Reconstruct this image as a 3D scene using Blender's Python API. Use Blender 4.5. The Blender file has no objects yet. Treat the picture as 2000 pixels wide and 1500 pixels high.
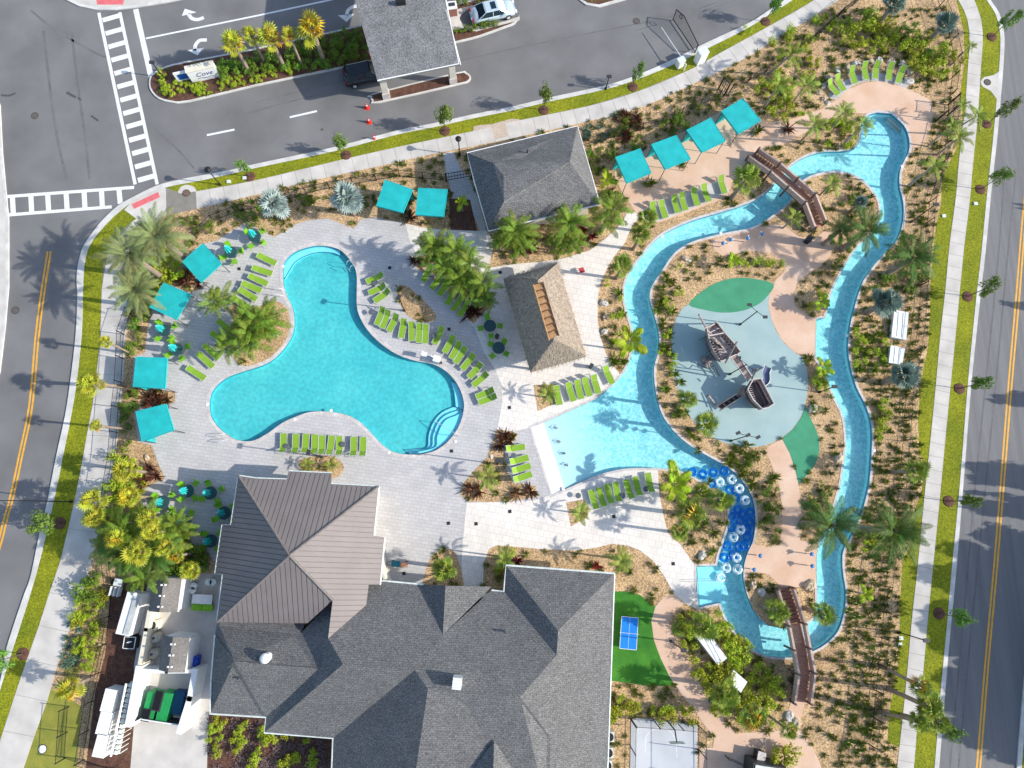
import bpy, math, random
import numpy as np
from mathutils import Vector, Matrix
from mathutils.geometry import delaunay_2d_cdt
random.seed(7)
R = math.radians
SC = bpy.context.scene
# ------------------------------------------------------------ camera
F_PX, CX, CY, H = 1333.0, 1000.0, 750.0, 64.0
_d = Vector((-40.0, -250.0, -F_PX)).normalized()       # where "straight down" falls in the picture
_w = -_d
_x = (Vector((1, 0, 0)) - _w * _w.x).normalized()
_y = _w.cross(_x)
ROT = Matrix((_x, _y, _w))                             # camera axes -> world
cam_d = bpy.data.cameras.new('camera'); cam = bpy.data.objects.new('camera', cam_d)
SC.collection.objects.link(cam)
cam.matrix_world = Matrix.Translation((0, 0, H)) @ ROT.to_4x4()
cam_d.sensor_width = 36; cam_d.lens = 36 * F_PX / 2000.0
cam_d.clip_start = 1; cam_d.clip_end = 3000
SC.camera = cam
# ------------------------------------------------------------ sky and sun
SUN_EL, SUN_AZ = R(31), math.atan2(-0.13, 1.0)          # azimuth as an angle from +X
world = bpy.data.worlds.new('World'); SC.world = world; world.use_nodes = True
wn = world.node_tree.nodes; wl = world.node_tree.links
bg = wn['Background']; sky = wn.new('ShaderNodeTexSky'); sky.sky_type = 'NISHITA'; sky.sun_disc = False
sky.sun_elevation = SUN_EL; sky.sun_rotation = math.pi / 2 - SUN_AZ
wl.new(sky.outputs[0], bg.inputs[0]); bg.inputs[1].default_value = 0.15
sd = bpy.data.lights.new('sun', 'SUN'); sd.energy = 3.45; sd.angle = R(0.6); sd.color = (1, 0.95, 0.86)
sun = bpy.data.objects.new('sun', sd); SC.collection.objects.link(sun)
SUNV = Vector((math.cos(SUN_AZ) * math.cos(SUN_EL), math.sin(SUN_AZ) * math.cos(SUN_EL), math.sin(SUN_EL)))
sun.rotation_euler = SUNV.to_track_quat('Z', 'Y').to_euler(); sun.location = SUNV * 80
SC.view_settings.view_transform = 'Standard'; SC.view_settings.look = 'None'
SC.view_settings.exposure = 0.68; SC.view_settings.gamma = 1; SC.view_settings.use_curve_mapping = False
SC.cycles.max_bounces = 8; SC.cycles.transparent_max_bounces = 12

# ------------------------------------------------------------ helpers
ZG = 0.1
def P(x, y, z=ZG):                                      # photograph point -> place on the plane of height z
    v = Vector(((x - CX) / F_PX, -(y - CY) / F_PX, -1.0))
    v = ROT @ v
    # ROT rows are camera-space vectors of the world axes
    t = (z - H) / v.z
    return Vector((v.x * t, v.y * t, z))
def ray(x, y):
    return ROT @ Vector(((x - CX) / F_PX, -(y - CY) / F_PX, -1.0))
def proj(x, y, z):
    c = ROT.transposed() @ Vector((x, y, z - H))
    return (CX - F_PX * c.x / c.z, CY + F_PX * c.y / c.z)
def px2(pts, z=ZG): return [P(a, b, z) for a, b in pts]
def smooth(pts, n=4, closed=True):
    out = []; N = len(pts)
    for i in range(N if closed else N - 1):
        if closed: a, b, c, d = pts[i - 1], pts[i], pts[(i + 1) % N], pts[(i + 2) % N]
        else: a, b, c, d = pts[max(i - 1, 0)], pts[i], pts[i + 1], pts[min(i + 2, N - 1)]
        for k in range(n):
            t = k / n
            out.append(tuple(0.5 * ((2 * b[j]) + (c[j] - a[j]) * t + (2 * a[j] - 5 * b[j] + 4 * c[j] - d[j]) * t * t + (3 * b[j] - a[j] - 3 * c[j] + d[j]) * t ** 3) for j in range(2)))
    if not closed: out.append(tuple(pts[-1]))
    return out
def area(p): return 0.5 * sum(p[i - 1][0] * p[i][1] - p[i][0] * p[i - 1][1] for i in range(len(p)))
def offset(pts, d):                                     # grow (+) or shrink (-) a closed outline
    s = 1 if area(pts) > 0 else -1
    out = []; N = len(pts)
    for i in range(N):
        a, b, c = pts[i - 1], pts[i], pts[(i + 1) % N]
        e1 = Vector((b[0] - a[0], b[1] - a[1])); e2 = Vector((c[0] - b[0], c[1] - b[1]))
        if e1.length < 1e-6 or e2.length < 1e-6: continue
        e1.normalize(); e2.normalize()
        n = Vector((e1.y, -e1.x)) + Vector((e2.y, -e2.x))
        if n.length < 1e-3: continue
        n.normalize(); m = max(0.6, n.dot(Vector((e1.y, -e1.x))))
        out.append((b[0] + s * n.x * d / m, b[1] + s * n.y * d / m))
    return out
def inside(p, x, y):
    c = False; j = len(p) - 1
    for i in range(len(p)):
        xi, yi = p[i][0], p[i][1]; xj, yj = p[j][0], p[j][1]
        if (yi > y) != (yj > y) and x < (xj - xi) * (y - yi) / (yj - yi) + xi: c = not c
        j = i
    return c
# materials --------------------------------------------------
def lin(c): return tuple((v / 255 / 12.92 if v / 255 <= .04045 else ((v / 255 + .055) / 1.055) ** 2.4) for v in c)
MATS = {}
def mat(name, col, rough=0.8, var=0.12, scale=3.0, bump=0.0, bscale=40.0, metal=0.0, col2=None, fine=0.0, fscale=60., spec=0.3, trans=0.0, detail=6, coat=0, streak=None, contrast=1.0):
    if name in MATS: return MATS[name]
    m = bpy.data.materials.new(name); m.use_nodes = True; MATS[name] = m
    nt = m.node_tree; N = nt.nodes; L = nt.links; b = N['Principled BSDF']
    b.inputs['Roughness'].default_value = rough; b.inputs['Metallic'].default_value = metal
    b.inputs['Specular IOR Level'].default_value = spec
    if trans: b.inputs['Transmission Weight'].default_value = trans
    if coat: b.inputs['Coat Weight'].default_value = coat
    tc = N.new('ShaderNodeTexCoord'); src = tc.outputs['Object']
    if streak:
        mp = N.new('ShaderNodeMapping'); mp.inputs['Scale'].default_value = streak; L.new(src, mp.inputs[0]); src = mp.outputs[0]
    c2 = col2 if col2 else tuple(v * (1 - var * 2) for v in col); c1 = col if col2 else tuple(min(1, v * (1 + var)) for v in col)
    nz = N.new('ShaderNodeTexNoise'); nz.inputs['Scale'].default_value = scale; nz.inputs['Detail'].default_value = detail; L.new(src, nz.inputs[0])
    rmp = N.new('ShaderNodeMapRange'); rmp.inputs[1].default_value = .5 - .22 / contrast; rmp.inputs[2].default_value = .5 + .22 / contrast; L.new(nz.outputs[0], rmp.inputs[0])
    mx = N.new('ShaderNodeMix'); mx.data_type = 'RGBA'; mx.inputs[6].default_value = (*c2, 1); mx.inputs[7].default_value = (*c1, 1); L.new(rmp.outputs[0], mx.inputs[0])
    out = mx.outputs[2]
    if fine:
        f = N.new('ShaderNodeTexNoise'); f.inputs['Scale'].default_value = fscale; f.inputs['Detail'].default_value = 3; L.new(src, f.inputs[0])
        r2 = N.new('ShaderNodeMapRange'); r2.inputs[1].default_value = .3; r2.inputs[2].default_value = .7; r2.inputs[3].default_value = 1 - fine; r2.inputs[4].default_value = 1 + fine * .6; L.new(f.outputs[0], r2.inputs[0])
        m2 = N.new('ShaderNodeVectorMath'); m2.operation = 'SCALE'; L.new(out, m2.inputs[0]); L.new(r2.outputs[0], m2.inputs['Scale']); out = m2.outputs[0]
    L.new(out, b.inputs['Base Color'])
    if bump:
        bn = N.new('ShaderNodeTexNoise'); bn.inputs['Scale'].default_value = bscale; bn.inputs['Detail'].default_value = 4; L.new(src, bn.inputs[0])
        bp = N.new('ShaderNodeBump'); bp.inputs['Strength'].default_value = bump; bp.inputs['Distance'].default_value = .05; L.new(bn.outputs[0], bp.inputs['Height']); L.new(bp.outputs[0], b.inputs['Normal'])
    return m
def bsdf(m): return m.node_tree.nodes['Principled BSDF']
def add_brick(m, scale, w, h, mortar, dark, rot=0.0, offset_=.5, vary=.12):
    """paver or tile joints multiplied into the base colour and pressed into the relief"""
    nt = m.node_tree; N = nt.nodes; L = nt.links; b = bsdf(m)
    src = b.inputs['Base Color'].links[0].from_socket
    tc = N.new('ShaderNodeTexCoord'); mp = N.new('ShaderNodeMapping'); mp.inputs['Rotation'].default_value = (0, 0, rot); L.new(tc.outputs['Object'], mp.inputs[0])
    br = N.new('ShaderNodeTexBrick'); br.inputs['Scale'].default_value = scale; br.inputs['Brick Width'].default_value = w; br.inputs['Row Height'].default_value = h
    br.inputs['Mortar Size'].default_value = mortar; br.offset = offset_; br.inputs['Mortar Smooth'].default_value = .2
    br.inputs['Color1'].default_value = (1, 1, 1, 1); br.inputs['Color2'].default_value = (1 - vary, 1 - vary, 1 - vary, 1); br.inputs['Mortar'].default_value = (dark, dark, dark, 1)
    L.new(mp.outputs[0], br.inputs[0])
    mu = N.new('ShaderNodeVectorMath'); mu.operation = 'MULTIPLY'; L.new(src, mu.inputs[0]); L.new(br.outputs[0], mu.inputs[1]); L.new(mu.outputs[0], b.inputs['Base Color'])
    return m
# meshes -----------------------------------------------------
COL = SC.collection
def mesh(name, v, f, m=None, smooth_=False):
    me = bpy.data.meshes.new(name); me.from_pydata([tuple(a) for a in v], [], f); me.update()
    if m: me.materials.append(m)
    if smooth_: me.polygons.foreach_set('use_smooth', [True] * len(me.polygons))
    return me
def link(name, me, parent=None, loc=None, rot=None, scale=None, kind=None):
    o = bpy.data.objects.new(name, me); COL.objects.link(o)
    if parent: o.parent = parent
    if loc is not None: o.location = loc
    if rot is not None: o.rotation_euler = rot
    if scale is not None: o.scale = scale if hasattr(scale, '__len__') else (scale,) * 3
    if kind: o['kind'] = kind
    return o
def wpart(name, me, parent, kind=None):                 # a part whose mesh is in world coordinates
    o = link(name, me, parent, kind=kind); o.matrix_parent_inverse = (Matrix.Translation(parent.location) @ parent.rotation_euler.to_matrix().to_4x4()).inverted(); return o
def thing(name, label, cat, loc=(0, 0, 0), rz=0, group=None):
    o = bpy.data.objects.new(name, None); COL.objects.link(o); o.empty_display_size = .3
    o.location = loc; o.rotation_euler = (0, 0, rz); o['label'] = label; o['category'] = cat
    if group: o['group'] = group
    return o
def tag(o, label, cat, group=None):
    o['label'] = label; o['category'] = cat
    if group: o['group'] = group
    return o
def copytree(o, loc, rz, label=None):
    c = o.copy(); COL.objects.link(c); c.location = loc; c.rotation_euler = (0, 0, rz)
    if label: c['label'] = label
    for ch in list(o.children):
        d = ch.copy(); COL.objects.link(d); d.parent = c
        for g in list(ch.children):
            e = g.copy(); COL.objects.link(e); e.parent = d
    return c
class MB:
    def __init__(s): s.v = []; s.f = []
    def add(s, v, f):
        n = len(s.v); s.v += [tuple(a) for a in v]; s.f += [tuple(i + n for i in q) for q in f]; return s
    def box(s, c, d, rz=0, M=None):
        hx, hy, hz = d[0] / 2, d[1] / 2, d[2] / 2; ca, sa = math.cos(rz), math.sin(rz)
        v = []
        for z in (-hz, hz):
            for x, y in ((-hx, -hy), (hx, -hy), (hx, hy), (-hx, hy)):
                q = Vector((x * ca - y * sa + c[0], x * sa + y * ca + c[1], z + c[2])); v.append(M @ q if M else q)
        return s.add(v, [(3, 2, 1, 0), (4, 5, 6, 7), (0, 1, 5, 4), (1, 2, 6, 5), (2, 3, 7, 6), (3, 0, 4, 7)])
    def tube(s, pts, r, n=6, r2=None, cap=True):
        pts = [Vector(p) for p in pts]; K = len(pts); v = []; f = []
        for i, p in enumerate(pts):
            d = (pts[min(i + 1, K - 1)] - pts[max(i - 1, 0)]).normalized()
            u = d.orthogonal() if i == 0 else (u - d * u.dot(d))
            u.normalize(); w = d.cross(u); rr = r if r2 is None else r + (r2 - r) * i / (K - 1)
            if isinstance(r, (list, tuple)): rr = r[i]
            for k in range(n):
                a = 2 * math.pi * k / n; v.append(p + (u * math.cos(a) + w * math.sin(a)) * rr)
        for i in range(K - 1):
            for k in range(n):
                a = i * n + k; b = i * n + (k + 1) % n; f.append((a, b, b + n, a + n))
        if cap: f.append(tuple(range(n - 1, -1, -1))); f.append(tuple(range((K - 1) * n, K * n)))
        return s.add(v, f)
    def prism(s, poly, z0, z1):
        if area([(p[0], p[1]) for p in poly]) < 0: poly = list(reversed(poly))
        n = len(poly); v = [(p[0], p[1], z0) for p in poly] + [(p[0], p[1], z1) for p in poly]
        f = [tuple(range(n - 1, -1, -1)), tuple(range(n, 2 * n))] + [(i, (i + 1) % n, (i + 1) % n + n, i + n) for i in range(n)]
        return s.add(v, f)
    def lathe(s, prof, n=16, c=(0, 0, 0)):
        v = []; f = []
        for r_, z in prof:
            for k in range(n):
                a = 2 * math.pi * k / n; v.append((c[0] + r_ * math.cos(a), c[1] + r_ * math.sin(a), c[2] + z))
        for i in range(len(prof) - 1):
            for k in range(n):
                a = i * n + k; b = i * n + (k + 1) % n; f.append((a, b, b + n, a + n))
        f.append(tuple(range(n - 1, -1, -1))); f.append(tuple(range((len(prof) - 1) * n, len(prof) * n)))
        return s.add(v, f)
    def mesh(s, name, m, sm=False): return mesh(name, s.v, s.f, m, sm)
    def part(s, name, m, parent, sm=False, kind=None): return link(name, s.mesh(name, m, sm), parent, kind=kind)
    def wpart(s, name, m, parent, sm=False, kind=None): return wpart(name, s.mesh(name, m, sm), parent, kind)
ORD = ['first', 'second', 'third', 'fourth', 'fifth', 'sixth', 'seventh', 'eighth', 'ninth', 'tenth', 'eleventh', 'twelfth', 'thirteenth', 'fourteenth', 'fifteenth', 'sixteenth', 'seventeenth', 'eighteenth', 'nineteenth', 'twentieth']
ORD += ['twenty-' + o for o in ORD[:9]] + ['thirtieth'] + ['thirty-' + o for o in ORD[:9]] + ['fortieth'] + ['forty-' + o for o in ORD[:9]] + ['fiftieth'] + ['fifty-' + o for o in ORD[:9]]
NUM = ['zero', 'one', 'two', 'three', 'four', 'five', 'six', 'seven', 'eight', 'nine', 'ten', 'eleven', 'twelve', 'thirteen', 'fourteen', 'fifteen', 'sixteen', 'seventeen', 'eighteen', 'nineteen', 'twenty']

# ------------------------------------------------------------ materials
M_ = {}
M_['asphalt'] = mat('asphalt', (.20, .195, .193), .9, .13, .22, bump=.25, bscale=60, fine=.16, fscale=30, detail=9)
M_['asphalt_e'] = mat('asphalt with wheel tracks', (.20, .195, .197), .9, .10, 1.0, bump=.25, bscale=60, fine=.10, fscale=30, detail=5, streak=(1.6, .05, 1))
M_['road_dark'] = mat('asphalt worn', (.09, .09, .095), .9, .1, .3, fine=.1)
M_['lawn'] = mat('lawn grass', (.31, .315, .012), .95, .1, .35, bump=.6, bscale=30, col2=(.15, .19, .008), fine=.5, fscale=7, contrast=.8)
M_['lawn_dry'] = mat('dry lawn grass', (.36, .33, .06), .95, .1, .9, bump=.6, bscale=30, col2=(.22, .24, .04), fine=.3, fscale=22)
M_['turf'] = mat('putting turf', (.07, .25, .025), .95, .1, .9, col2=(.03, .16, .02), fine=.15, fscale=40)
M_['walk'] = mat('pale concrete', (.60, .56, .51), .9, .1, .6, fine=.07, fscale=25, bump=.1)
M_['walk_joint'] = mat('concrete joint', (.25, .23, .2), .95, .1, 1)
M_['kerb'] = mat('kerb concrete', (.64, .62, .58), .9, .12, .8, fine=.12, fscale=15)
M_['mulch'] = mat('straw mulch', (.72, .49, .27), .95, .1, .5, bump=.9, bscale=25, col2=(.44, .29, .15), fine=.62, fscale=7, detail=10)
M_['dark_mulch'] = mat('brown bark mulch', (.20, .095, .06), .95, .1, 2.2, bump=.9, bscale=25, col2=(.09, .045, .035), fine=.6, fscale=14)
M_['deck'] = add_brick(mat('grey paver deck', (.56, .54, .53), .85, .05, .6, fine=.07, fscale=12, bump=.1), 1, .62, .31, .022, .74, R(8), vary=.10)
M_['beige'] = add_brick(mat('ivory paver deck', (.82, .76, .69), .85, .05, .8, fine=.06, fscale=12, bump=.1), 1, .6, .6, .022, .76, R(12), vary=.08)
M_['pink'] = mat('terracotta stained concrete', (.74, .55, .42), .85, .1, .45, col2=(.62, .38, .25), fine=.08, fscale=10, contrast=.8, bump=.1)
M_['coping'] = mat('pool coping', (.62, .57, .54), .8, .12, 2, fine=.15, fscale=8)
M_['ltblue'] = mat('pale blue rubber surfacing', (.38, .50, .49), .9, .05, .5, col2=(.31, .43, .43), fine=.10, fscale=40)
M_['green_rub'] = mat('green rubber surfacing', (.075, .33, .18), .9, .1, .8, col2=(.055, .26, .14), fine=.12, fscale=30)
M_['court'] = mat('court surface', (.58, .60, .62), .9, .05, .5)
M_['sand'] = mat('pinkish sand', (.62, .50, .42), .95, .1, 1, col2=(.50, .40, .30), fine=.3, fscale=8)
M_['track'] = mat('tyre darkened asphalt', (.165, .16, .16), .9, .1, .6, fine=.2, fscale=6)
M_['paint'] = mat('white road paint', (.80, .80, .78), .7, .06, 1.5, fine=.18, fscale=9)
M_['yellow'] = mat('yellow road paint', (.85, .42, .04), .7, .1, 2, fine=.2, fscale=9)
M_['red_pad'] = mat('red tactile paving', (.72, .16, .17), .8, .08, 2, fine=.2, fscale=20)
# ------------------------------------------------------------ ground plan (outlines read off the photograph, set on the ground)
F1 = [(-110, 1700), (-55, 1500), (0, 1332), (13, 1265), (45, 1167), (60, 1125), (77, 1042), (92, 982), (110, 890), (127, 812), (137, 747), (147, 662), (151, 587), (150, 535), (160, 487), (180, 455), (200, 430), (230, 402), (265, 382), (307, 362), (350, 351), (380, 345), (450, 332), (500, 320), (650, 288), (775, 255), (850, 240), (925, 223), (1000, 208), (1075, 190), (1200, 162), (1295, 125), (1380, 83), (1462, 45), (1500, 21), (1560, -20), (1700, -130)]
B1 = [(-100, 1700), (-45, 1500), (0, 1348), (27, 1262), (70, 1125), (100, 1002), (115, 932), (127, 872), (140, 807), (150, 745), (160, 650), (162, 575), (165, 517), (175, 480), (195, 452), (220, 425), (250, 400), (277, 381), (320, 367), (352, 360), (385, 354), (450, 340), (500, 328), (650, 296), (775, 263), (850, 248), (925, 231), (1000, 216), (1075, 198), (1200, 170), (1295, 135), (1385, 93), (1462, 54), (1500, 30), (1565, -12), (1705, -122)]
L1 = [(-100, 60), (-20, 150), (0, 205), (5, 300), (12, 375), (17, 430), (17, 560), (10, 640), (0, 725), (-30, 830), (-80, 1000), (-130, 1150), (-200, 1350), (-300, 1700)]
F2 = [(1880, -300), (1925, -30), (1935, 0), (1952, 27), (1961, 65), (1961, 105), (1956, 175), (1947, 275), (1936, 375), (1925, 490), (1914, 587), (1897, 750), (1882, 940), (1867, 1120), (1857, 1225), (1846, 1350), (1834, 1500), (1815, 1700)]
B2 = [(1868, -300), (1915, -30), (1927, 0), (1944, 27), (1953, 65), (1953, 105), (1948, 175), (1939, 275), (1928, 375), (1917, 490), (1906, 587), (1890, 750), (1875, 940), (1858, 1120), (1849, 1225), (1837, 1350), (1825, 1500), (1805, 1700)]
R2 = [(2060, -300), (2110, -30), (2112, 100), (2095, 375), (2060, 750), (2033, 1000), (2012, 1200), (2000, 1337), (1990, 1450), (1985, 1520), (1965, 1700)]
sF1, sB1, sF2, sB2 = (smooth(q, 3, False) for q in (F1, B1, F2, B2))
road_main = sF1 + [(1750, -500), (-700, -500), (-700, 60)] + L1
road_right = sF2 + list(reversed(R2))
TC = [(60, -300), (95, -60), (130, 0), (155, 12), (190, 19), (225, 19), (262, 15), (325, 5), (350, 0), (900, -120), (1750, -420), (1700, -800), (60, -800)]
walkT_u = [(324, 366), (352, 378), (382, 374), (500, 352), (675, 310), (800, 282), (925, 256), (1000, 238), (1150, 207), (1250, 177), (1350, 135), (1400, 107), (1500, 52), (1590, 0), (1700, -80)]
walkT_l = [(325, 420), (355, 414), (387, 407), (500, 380), (600, 355), (750, 322), (862, 297), (925, 285), (1000, 270), (1125, 242), (1250, 210), (1350, 165), (1425, 130), (1500, 87), (1638, 0), (1740, -70)]
walkL_l = [(266, 427), (240, 448), (215, 482), (202, 520), (198, 587), (196, 657), (192, 700), (186, 750), (181, 790), (173, 830), (161, 900), (147, 970), (132, 1037), (110, 1125), (102, 1140), (82, 1205), (57, 1275), (25, 1370), (0, 1447), (-40, 1570)]
walkL_r = [(325, 420), (300, 432), (270, 462), (252, 500), (248, 530), (250, 590), (247, 640), (243, 700), (240, 750), (236, 790), (230, 850), (222, 910), (213, 960), (195, 1037), (172, 1120), (157, 1167), (130, 1245), (107, 1315), (90, 1375), (67, 1437), (46, 1500), (10, 1600)]
walkR_l = [(1845, -60), (1872, 0), (1888, 32), (1894, 75), (1890, 137), (1885, 212), (1880, 250), (1872, 325), (1867, 385), (1855, 475), (1846, 570), (1837, 650), (1828, 750), (1817, 862), (1805, 975), (1791, 1120), (1782, 1200), (1772, 1312), (1762, 1412), (1752, 1500), (1738, 1620)]
walkR_r = [(1880, -60), (1903, 0), (1915, 32), (1920, 75), (1916, 130), (1910, 225), (1900, 325), (1895, 385), (1884, 475), (1875, 565), (1867, 650), (1857, 750), (1846, 862), (1835, 980), (1822, 1110), (1812, 1212), (1802, 1325), (1792, 1412), (1785, 1500), (1772, 1620)]
lawn_in = [(1845, -60), (1868, 0), (1882, 60), (1884, 120), (1874, 190), (1880, 220), (1875, 260), (1868, 290), (1853, 320), (1840, 350), (1838, 400), (1828, 440), (1822, 500), (1817, 560), (1816, 620), (1812, 680), (1800, 740), (1795, 790), (1793, 830), (1795, 880), (1806, 910), (1800, 960), (1785, 1000), (1780, 1060), (1762, 1100), (1758, 1180), (1755, 1290), (1750, 1330), (1738, 1380), (1733, 1450), (1757, 1460), (1745, 1530), (1735, 1620)]

POOL = [(556, 512), (572, 495), (595, 485), (620, 480), (645, 482), (665, 489), (680, 503), (692, 520), (697, 540), (697, 565), (697, 595), (702, 617), (718, 645), (745, 672), (775, 692), (812, 705), (845, 711), (872, 726), (893, 750), (905, 780), (905, 805), (895, 835), (875, 862), (850, 880), (820, 887), (787, 887), (762, 880), (740, 862), (720, 840), (700, 822), (675, 810), (640, 804), (605, 805), (575, 815), (550, 827), (525, 845), (500, 859), (480, 862), (457, 857), (435, 842), (417, 822), (410, 800), (412, 772), (425, 752), (447, 736), (475, 726), (512, 714), (537, 700), (562, 672), (574, 645), (575, 617), (570, 597), (559, 575), (554, 553), (553, 530)]
RIV_a = [(1740, 222), (1765, 245), (1775, 270), (1775, 295), (1765, 315), (1757, 337), (1757, 365), (1763, 390), (1765, 415), (1762, 440), (1752, 467), (1732, 490), (1707, 518), (1685, 550), (1670, 595), (1660, 637), (1656, 675), (1660, 712), (1672, 755), (1687, 785), (1700, 820), (1703, 855), (1701, 900), (1697, 945), (1687, 987), (1675, 1020), (1660, 1052), (1647, 1075), (1645, 1100), (1647, 1125), (1651, 1150), (1651, 1178), (1646, 1207), (1635, 1235), (1612, 1258), (1587, 1272), (1560, 1282), (1530, 1284), (1500, 1281), (1480, 1274), (1462, 1262), (1440, 1240), (1424, 1218), (1411, 1192)]
RIV_b = [(1407, 1177), (1365, 1186), (1360, 1150), (1360, 1106), (1400, 1105)]
RIV_c = [(1404, 1085), (1416, 1050), (1425, 1020), (1423, 990), (1410, 967), (1390, 950), (1362, 935), (1337, 922), (1300, 915), (1262, 914), (1225, 915), (1187, 922), (1150, 935), (1112, 952)]
RIV_d = [(1078, 966), (1037, 835)]
RIV_e = [(1070, 822), (1125, 797), (1162, 780), (1192, 757), (1210, 738), (1222, 722), (1232, 697), (1237, 670), (1235, 642), (1226, 612), (1220, 587), (1220, 560), (1230, 533), (1250, 505), (1275, 475), (1300, 455), (1350, 432), (1400, 417), (1460, 398), (1500, 375), (1520, 350), (1537, 332), (1555, 317), (1580, 304), (1607, 297), (1637, 296), (1662, 293), (1675, 284), (1682, 263), (1684, 240), (1695, 226), (1712, 220)]
RIVER = smooth(RIV_a, 3, False) + RIV_b + smooth(RIV_c, 3, False) + RIV_d + smooth(RIV_e, 3, False)
ISL = [(1560, 362), (1575, 347), (1600, 338), (1630, 334), (1660, 338), (1685, 351), (1706, 373), (1718, 395), (1719, 420), (1708, 448), (1690, 467), (1675, 483), (1657, 508), (1640, 538), (1627, 565), (1618, 590), (1612, 620), (1594, 624), (1591, 655), (1592, 695), (1603, 712), (1612, 735), (1621, 755), (1632, 780), (1645, 807), (1651, 837), (1652, 870), (1648, 905), (1642, 945), (1632, 982), (1620, 1015), (1607, 1045), (1597, 1065), (1595, 1090), (1594, 1125), (1596, 1160), (1594, 1195), (1584, 1214), (1560, 1223), (1530, 1227), (1505, 1222), (1487, 1212), (1470, 1188), (1458, 1158), (1452, 1130), (1453, 1105), (1460, 1080), (1470, 1058), (1475, 1025), (1474, 995), (1467, 967), (1450, 940), (1425, 915), (1390, 895), (1350, 872), (1320, 847), (1297, 817), (1285, 787), (1279, 755), (1277, 720), (1285, 687), (1287, 657), (1282, 632), (1275, 607), (1269, 587), (1270, 567), (1280, 547), (1295, 525), (1310, 502), (1327, 486), (1352, 472), (1390, 461), (1425, 453), (1462, 446), (1490, 433), (1520, 412), (1545, 390)]
ISL = smooth(ISL, 3)
POOLS = smooth(POOL, 3)
deck_grey = [(486, 432), (507, 450), (535, 463), (560, 450), (580, 437), (605, 430), (640, 427), (662, 435), (690, 447), (705, 428), (735, 425), (792, 436), (800, 470), (815, 500), (835, 530), (865, 560), (885, 590), (917, 630), (926, 640), (935, 660), (945, 687), (967, 722), (980, 752), (981, 785), (975, 820), (971, 838), (1000, 843), (1037, 835), (1078, 966), (1050, 976), (1000, 980), (912, 982), (907, 1025), (902, 1082), (903, 1145), (820, 1145), (740, 1130), (600, 1100), (420, 1100), (412, 1087), (370, 1057), (337, 1040), (297, 1010), (262, 970), (295, 947), (322, 935), (307, 900), (297, 870), (270, 862), (262, 800), (300, 788), (342, 786), (342, 765), (258, 757), (262, 697), (283, 690), (287, 655), (290, 640), (297, 608), (290, 600), (318, 550), (372, 572), (395, 562), (385, 550), (352, 520), (356, 508), (390, 478), (425, 470), (445, 455), (462, 446)]
beige_n = [(792, 436), (825, 445), (870, 449), (950, 452), (965, 470), (955, 523), (1000, 516), (1050, 512), (1100, 505), (1150, 490), (1180, 468), (1200, 450), (1215, 435), (1225, 415), (1257, 415), (1235, 440), (1220, 475), (1200, 500), (1185, 525), (1172, 555), (1167, 587), (1167, 625), (1172, 657), (1185, 695), (1200, 718), (1214, 736), (1190, 762), (1160, 783), (1120, 803), (1070, 825), (1037, 835), (1000, 843), (971, 838), (975, 820), (981, 785), (980, 752), (967, 722), (945, 687), (935, 660), (926, 640), (917, 630), (885, 590), (865, 560), (835, 530), (815, 500), (800, 470)]
beige_s = [(912, 982), (1000, 980), (1050, 976), (1078, 966), (1112, 955), (1150, 939), (1187, 926), (1225, 919), (1262, 917), (1285, 915), (1287, 962), (1297, 1012), (1305, 1042), (1330, 1065), (1348, 1092), (1360, 1106), (1360, 1150), (1362, 1190), (1337, 1178), (1315, 1158), (1297, 1125), (1275, 1095), (1250, 1075), (1225, 1065), (1195, 1062), (1162, 1070), (1125, 1075), (1050, 1072), (1000, 1067), (970, 1065), (955, 1072), (945, 1100), (943, 1145), (903, 1145), (902, 1082), (907, 1025)]
pink_cab = [(1213, 372), (1200, 345), (1202, 320), (1262, 292), (1345, 252), (1415, 214), (1455, 192), (1487, 233), (1500, 240), (1550, 232), (1605, 213), (1637, 192), (1652, 176), (1687, 162), (1720, 158), (1752, 163), (1775, 175), (1820, 197), (1822, 237), (1807, 275), (1783, 295), (1778, 270), (1765, 243), (1740, 220), (1712, 216), (1692, 222), (1662, 220), (1640, 222), (1600, 245), (1567, 262), (1537, 280), (1500, 290), (1475, 302), (1455, 320), (1432, 348), (1420, 385), (1350, 412), (1290, 434), (1262, 434), (1245, 420), (1232, 400)]
pink_isl = [(1390, 470), (1430, 457), (1465, 450), (1500, 438), (1530, 440), (1560, 462), (1590, 467), (1617, 447), (1628, 460), (1630, 480), (1620, 502), (1600, 522), (1575, 537), (1557, 552), (1550, 575), (1552, 597), (1575, 615), (1594, 624), (1592, 695), (1570, 694), (1550, 687), (1525, 662), (1507, 625), (1500, 592), (1505, 570), (1515, 547), (1535, 528), (1525, 510), (1505, 495), (1470, 490), (1410, 500), (1395, 487)]
play_blue = smooth([(1347, 594), (1325, 613), (1313, 650), (1312, 690), (1318, 740), (1335, 790), (1360, 830), (1395, 856), (1430, 869), (1470, 873), (1505, 866), (1540, 845), (1565, 812), (1576, 770), (1577, 730), (1568, 700), (1550, 687), (1525, 662), (1507, 625), (1500, 592), (1503, 575), (1480, 595), (1450, 607), (1412, 611), (1375, 605)], 3)
green1 = smooth([(1345, 595), (1370, 570), (1400, 552), (1437, 543), (1475, 545), (1511, 555), (1500, 577), (1480, 595), (1450, 607), (1412, 611), (1375, 605)], 3)
green2 = [(1572, 792), (1582, 815), (1592, 835), (1600, 857), (1600, 880), (1595, 900), (1585, 917), (1570, 935), (1560, 944), (1552, 912), (1542, 885), (1527, 857), (1550, 837), (1565, 815)]
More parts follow.
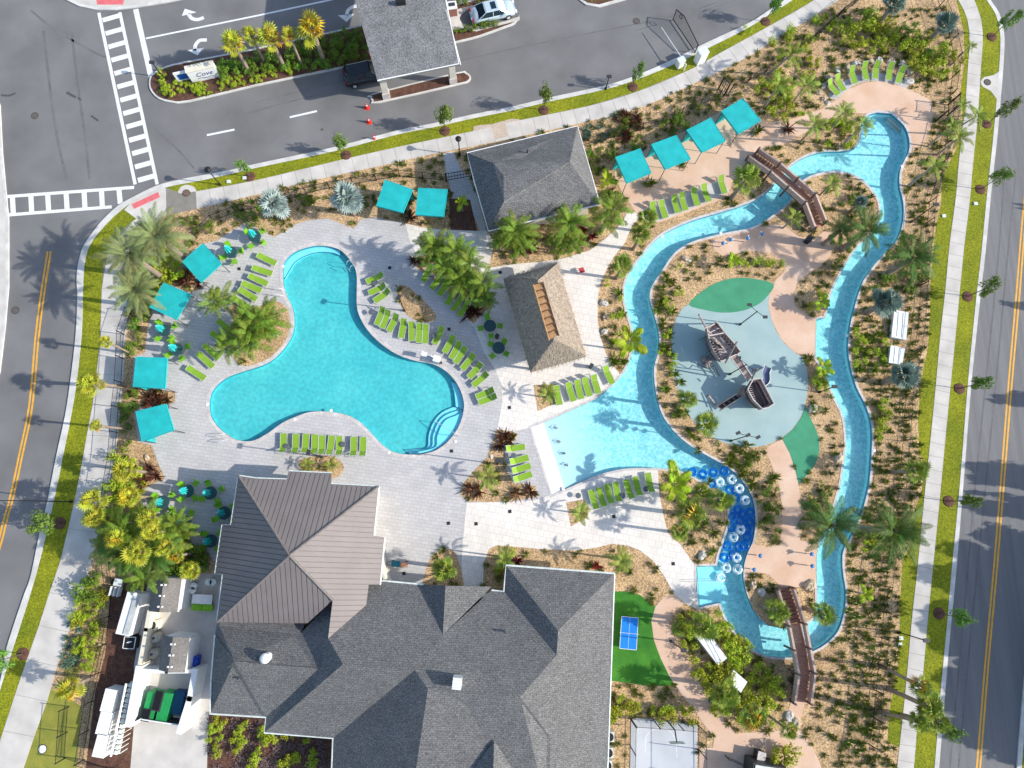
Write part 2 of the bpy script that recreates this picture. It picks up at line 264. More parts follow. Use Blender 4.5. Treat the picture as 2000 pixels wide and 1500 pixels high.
pink_path = [(1500, 872), (1527, 857), (1542, 885), (1552, 915), (1560, 950), (1565, 987), (1566, 1025), (1562, 1055), (1599, 1062), (1594, 1090), (1595, 1140), (1555, 1147), (1520, 1148), (1470, 1135), (1453, 1130), (1457, 1090), (1470, 1062), (1500, 1070), (1522, 1062), (1527, 1032), (1527, 987), (1522, 950), (1512, 920), (1497, 885)]
pink_south = [(1317, 1160), (1295, 1167), (1280, 1185), (1272, 1212), (1277, 1250), (1290, 1285), (1307, 1320), (1330, 1355), (1357, 1387), (1375, 1415), (1395, 1440), (1392, 1460), (1365, 1460), (1362, 1560), (1640, 1560), (1605, 1500), (1590, 1465), (1575, 1440), (1555, 1420), (1565, 1400), (1573, 1370), (1545, 1370), (1535, 1400), (1540, 1425), (1480, 1430), (1435, 1432), (1412, 1400), (1390, 1375), (1380, 1355), (1355, 1315), (1332, 1275), (1315, 1242), (1307, 1217), (1315, 1197), (1337, 1177)]
turf = [(1185, 1155), (1225, 1155), (1250, 1162), (1280, 1185), (1272, 1212), (1277, 1250), (1290, 1285), (1307, 1320), (1317, 1338), (1270, 1340), (1185, 1328)]
court = [(1232, 1402), (1362, 1412), (1360, 1560), (1228, 1560)]
service = [(290, 1128), (350, 1120), (440, 1120), (440, 1360), (412, 1357), (404, 1560), (245, 1560), (262, 1412), (262, 1250)]
isl_a = [(291, 167), (293, 150), (303, 140), (325, 129), (362, 120), (500, 94), (707, 48), (850, 16), (900, 5), (1000, -20), (1010, -8), (1012, 30), (1006, 46), (987, 54), (937, 72), (890, 84), (725, 121), (500, 168), (370, 199), (335, 200), (310, 193), (297, 181)]
isl_b = [(724, 190), (730, 182), (890, 142), (910, 141), (920, 150), (915, 160), (890, 167), (740, 201), (727, 197)]
isl_c = [(1120, -10), (1145, 10), (1170, 14), (1220, 0), (1400, -60), (1300, -80)]
bed_c = smooth([(782, 557), (775, 572), (782, 595), (792, 612), (810, 625), (835, 630), (850, 625), (850, 612), (825, 585), (800, 562)], 2)
bed_d = smooth([(557, 597), (565, 617), (565, 645), (552, 675), (525, 702), (495, 714), (465, 712), (452, 690), (445, 655), (455, 625), (448, 600), (470, 590), (500, 600), (535, 588)], 2)
bed_e = smooth([(582, 903), (600, 894), (640, 889), (665, 900), (672, 915), (662, 930), (640, 935), (595, 930)], 2)
bed_p = [(805, 505), (830, 498), (860, 500), (900, 515), (935, 545), (957, 575), (957, 600), (940, 615), (925, 632), (915, 626), (908, 610), (885, 580), (862, 560), (835, 540), (812, 522)]
bed_a = smooth([(875, 1072), (855, 1077), (840, 1092), (830, 1120), (832, 1150), (900, 1152), (903, 1125), (895, 1095), (887, 1077)], 2)
bed_b = [(971, 838), (962, 862), (950, 895), (925, 920), (902, 948), (898, 965), (912, 979), (960, 981), (1005, 978), (1040, 972), (1048, 962), (1047, 950), (1030, 946), (1003, 942), (988, 915), (986, 880), (1003, 860), (1012, 848), (1000, 843)]
bed_f = [(877, 388), (880, 448), (932, 451), (918, 390)]
bed_m = [(1042, 752), (1050, 803), (1092, 785), (1085, 750)]
bed_q = [(1106, 982), (1115, 1028), (1148, 1010), (1150, 990), (1140, 975)]
bed_rocks = [(1480, 1118), (1462, 1120), (1455, 1140), (1470, 1190), (1500, 1222), (1530, 1225), (1528, 1148), (1515, 1135), (1500, 1120)]
bed_br = [(1525, 415), (1500, 432), (1530, 440), (1560, 462), (1582, 466), (1590, 450), (1570, 410), (1545, 395)]
bed_pink = [(1605, 570), (1570, 560), (1558, 575), (1552, 590), (1560, 605), (1592, 622), (1612, 610), (1620, 590)]
deck_q = None
site = [(325, 420)] + walkT_l[1:] + [(1845, -100)] + lawn_in + [(46, 1700)] + list(reversed(walkL_r))[1:]
REG = [  # name, outline, z, material, kind of region ; later entries win
    ('planting_bed', site, .10, 'mulch'),
    ('verge_lawn', B1[1:20] + [(352, 366), (385, 362)] + B1[21:] + list(reversed(walkT_u))[:-3] + [(382, 374), (322, 375), (266, 427)] + walkL_l, .10, 'lawn'),
    ('verge_lawn_right', lawn_in + list(reversed(sB2)), .10, 'lawn'),
    ('corner_lawn', [(90, 1343), (118, 1352), (160, 1380), (150, 1500), (140, 1700), (10, 1700), (46, 1500), (67, 1437)], .10, 'lawn_dry'),
    ('sidewalk_corner', [(282, 374), (262, 388), (243, 410), (266, 427), (300, 430), (330, 418), (330, 380), (322, 366)], .118, 'walk'),
    ('hydrant_pad', smooth([(352, 366), (365, 361), (380, 366), (384, 380), (372, 392), (355, 392), (347, 380)], 2), .118, 'walk'),
    ('sidewalk_north', walkT_u + list(reversed(walkT_l)), .112, 'walk_joint'),
    ('sidewalk_west', walkL_l + list(reversed(walkL_r)), .112, 'walk_joint'),
    ('sidewalk_east', walkR_l + list(reversed(walkR_r)), .112, 'walk_joint'),
    ('inlet_pad', smooth([(1950, 140), (1940, 147), (1922, 151), (1915, 160), (1920, 170), (1935, 178), (1946, 193), (1954, 193), (1957, 140)], 2), .118, 'walk'),
    ('sand_patch', smooth([(925, 247), (960, 243), (1000, 232), (1022, 238), (1018, 255), (985, 268), (950, 276), (930, 268)], 2), .123, 'sand'),
    ('kerb', sB1 + list(reversed(sF1)), .12, 'kerb'),
    ('kerb_east', sB2 + list(reversed(sF2)), .12, 'kerb'),
    ('kerb_far_east', R2 + [(a + 9, b) for a, b in reversed(R2)], .12, 'kerb'),
    ('kerb_far_west', L1 + [(a - 6, b) for a, b in reversed(L1)], .12, 'kerb'),
    ('sidewalk_far_west', [(a - 6, b) for a, b in L1] + [(a - 60, b) for a, b in reversed(L1)], .11, 'walk'),
    ('road', road_main, 0.0, 'asphalt'),
    ('road_east', road_right, 0.0, 'asphalt_e'),
    ('kerb_corner', TC, .12, 'kerb'),
    ('sidewalk_far_north', offset(TC, -5), .125, 'walk'),
    ('kerb_median', smooth(isl_a, 2), .12, 'kerb'),
    ('median_bed', offset(smooth(isl_a, 2), -3.5), .14, 'dark_mulch'),
    ('booth_pad', [(872, 14), (885, 60), (905, 56), (930, 62), (1003, 43), (1015, 38), (1010, -5), (940, 8), (895, 18)], .15, 'walk'),
    ('parking_bay', smooth([(900, 30), (898, 38), (906, 48), (926, 53), (960, 48), (1012, 33), (1020, 10), (1010, -10), (950, 10), (915, 18)], 2), .0, 'asphalt'),
    ('kerb_pier_island', smooth(isl_b, 2), .12, 'kerb'),
    ('pier_bed', offset(smooth(isl_b, 2), -3.2), .14, 'dark_mulch'),
    ('kerb_north_island', isl_c, .12, 'kerb'),
    ('north_island_bed', offset(isl_c, -5), .14, 'dark_mulch'),
    ('pool_deck', deck_grey, .12, 'deck'),
    ('ivory_deck', beige_n, .124, 'beige'),
    ('ivory_deck_south', beige_s, .124, 'beige'),
    ('cabana_terrace', pink_cab, .12, 'pink'),
    ('lounger_pad', [(1262, 432), (1252, 410), (1330, 380), (1410, 350), (1425, 375), (1350, 408), (1290, 432)], .124, 'walk'),
    ('lounger_arc', smooth([(1618, 185), (1640, 165), (1665, 150), (1700, 142), (1735, 146), (1768, 160), (1770, 172), (1740, 162), (1700, 158), (1665, 168), (1632, 195)], 2), .124, 'deck'),
    ('putting_path', pink_south, .12, 'pink'),
    ('putting_green', turf, .13, 'turf'),
    ('ball_court', court, .125, 'court'),
    ('service_yard', service, .12, 'walk'),
    ('gravel_strip', [(218, 1130), (290, 1128), (262, 1300), (262, 1412), (250, 1560), (160, 1560), (186, 1350), (205, 1280)], .105, 'dark_mulch'),
    ('south_bed', [(408, 1390), (520, 1400), (650, 1430), (650, 1560), (402, 1560)], .105, 'dark_mulch'),
    ('gate_walk', [(865, 300), (885, 296), (903, 335), (915, 345), (935, 392), (950, 452), (938, 452), (912, 388), (885, 388), (873, 345)], .124, 'deck'),
    ('pavilion_bed', bed_f, .125, 'dark_mulch'),
    ('leaf_bed', bed_c, .13, 'mulch'), ('palm_bed', bed_d, .13, 'mulch'), ('oval_bed', bed_e, .13, 'mulch'),
    ('long_palm_bed', bed_p, .13, 'mulch'), ('clubhouse_bed', bed_a, .13, 'mulch'), ('triangle_bed', bed_b, .13, 'mulch'),
    ('small_bed_north', bed_m, .135, 'mulch'), ('small_bed_south', bed_q, .135, 'mulch'),
    ('coping', offset(POOLS, 7), .135, 'coping'),
    ('river_coping', offset(RIVER, 4.5), .135, 'coping'),
    ('WATER_pool', POOLS, 0, None),
    ('WATER_river', RIVER, 0, None),
    ('river_coping_inner', ISL, .135, 'coping'),
    ('island_bed', offset(ISL, -4.5), .11, 'mulch'),
    ('island_terrace', pink_isl, .12, 'pink'),
    ('island_path', pink_path, .12, 'pink'),
    ('play_surface', play_blue, .125, 'ltblue'),
    ('play_surface_green', green1, .128, 'green_rub'),
    ('play_surface_green_south', green2, .128, 'green_rub'),
    ('bridge_bed', bed_br, .125, 'mulch'), ('terrace_bed', bed_pink, .125, 'mulch'), ('rock_bed', bed_rocks, .125, 'mulch'),
]
RW = []
for name, pl, z, m in REG:
    RW.append([tuple(P(a, b, ZG).xy) for a, b in pl])
BIG = [(-700, -700), (700, -700), (700, 700), (-700, 700)]
verts = []; edges = []
def add_loop(w):
    n = len(verts); k = len(w)
    verts.extend(Vector(q) for q in w); edges.extend((n + i, n + (i + 1) % k) for i in range(k))
add_loop(BIG)
for w in RW: add_loop(w)
_wr = [RW[i] for i, r in enumerate(REG) if r[0] == 'WATER_river'][0]; _isl = [RW[i] for i, r in enumerate(REG) if r[0] == 'river_coping_inner'][0]
for gx in range(0, 40):
    for gy in range(0, 30):
        q = P(1040 + gx * 8, 800 + gy * 8 + (gx % 2) * 3, ZG)
        if 1030 < 1040 + gx * 8 < 1320 and inside(_wr, q.x, q.y) and not inside(_isl, q.x, q.y): verts.append(q.xy)
CV, CE, CF, _, _, _ = delaunay_2d_cdt(verts, edges, [], 0, 1e-4)
BB = [(min(p[0] for p in w), max(p[0] for p in w), min(p[1] for p in w), max(p[1] for p in w)) for w in RW]
def region_xy(x, y):
    for i in range(len(REG) - 1, -1, -1):
        b = BB[i]
        if b[0] <= x <= b[1] and b[2] <= y <= b[3] and inside(RW[i], x, y): return i
    return -1
def region_px(x, y, z=ZG):
    q = P(x, y, z); i = region_xy(q.x, q.y); return REG[i][0] if i >= 0 else 'ground'
tri_r = {}
for f in CF:
    a, b, c = (CV[i] for i in f[:3]); g = (a + b + c) / 3
    tri_r.setdefault(region_xy(g.x, g.y), []).append(tuple(f))
def sheet(name, tris, zf, m, skirt=.3, down=True):
    idx = {}; v = []; f = []
    for t in tris:
        q = []
        for i in t:
            if i not in idx: idx[i] = len(v); p = CV[i]; v.append((p.x, p.y, zf(p.x, p.y) if callable(zf) else zf))
            q.append(idx[i])
        a, b, c = (v[i] for i in q[:3])
        if (b[0] - a[0]) * (c[1] - a[1]) - (b[1] - a[1]) * (c[0] - a[0]) < 0: q.reverse()
        f.append(tuple(q))
    if skirt:
        cnt = {}
        for q in f:
            for i in range(len(q)):
                e = (q[i], q[(i + 1) % len(q)]); cnt[e] = 1
        for (a, b) in list(cnt):
            if (b, a) not in cnt:
                n = len(v); v.append((v[a][0], v[a][1], v[a][2] - skirt)); v.append((v[b][0], v[b][1], v[b][2] - skirt)); f.append((b, a, n, n + 1))
    me = mesh(name, v, f, m); return me
NICE = {}
gr = sheet('ground', tri_r.get(-1, []), .09, M_['lawn'], 0); o = link('ground', gr); o['kind'] = 'structure'; NICE['ground'] = o
for i, (name, pl, z, m) in enumerate(REG):
    t = tri_r.get(i)
    if not t or m is None: continue
    o = link(name, sheet(name, t, z, M_[m], .3 if z > 0 else .1)); o['kind'] = 'structure'; NICE[name] = o
# ---- basins and water
M_['plaster_pool'] = mat('aqua pool plaster', (.20, .64, .62), .7, .06, .3, col2=(.11, .52, .54), fine=.16, fscale=3)
M_['plaster_river'] = mat('pale aqua plaster with painted caustics', (.56, .86, .86), .7, .06, 3.2, col2=(.33, .68, .72), fine=.2, fscale=7, contrast=1.8)  # contrasty mottling in the floor colour stands in for the caustic light net
M_['tile_band'] = mat('blue waterline tile', (.05, .30, .42), .3, .2, 9)
bm_ = M_['plaster_river']; nt = bm_.node_tree
_b = bsdf(bm_); _src = _b.inputs['Base Color'].links[0].from_socket            # plaster is white where the beach rises out of the water
tc = nt.nodes.new('ShaderNodeTexCoord'); sx = nt.nodes.new('ShaderNodeSeparateXYZ'); nt.links.new(tc.outputs['Object'], sx.inputs[0])
mr = nt.nodes.new('ShaderNodeMapRange'); mr.inputs[1].default_value = -.55; mr.inputs[2].default_value = .0; nt.links.new(sx.outputs[2], mr.inputs[0])
mx = nt.nodes.new('ShaderNodeMix'); mx.data_type = 'RGBA'; nt.links.new(mr.outputs[0], mx.inputs[0]); nt.links.new(_src, mx.inputs[6]); mx.inputs[7].default_value = (.72, .74, .74, 1); nt.links.new(mx.outputs[2], _b.inputs['Base Color'])
def water_mat(name, tint, bs, st):
    m = bpy.data.materials.new(name); m.use_nodes = True; N = m.node_tree.nodes; L = m.node_tree.links; N.clear()
    out = N.new('ShaderNodeOutputMaterial'); tr = N.new('ShaderNodeBsdfTransparent'); tr.inputs[0].default_value = (*tint, 1)
    gl = N.new('ShaderNodeBsdfGlossy'); gl.inputs['Roughness'].default_value = .06
    lw = N.new('ShaderNodeLayerWeight'); lw.inputs[0].default_value = .5
    pw = N.new('ShaderNodeMath'); pw.operation = 'POWER'; pw.inputs[1].default_value = 5; L.new(lw.outputs['Facing'], pw.inputs[0])
    fr = N.new('ShaderNodeMath'); fr.operation = 'MULTIPLY_ADD'; fr.inputs[1].default_value = .9; fr.inputs[2].default_value = .025; L.new(pw.outputs[0], fr.inputs[0])
    tc = N.new('ShaderNodeTexCoord'); nz = N.new('ShaderNodeTexNoise'); nz.inputs['Scale'].default_value = bs; nz.inputs['Detail'].default_value = 3; L.new(tc.outputs['Object'], nz.inputs[0])
    bp = N.new('ShaderNodeBump'); bp.inputs['Strength'].default_value = st; bp.inputs['Distance'].default_value = .08; L.new(nz.outputs[0], bp.inputs['Height'])
    L.new(bp.outputs[0], gl.inputs['Normal'])
    mx = N.new('ShaderNodeMixShader'); L.new(fr.outputs[0], mx.inputs[0]); L.new(tr.outputs[0], mx.inputs[1]); L.new(gl.outputs[0], mx.inputs[2]); L.new(mx.outputs[0], out.inputs[0])
    return m
W_POOL = water_mat('clear pool water', (.70, .96, .98), 2.5, .5); W_RIV = water_mat('rippled river water', (.80, .975, .99), 4.5, .9)
_ba, _bb = P(1037, 835, 0).xy, P(1078, 966, 0).xy; _bd = (_bb - _ba).normalized(); _bn = Vector((-_bd.y, _bd.x))
if _bn.x < 0: _bn = -_bn
def river_floor(x, y):
    u, v = proj(x, y, 0)
    if 1020 < u < 1330 and v > 700:
        d = (Vector((x, y)) - _ba).dot(_bn)
        if d < 1.2: return .125 - .115 * max(d, 0) / 1.2
        return max(-.78, .01 - (d - 1.2) * .10)
    return -.78
def basin(key, nm, zf, m, wm, zw):
    i = [k for k, r in enumerate(REG) if r[0] == key][0]; tr = tri_r[i]
    root = sheet(nm + '_floor', tr, zf, m, 0); o = link(nm + '_basin', root); o['kind'] = 'structure'
    cnt = {}; 
    for t in tr:
        a, b, c = (CV[k] for k in t[:3]); t = list(t[:3])
        if (b - a).cross(c - a) < 0: t.reverse()
        for k in range(3): cnt[(t[k], t[(k + 1) % 3])] = 1
    wv = []; wf = []; tv = []; tf = []
    for (a, b) in cnt:
        if (b, a) in cnt: continue
        pa, pb = CV[a], CV[b]; n = len(wv); za = zf(pa.x, pa.y) if callable(zf) else zf; zb = zf(pb.x, pb.y) if callable(zf) else zf
        e = (pb - pa).normalized(); s = Vector((-e.y, e.x)) * .004
        wv += [(pa.x + s.x, pa.y + s.y, za), (pb.x + s.x, pb.y + s.y, zb), (pb.x + s.x, pb.y + s.y, .13), (pa.x + s.x, pa.y + s.y, .13)]; wf.append((n + 3, n + 2, n + 1, n))
        s2 = s * 3
        tv += [(pa.x + s2.x, pa.y + s2.y, max(za, -.2)), (pb.x + s2.x, pb.y + s2.y, max(zb, -.2)), (pb.x + s2.x, pb.y + s2.y, .126), (pa.x + s2.x, pa.y + s2.y, .126)]; tf.append((n + 3, n + 2, n + 1, n))
    w = link('basin_wall', mesh('basin_wall', wv, wf, m), o); link('tile_band', mesh('tile_band', tv, tf, M_['tile_band']), o)
    ws = link(nm + '_water', sheet(nm + '_water', tr, zw, wm, 0)); ws['kind'] = 'structure'
    return o
pool_b = basin('WATER_pool', 'pool', -.42, M_['plaster_pool'], W_POOL, .0)
riv_b = basin('WATER_river', 'river', river_floor, M_['plaster_river'], W_RIV, .0)
# pool steps: solid plaster treads on the basin floor
M_['step'] = mat('step plaster', (.45, .86, .92), .6, .05, 2); M_['step_edge'] = mat('step edge tile', (.03, .2, .33), .4, .1, 5)
def steps(par, outs, zs, m='step'):
    for pl, z in zip(outs, zs):
        w = [P(a, b, z) for a, b in pl]; MB().prism(w, -.41 if par is pool_b else -.77, z).part('pool_step', M_[m], par)
        e = MB()
        for q in range(len(w) - 1):
            a, b = w[q], w[q + 1]
            if pl[q] in EDGE and pl[q + 1] in EDGE: e.tube([a + Vector((0, 0, .003)), b + Vector((0, 0, .003))], .035, 4)
        if e.v: e.part('step_edge', M_['step_edge'], par)
EDGE = set()
def arc(c, r, a0, a1, n=12): return [(c[0] + r * math.cos(R(a0 + (a1 - a0) * i / n)), c[1] + r * math.sin(R(a0 + (a1 - a0) * i / n))) for i in range(n + 1)]
# south-east corner steps
def se(k):
    inner = [(795 + 4, 887 - 12 * 0 - k * 0)]; 
rim = [(905, 805), (900, 825), (891, 842), (877, 859), (860, 873), (842, 882), (820, 886), (800, 886)]
for k, z in ((0, -.31), (1, -.2), (2, -.1)):
    o_ = k * 8
    inn = [(790 + o_, 879 + k * 2), (820 + k * 3, 876 + k * 2), (835 + o_, 872), (837 + o_, 850 + k * 2), (846 + o_, 825 + k * 3), (862 + o_ * .7, 806 + k * 6), (885 + k * 3, 795 + k * 8), (898 + k, 797 + k * 4)]
    EDGE |= set(smooth(inn, 3, False))
    steps(pool_b, [smooth(inn, 3, False) + rim], [z])
# east shelf
inn = [(880, 745), (887, 765), (890, 795), (898, 797)]; EDGE |= set(inn)
steps(pool_b, [inn + [(905, 800), (905, 780), (893, 750)]], [-.22])
# north shelf
inn = [(556, 545), (566, 528), (577, 512), (597, 500), (622, 493), (650, 494), (665, 499), (664, 492)]; EDGE |= set(smooth(inn, 3, False))
steps(pool_b, [smooth(inn, 3, False) + [(662, 487), (645, 482), (620, 480), (595, 485), (572, 495), (557, 511), (553, 530)]], [-.2])
# river entry steps
for k, z in enumerate((.06, -.12, -.27, -.42)):
    x0 = 1385 + k * 7 if k else 1360
    y1 = 1186
    steps(riv_b, [[(1360, 1107), (x0, 1107), (x0 + 3, 1182), (1366, 1185)]] if k == 0 else [[(1362, 1107), (x0, 1106), (x0 + 4, 1180), (1367, 1184)]], [z], 'step')
# spa steps top right
ax = Vector((1765, 245)); 
for k, z in enumerate((.0, -.25, -.5)):
    a = (1740 + 0 - k * 4, 222 + k * 5)
    steps(riv_b, [[(1741 - k * 5, 224 + k * 6), (1764 - k * 5, 246 + k * 6), (1770 - k * 5, 240 + k * 6), (1748 - k * 5, 219 + k * 6)]], [z - .02], 'walk')
# ---- sidewalk slabs
def slabs(par, A, B, step, z=.124, gap=.03):
    A = [P(a, b, z) for a, b in smooth(A, 4, False)]; B = [P(a, b, z) for a, b in smooth(B, 4, False)]
    def arcl(p):
        s = [0]
        for i in range(1, len(p)): s.append(s[-1] + (p[i] - p[i - 1]).length)
        return s
    # B resampled against A by nearest parameter
    sa, sb = arcl(A), arcl(B)
    def at(p, s, t):
        t = max(0, min(s[-1], t))
        for i in range(1, len(p)):
            if s[i] >= t: k = (t - s[i - 1]) / max(1e-6, s[i] - s[i - 1]); return p[i - 1].lerp(p[i], k)
        return p[-1]
    def nearest(q):
        return min(range(len(B)), key=lambda i: (B[i] - q).length_squared)
    n = int(sa[-1] / step); prev = None
    for i in range(n + 1):
        a = at(A, sa, i * step); j = nearest(a); tb = sb[j]
        b = at(B, sb, tb)
        # refine
        best = min((at(B, sb, tb + d * .1) for d in range(-12, 13)), key=lambda q: (q - a).length_squared)
        if prev:
            a0, b0 = prev; ea = (a - a0); eb = (best - b0)
            if ea.length > .3 and eb.length > .25:
                g1 = ea.normalized() * gap / 2; g2 = eb.normalized() * gap / 2
                MB().prism([a0 + g1, b0 + g2, best - g2, a - g1], .06, z + random.uniform(-.002, .002)).part('slab', M_['walk'], par)
        prev = (a, best)
slabs(NICE['sidewalk_east'], walkR_l, walkR_r, 1.3)
slabs(NICE['sidewalk_north'], walkT_l[1:], walkT_u[2:], 1.45)
slabs(NICE['sidewalk_west'], walkL_r, walkL_l, 2.9)
# ---- painted markings
def quadstrip(a, b, w, z=.004):                     # painted line from pixel a to b, w pixels wide
    A, B = P(*a, z), P(*b, z); d = (B - A).normalized(); n = Vector((-d.y, d.x, 0)) * (w * .054 / 2)
    return [A - n, B - n, B + n, A + n]
def paint(name, quads, par, m='paint', z=.004):
    mb = MB()
    for q in quads: mb.add([(p[0], p[1], z) for p in q], [(0, 1, 2, 3) if area([(p[0], p[1]) for p in q]) > 0 else (3, 2, 1, 0)])
    o = mb.part(name, M_[m], par); return o
road = NICE['road']; roadE = NICE['road_east']
q = [quadstrip((193, 25), (264, 360), 6), quadstrip((234, 24), (307, 360), 6)]
paint('crosswalk', q, road)
for k in range(13):
    t = (k + .25) / 12.35; a = (195 + 71 * t, 33 + 322 * t); b = (234 + 71 * t, 24 + 322 * t); paint('crosswalk_bar', [quadstrip((a[0] + 4, a[1]), (b[0] - 3, b[1]), 10)], road, z=.005)
paint('crosswalk', [quadstrip((12, 384), (262, 366), 6), quadstrip((14, 420), (218, 404), 6)], road)
for i, xx in enumerate((24, 60, 93, 129, 164, 198, 232)):
    paint('crosswalk_bar', [quadstrip((xx, 383 - xx * .07), (xx + 2 if i < 6 else xx + 3, (418 - xx * .07) if i < 6 else 398), 9)], road, z=.005)
paint('stop_line', [quadstrip((265, 18), (295, 150), 10)], road)
paint('lane_line', [quadstrip((285, 75), (500, 31), 3.5)], road); paint('lane_line', [quadstrip((500, 31), (760, -25), 3.5)], road)
paint('lane_line', [quadstrip((404, 264), (458, 253), 4)], road); paint('lane_line', [quadstrip((566, 229), (619, 217), 4)], road)
def arrow(name, pts, head):
    o = MB(); pts = smooth(pts, 4, False); w = [P(a, b, .004) for a, b in pts]; L_ = []; R_ = []
    for i, p in enumerate(w):
        d = (w[min(i + 1, len(w) - 1)] - w[max(i - 1, 0)]).normalized(); n = Vector((-d.y, d.x, 0)) * .19; L_.append(p + n); R_.append(p - n)
    o.add(L_ + R_, [(i, i + len(w), i + 1 + len(w), i + 1) for i in range(len(w) - 1)])
    hd = [P(a, b, .004) for a, b in head]
    if area([(p.x, p.y) for p in hd]) < 0: hd.reverse()
    o.add(hd, [(0, 1, 2)])
    ob = o.part(name, M_['paint'], road); return ob
arrow('turn_arrow', [(398, 34), (387, 38), (375, 36), (368, 27)], [(361, 17), (355, 31), (384, 24)])
arrow('turn_arrow', [(404, 78), (390, 79), (382, 88), (380, 99)], [(366, 98), (398, 93), (386, 108)])
arrow('turn_arrow', [(700, 12), (690, 13), (680, 20), (677, 30)], [(660, 30), (692, 27), (677, 43)])
for dx in (-3.2, 3.2):
    for nm, par, pl in (('centre_line', roadE, [(2030, 150), (2014, 300), (2000, 430), (1987, 590), (1973, 750), (1958, 940), (1944, 1112), (1927, 1300), (1911, 1500), (1893, 1700)]),
                        ('centre_line', road, [(96, 491), (83, 575), (72, 662), (65, 747), (57, 812), (42, 882), (25, 962), (10, 1017), (-2, 1065), (-30, 1150)])):
        pl = smooth(pl, 4, False); paint(nm, [quadstrip((pl[i][0] + dx, pl[i][1]), (pl[i + 1][0] + dx, pl[i + 1][1]), 3) for i in range(len(pl) - 1)], par, 'yellow')
for pl_, w_ in (([(480, 222), (600, 190), (700, 170), (900, 118), (1100, 75), (1300, 35), (1400, 5)], 3), ([(500, 200), (700, 150), (900, 108)], 2), ([(1240, 60), (1400, 12), (1480, -15)], 2), ([(60, 20), (110, 60), (190, 105), (210, 112)], 4), ([(85, 60), (95, 150), (110, 260), (130, 350)], 5), ([(140, 60), (150, 150), (165, 260), (175, 350)], 5), ([(300, 250), (345, 290), (380, 330)], 3)):
    pl_ = smooth(pl_, 4, False); paint('tyre_track', [quadstrip(pl_[i], pl_[i + 1], w_) for i in range(len(pl_) - 1)], road, 'track', z=.003)
for pl_, w_ in (([(1985, 330), (1968, 500), (1945, 750), (1920, 1000), (1895, 1250), (1872, 1500)], 3), ([(1962, 330), (1950, 500), (1925, 750), (1900, 1000), (1878, 1250), (1855, 1500)], 3)):
    pl_ = smooth(pl_, 4, False); paint('tyre_track', [quadstrip(pl_[i], pl_[i + 1], w_) for i in range(len(pl_) - 1)], roadE, 'track', z=.003)
for pl_, w_ in (([(130, 180), (140, 186), (148, 190)], 5), ([(152, 190), (158, 196)], 4), ([(178, 226), (192, 236)], 4), ([(2, 186), (18, 187), (30, 182)], 4)): paint('oil_stain', [quadstrip(pl_[i], pl_[i + 1], w_) for i in range(len(pl_) - 1)], road, 'road_dark', z=.0035)
pd = MB().prism([P(257, 399, .12), P(309, 375, .12), P(312, 385, .12), P(262, 408, .12)], .1, .13).part('tactile_pad', M_['red_pad'], NICE['sidewalk_corner'])
pd = MB().prism([P(188, -2, .12), P(242, -2, .12), P(241, 9, .12), P(190, 9, .12)], .1, .135).part('tactile_pad', M_['red_pad'], NICE['sidewalk_far_north'])
# court lines
cm = MB()
pts = [P(a, b, .13) for a, b in smooth([(1260, 1470), (1262, 1440), (1275, 1425), (1295, 1421), (1312, 1432), (1320, 1450), (1322, 1480)], 4, False)]
for i in range(len(pts) - 1):
    d = (pts[i + 1] - pts[i]).normalized(); n = Vector((-d.y, d.x, 0)) * .04; cm.add([pts[i] - n, pts[i + 1] - n, pts[i + 1] + n, pts[i] + n], [(0, 1, 2, 3)])
cm.part('court_line', M_['paint'], NICE['ball_court'])
# ------------------------------------------------------------ buildings
M_['shingle'] = add_brick(mat('grey asphalt shingles', (.198, .195, .193), .9, .06, .5, fine=.5, fscale=9, bump=.5, bscale=14, detail=8), 1, .35, .16, .02, .6, R(3), vary=.25)
M_['canopy_shingle'] = mat('grey speckled shingles', (.21, .21, .215), .9, .12, .9, fine=.55, fscale=8, bump=.5, bscale=12)
M_['metal_roof'] = mat('taupe metal roofing', (.215, .185, .175), .55, .05, .6, fine=.04)
M_['seam'] = mat('metal roof seam', (.17, .15, .145), .6)
M_['wall'] = mat('pale stucco', (.62, .58, .5), .9, .05, 2)
M_['white'] = mat('white painted metal', (.80, .80, .79), .5, .04, 2)
M_['gutter'] = mat('white gutter', (.70, .75, .70), .5)
M_['black'] = mat('black metal', (.018, .018, .02), .5)
M_['dkmetal'] = mat('charcoal metal', (.05, .05, .055), .5)
M_['thatch'] = mat('palm thatch', (.46, .37, .29), .95, .15, 3, bump=1.0, bscale=14, col2=(.23, .185, .145), fine=.6, fscale=11)
M_['wood'] = mat('warm timber', (.50, .28, .13), .8, .15, 3)
def roof_solve(V, fixed, faces):
    """heights of roof corners so that every face is flat: 1/depth is linear across a flat face"""
    names = list(V); ix = {n: i for i, n in enumerate(names)}; rows = []; rhs = []
    def cdepth(x, y, z): r = ray(x, y); return r.z / (z - H) if False else 1.0 / ((z - H) / r.z)
    for f in faces:
        A = np.array([[V[n][0] / 1000, V[n][1] / 1000, 1] for n in f])
        u, s, vt = np.linalg.svd(A.T, full_matrices=True)
        for nv in vt[3:]:
            r = np.zeros(len(names))
            for k, n in enumerate(f): r[ix[n]] = nv[k]
            rows.append(r * 60); rhs.append(0)
    for n, z in fixed.items():
        r = np.zeros(len(names)); w_ = 3 if z < 4.3 else .6; r[ix[n]] = w_; rows.append(r); rhs.append(w_ * cdepth(*V[n], z))
    q = np.linalg.lstsq(np.array(rows), np.array(rhs), rcond=None)[0]
    out = {}
    for n in names: r = ray(*V[n]); out[n] = H + r.z / q[ix[n]]
    return out
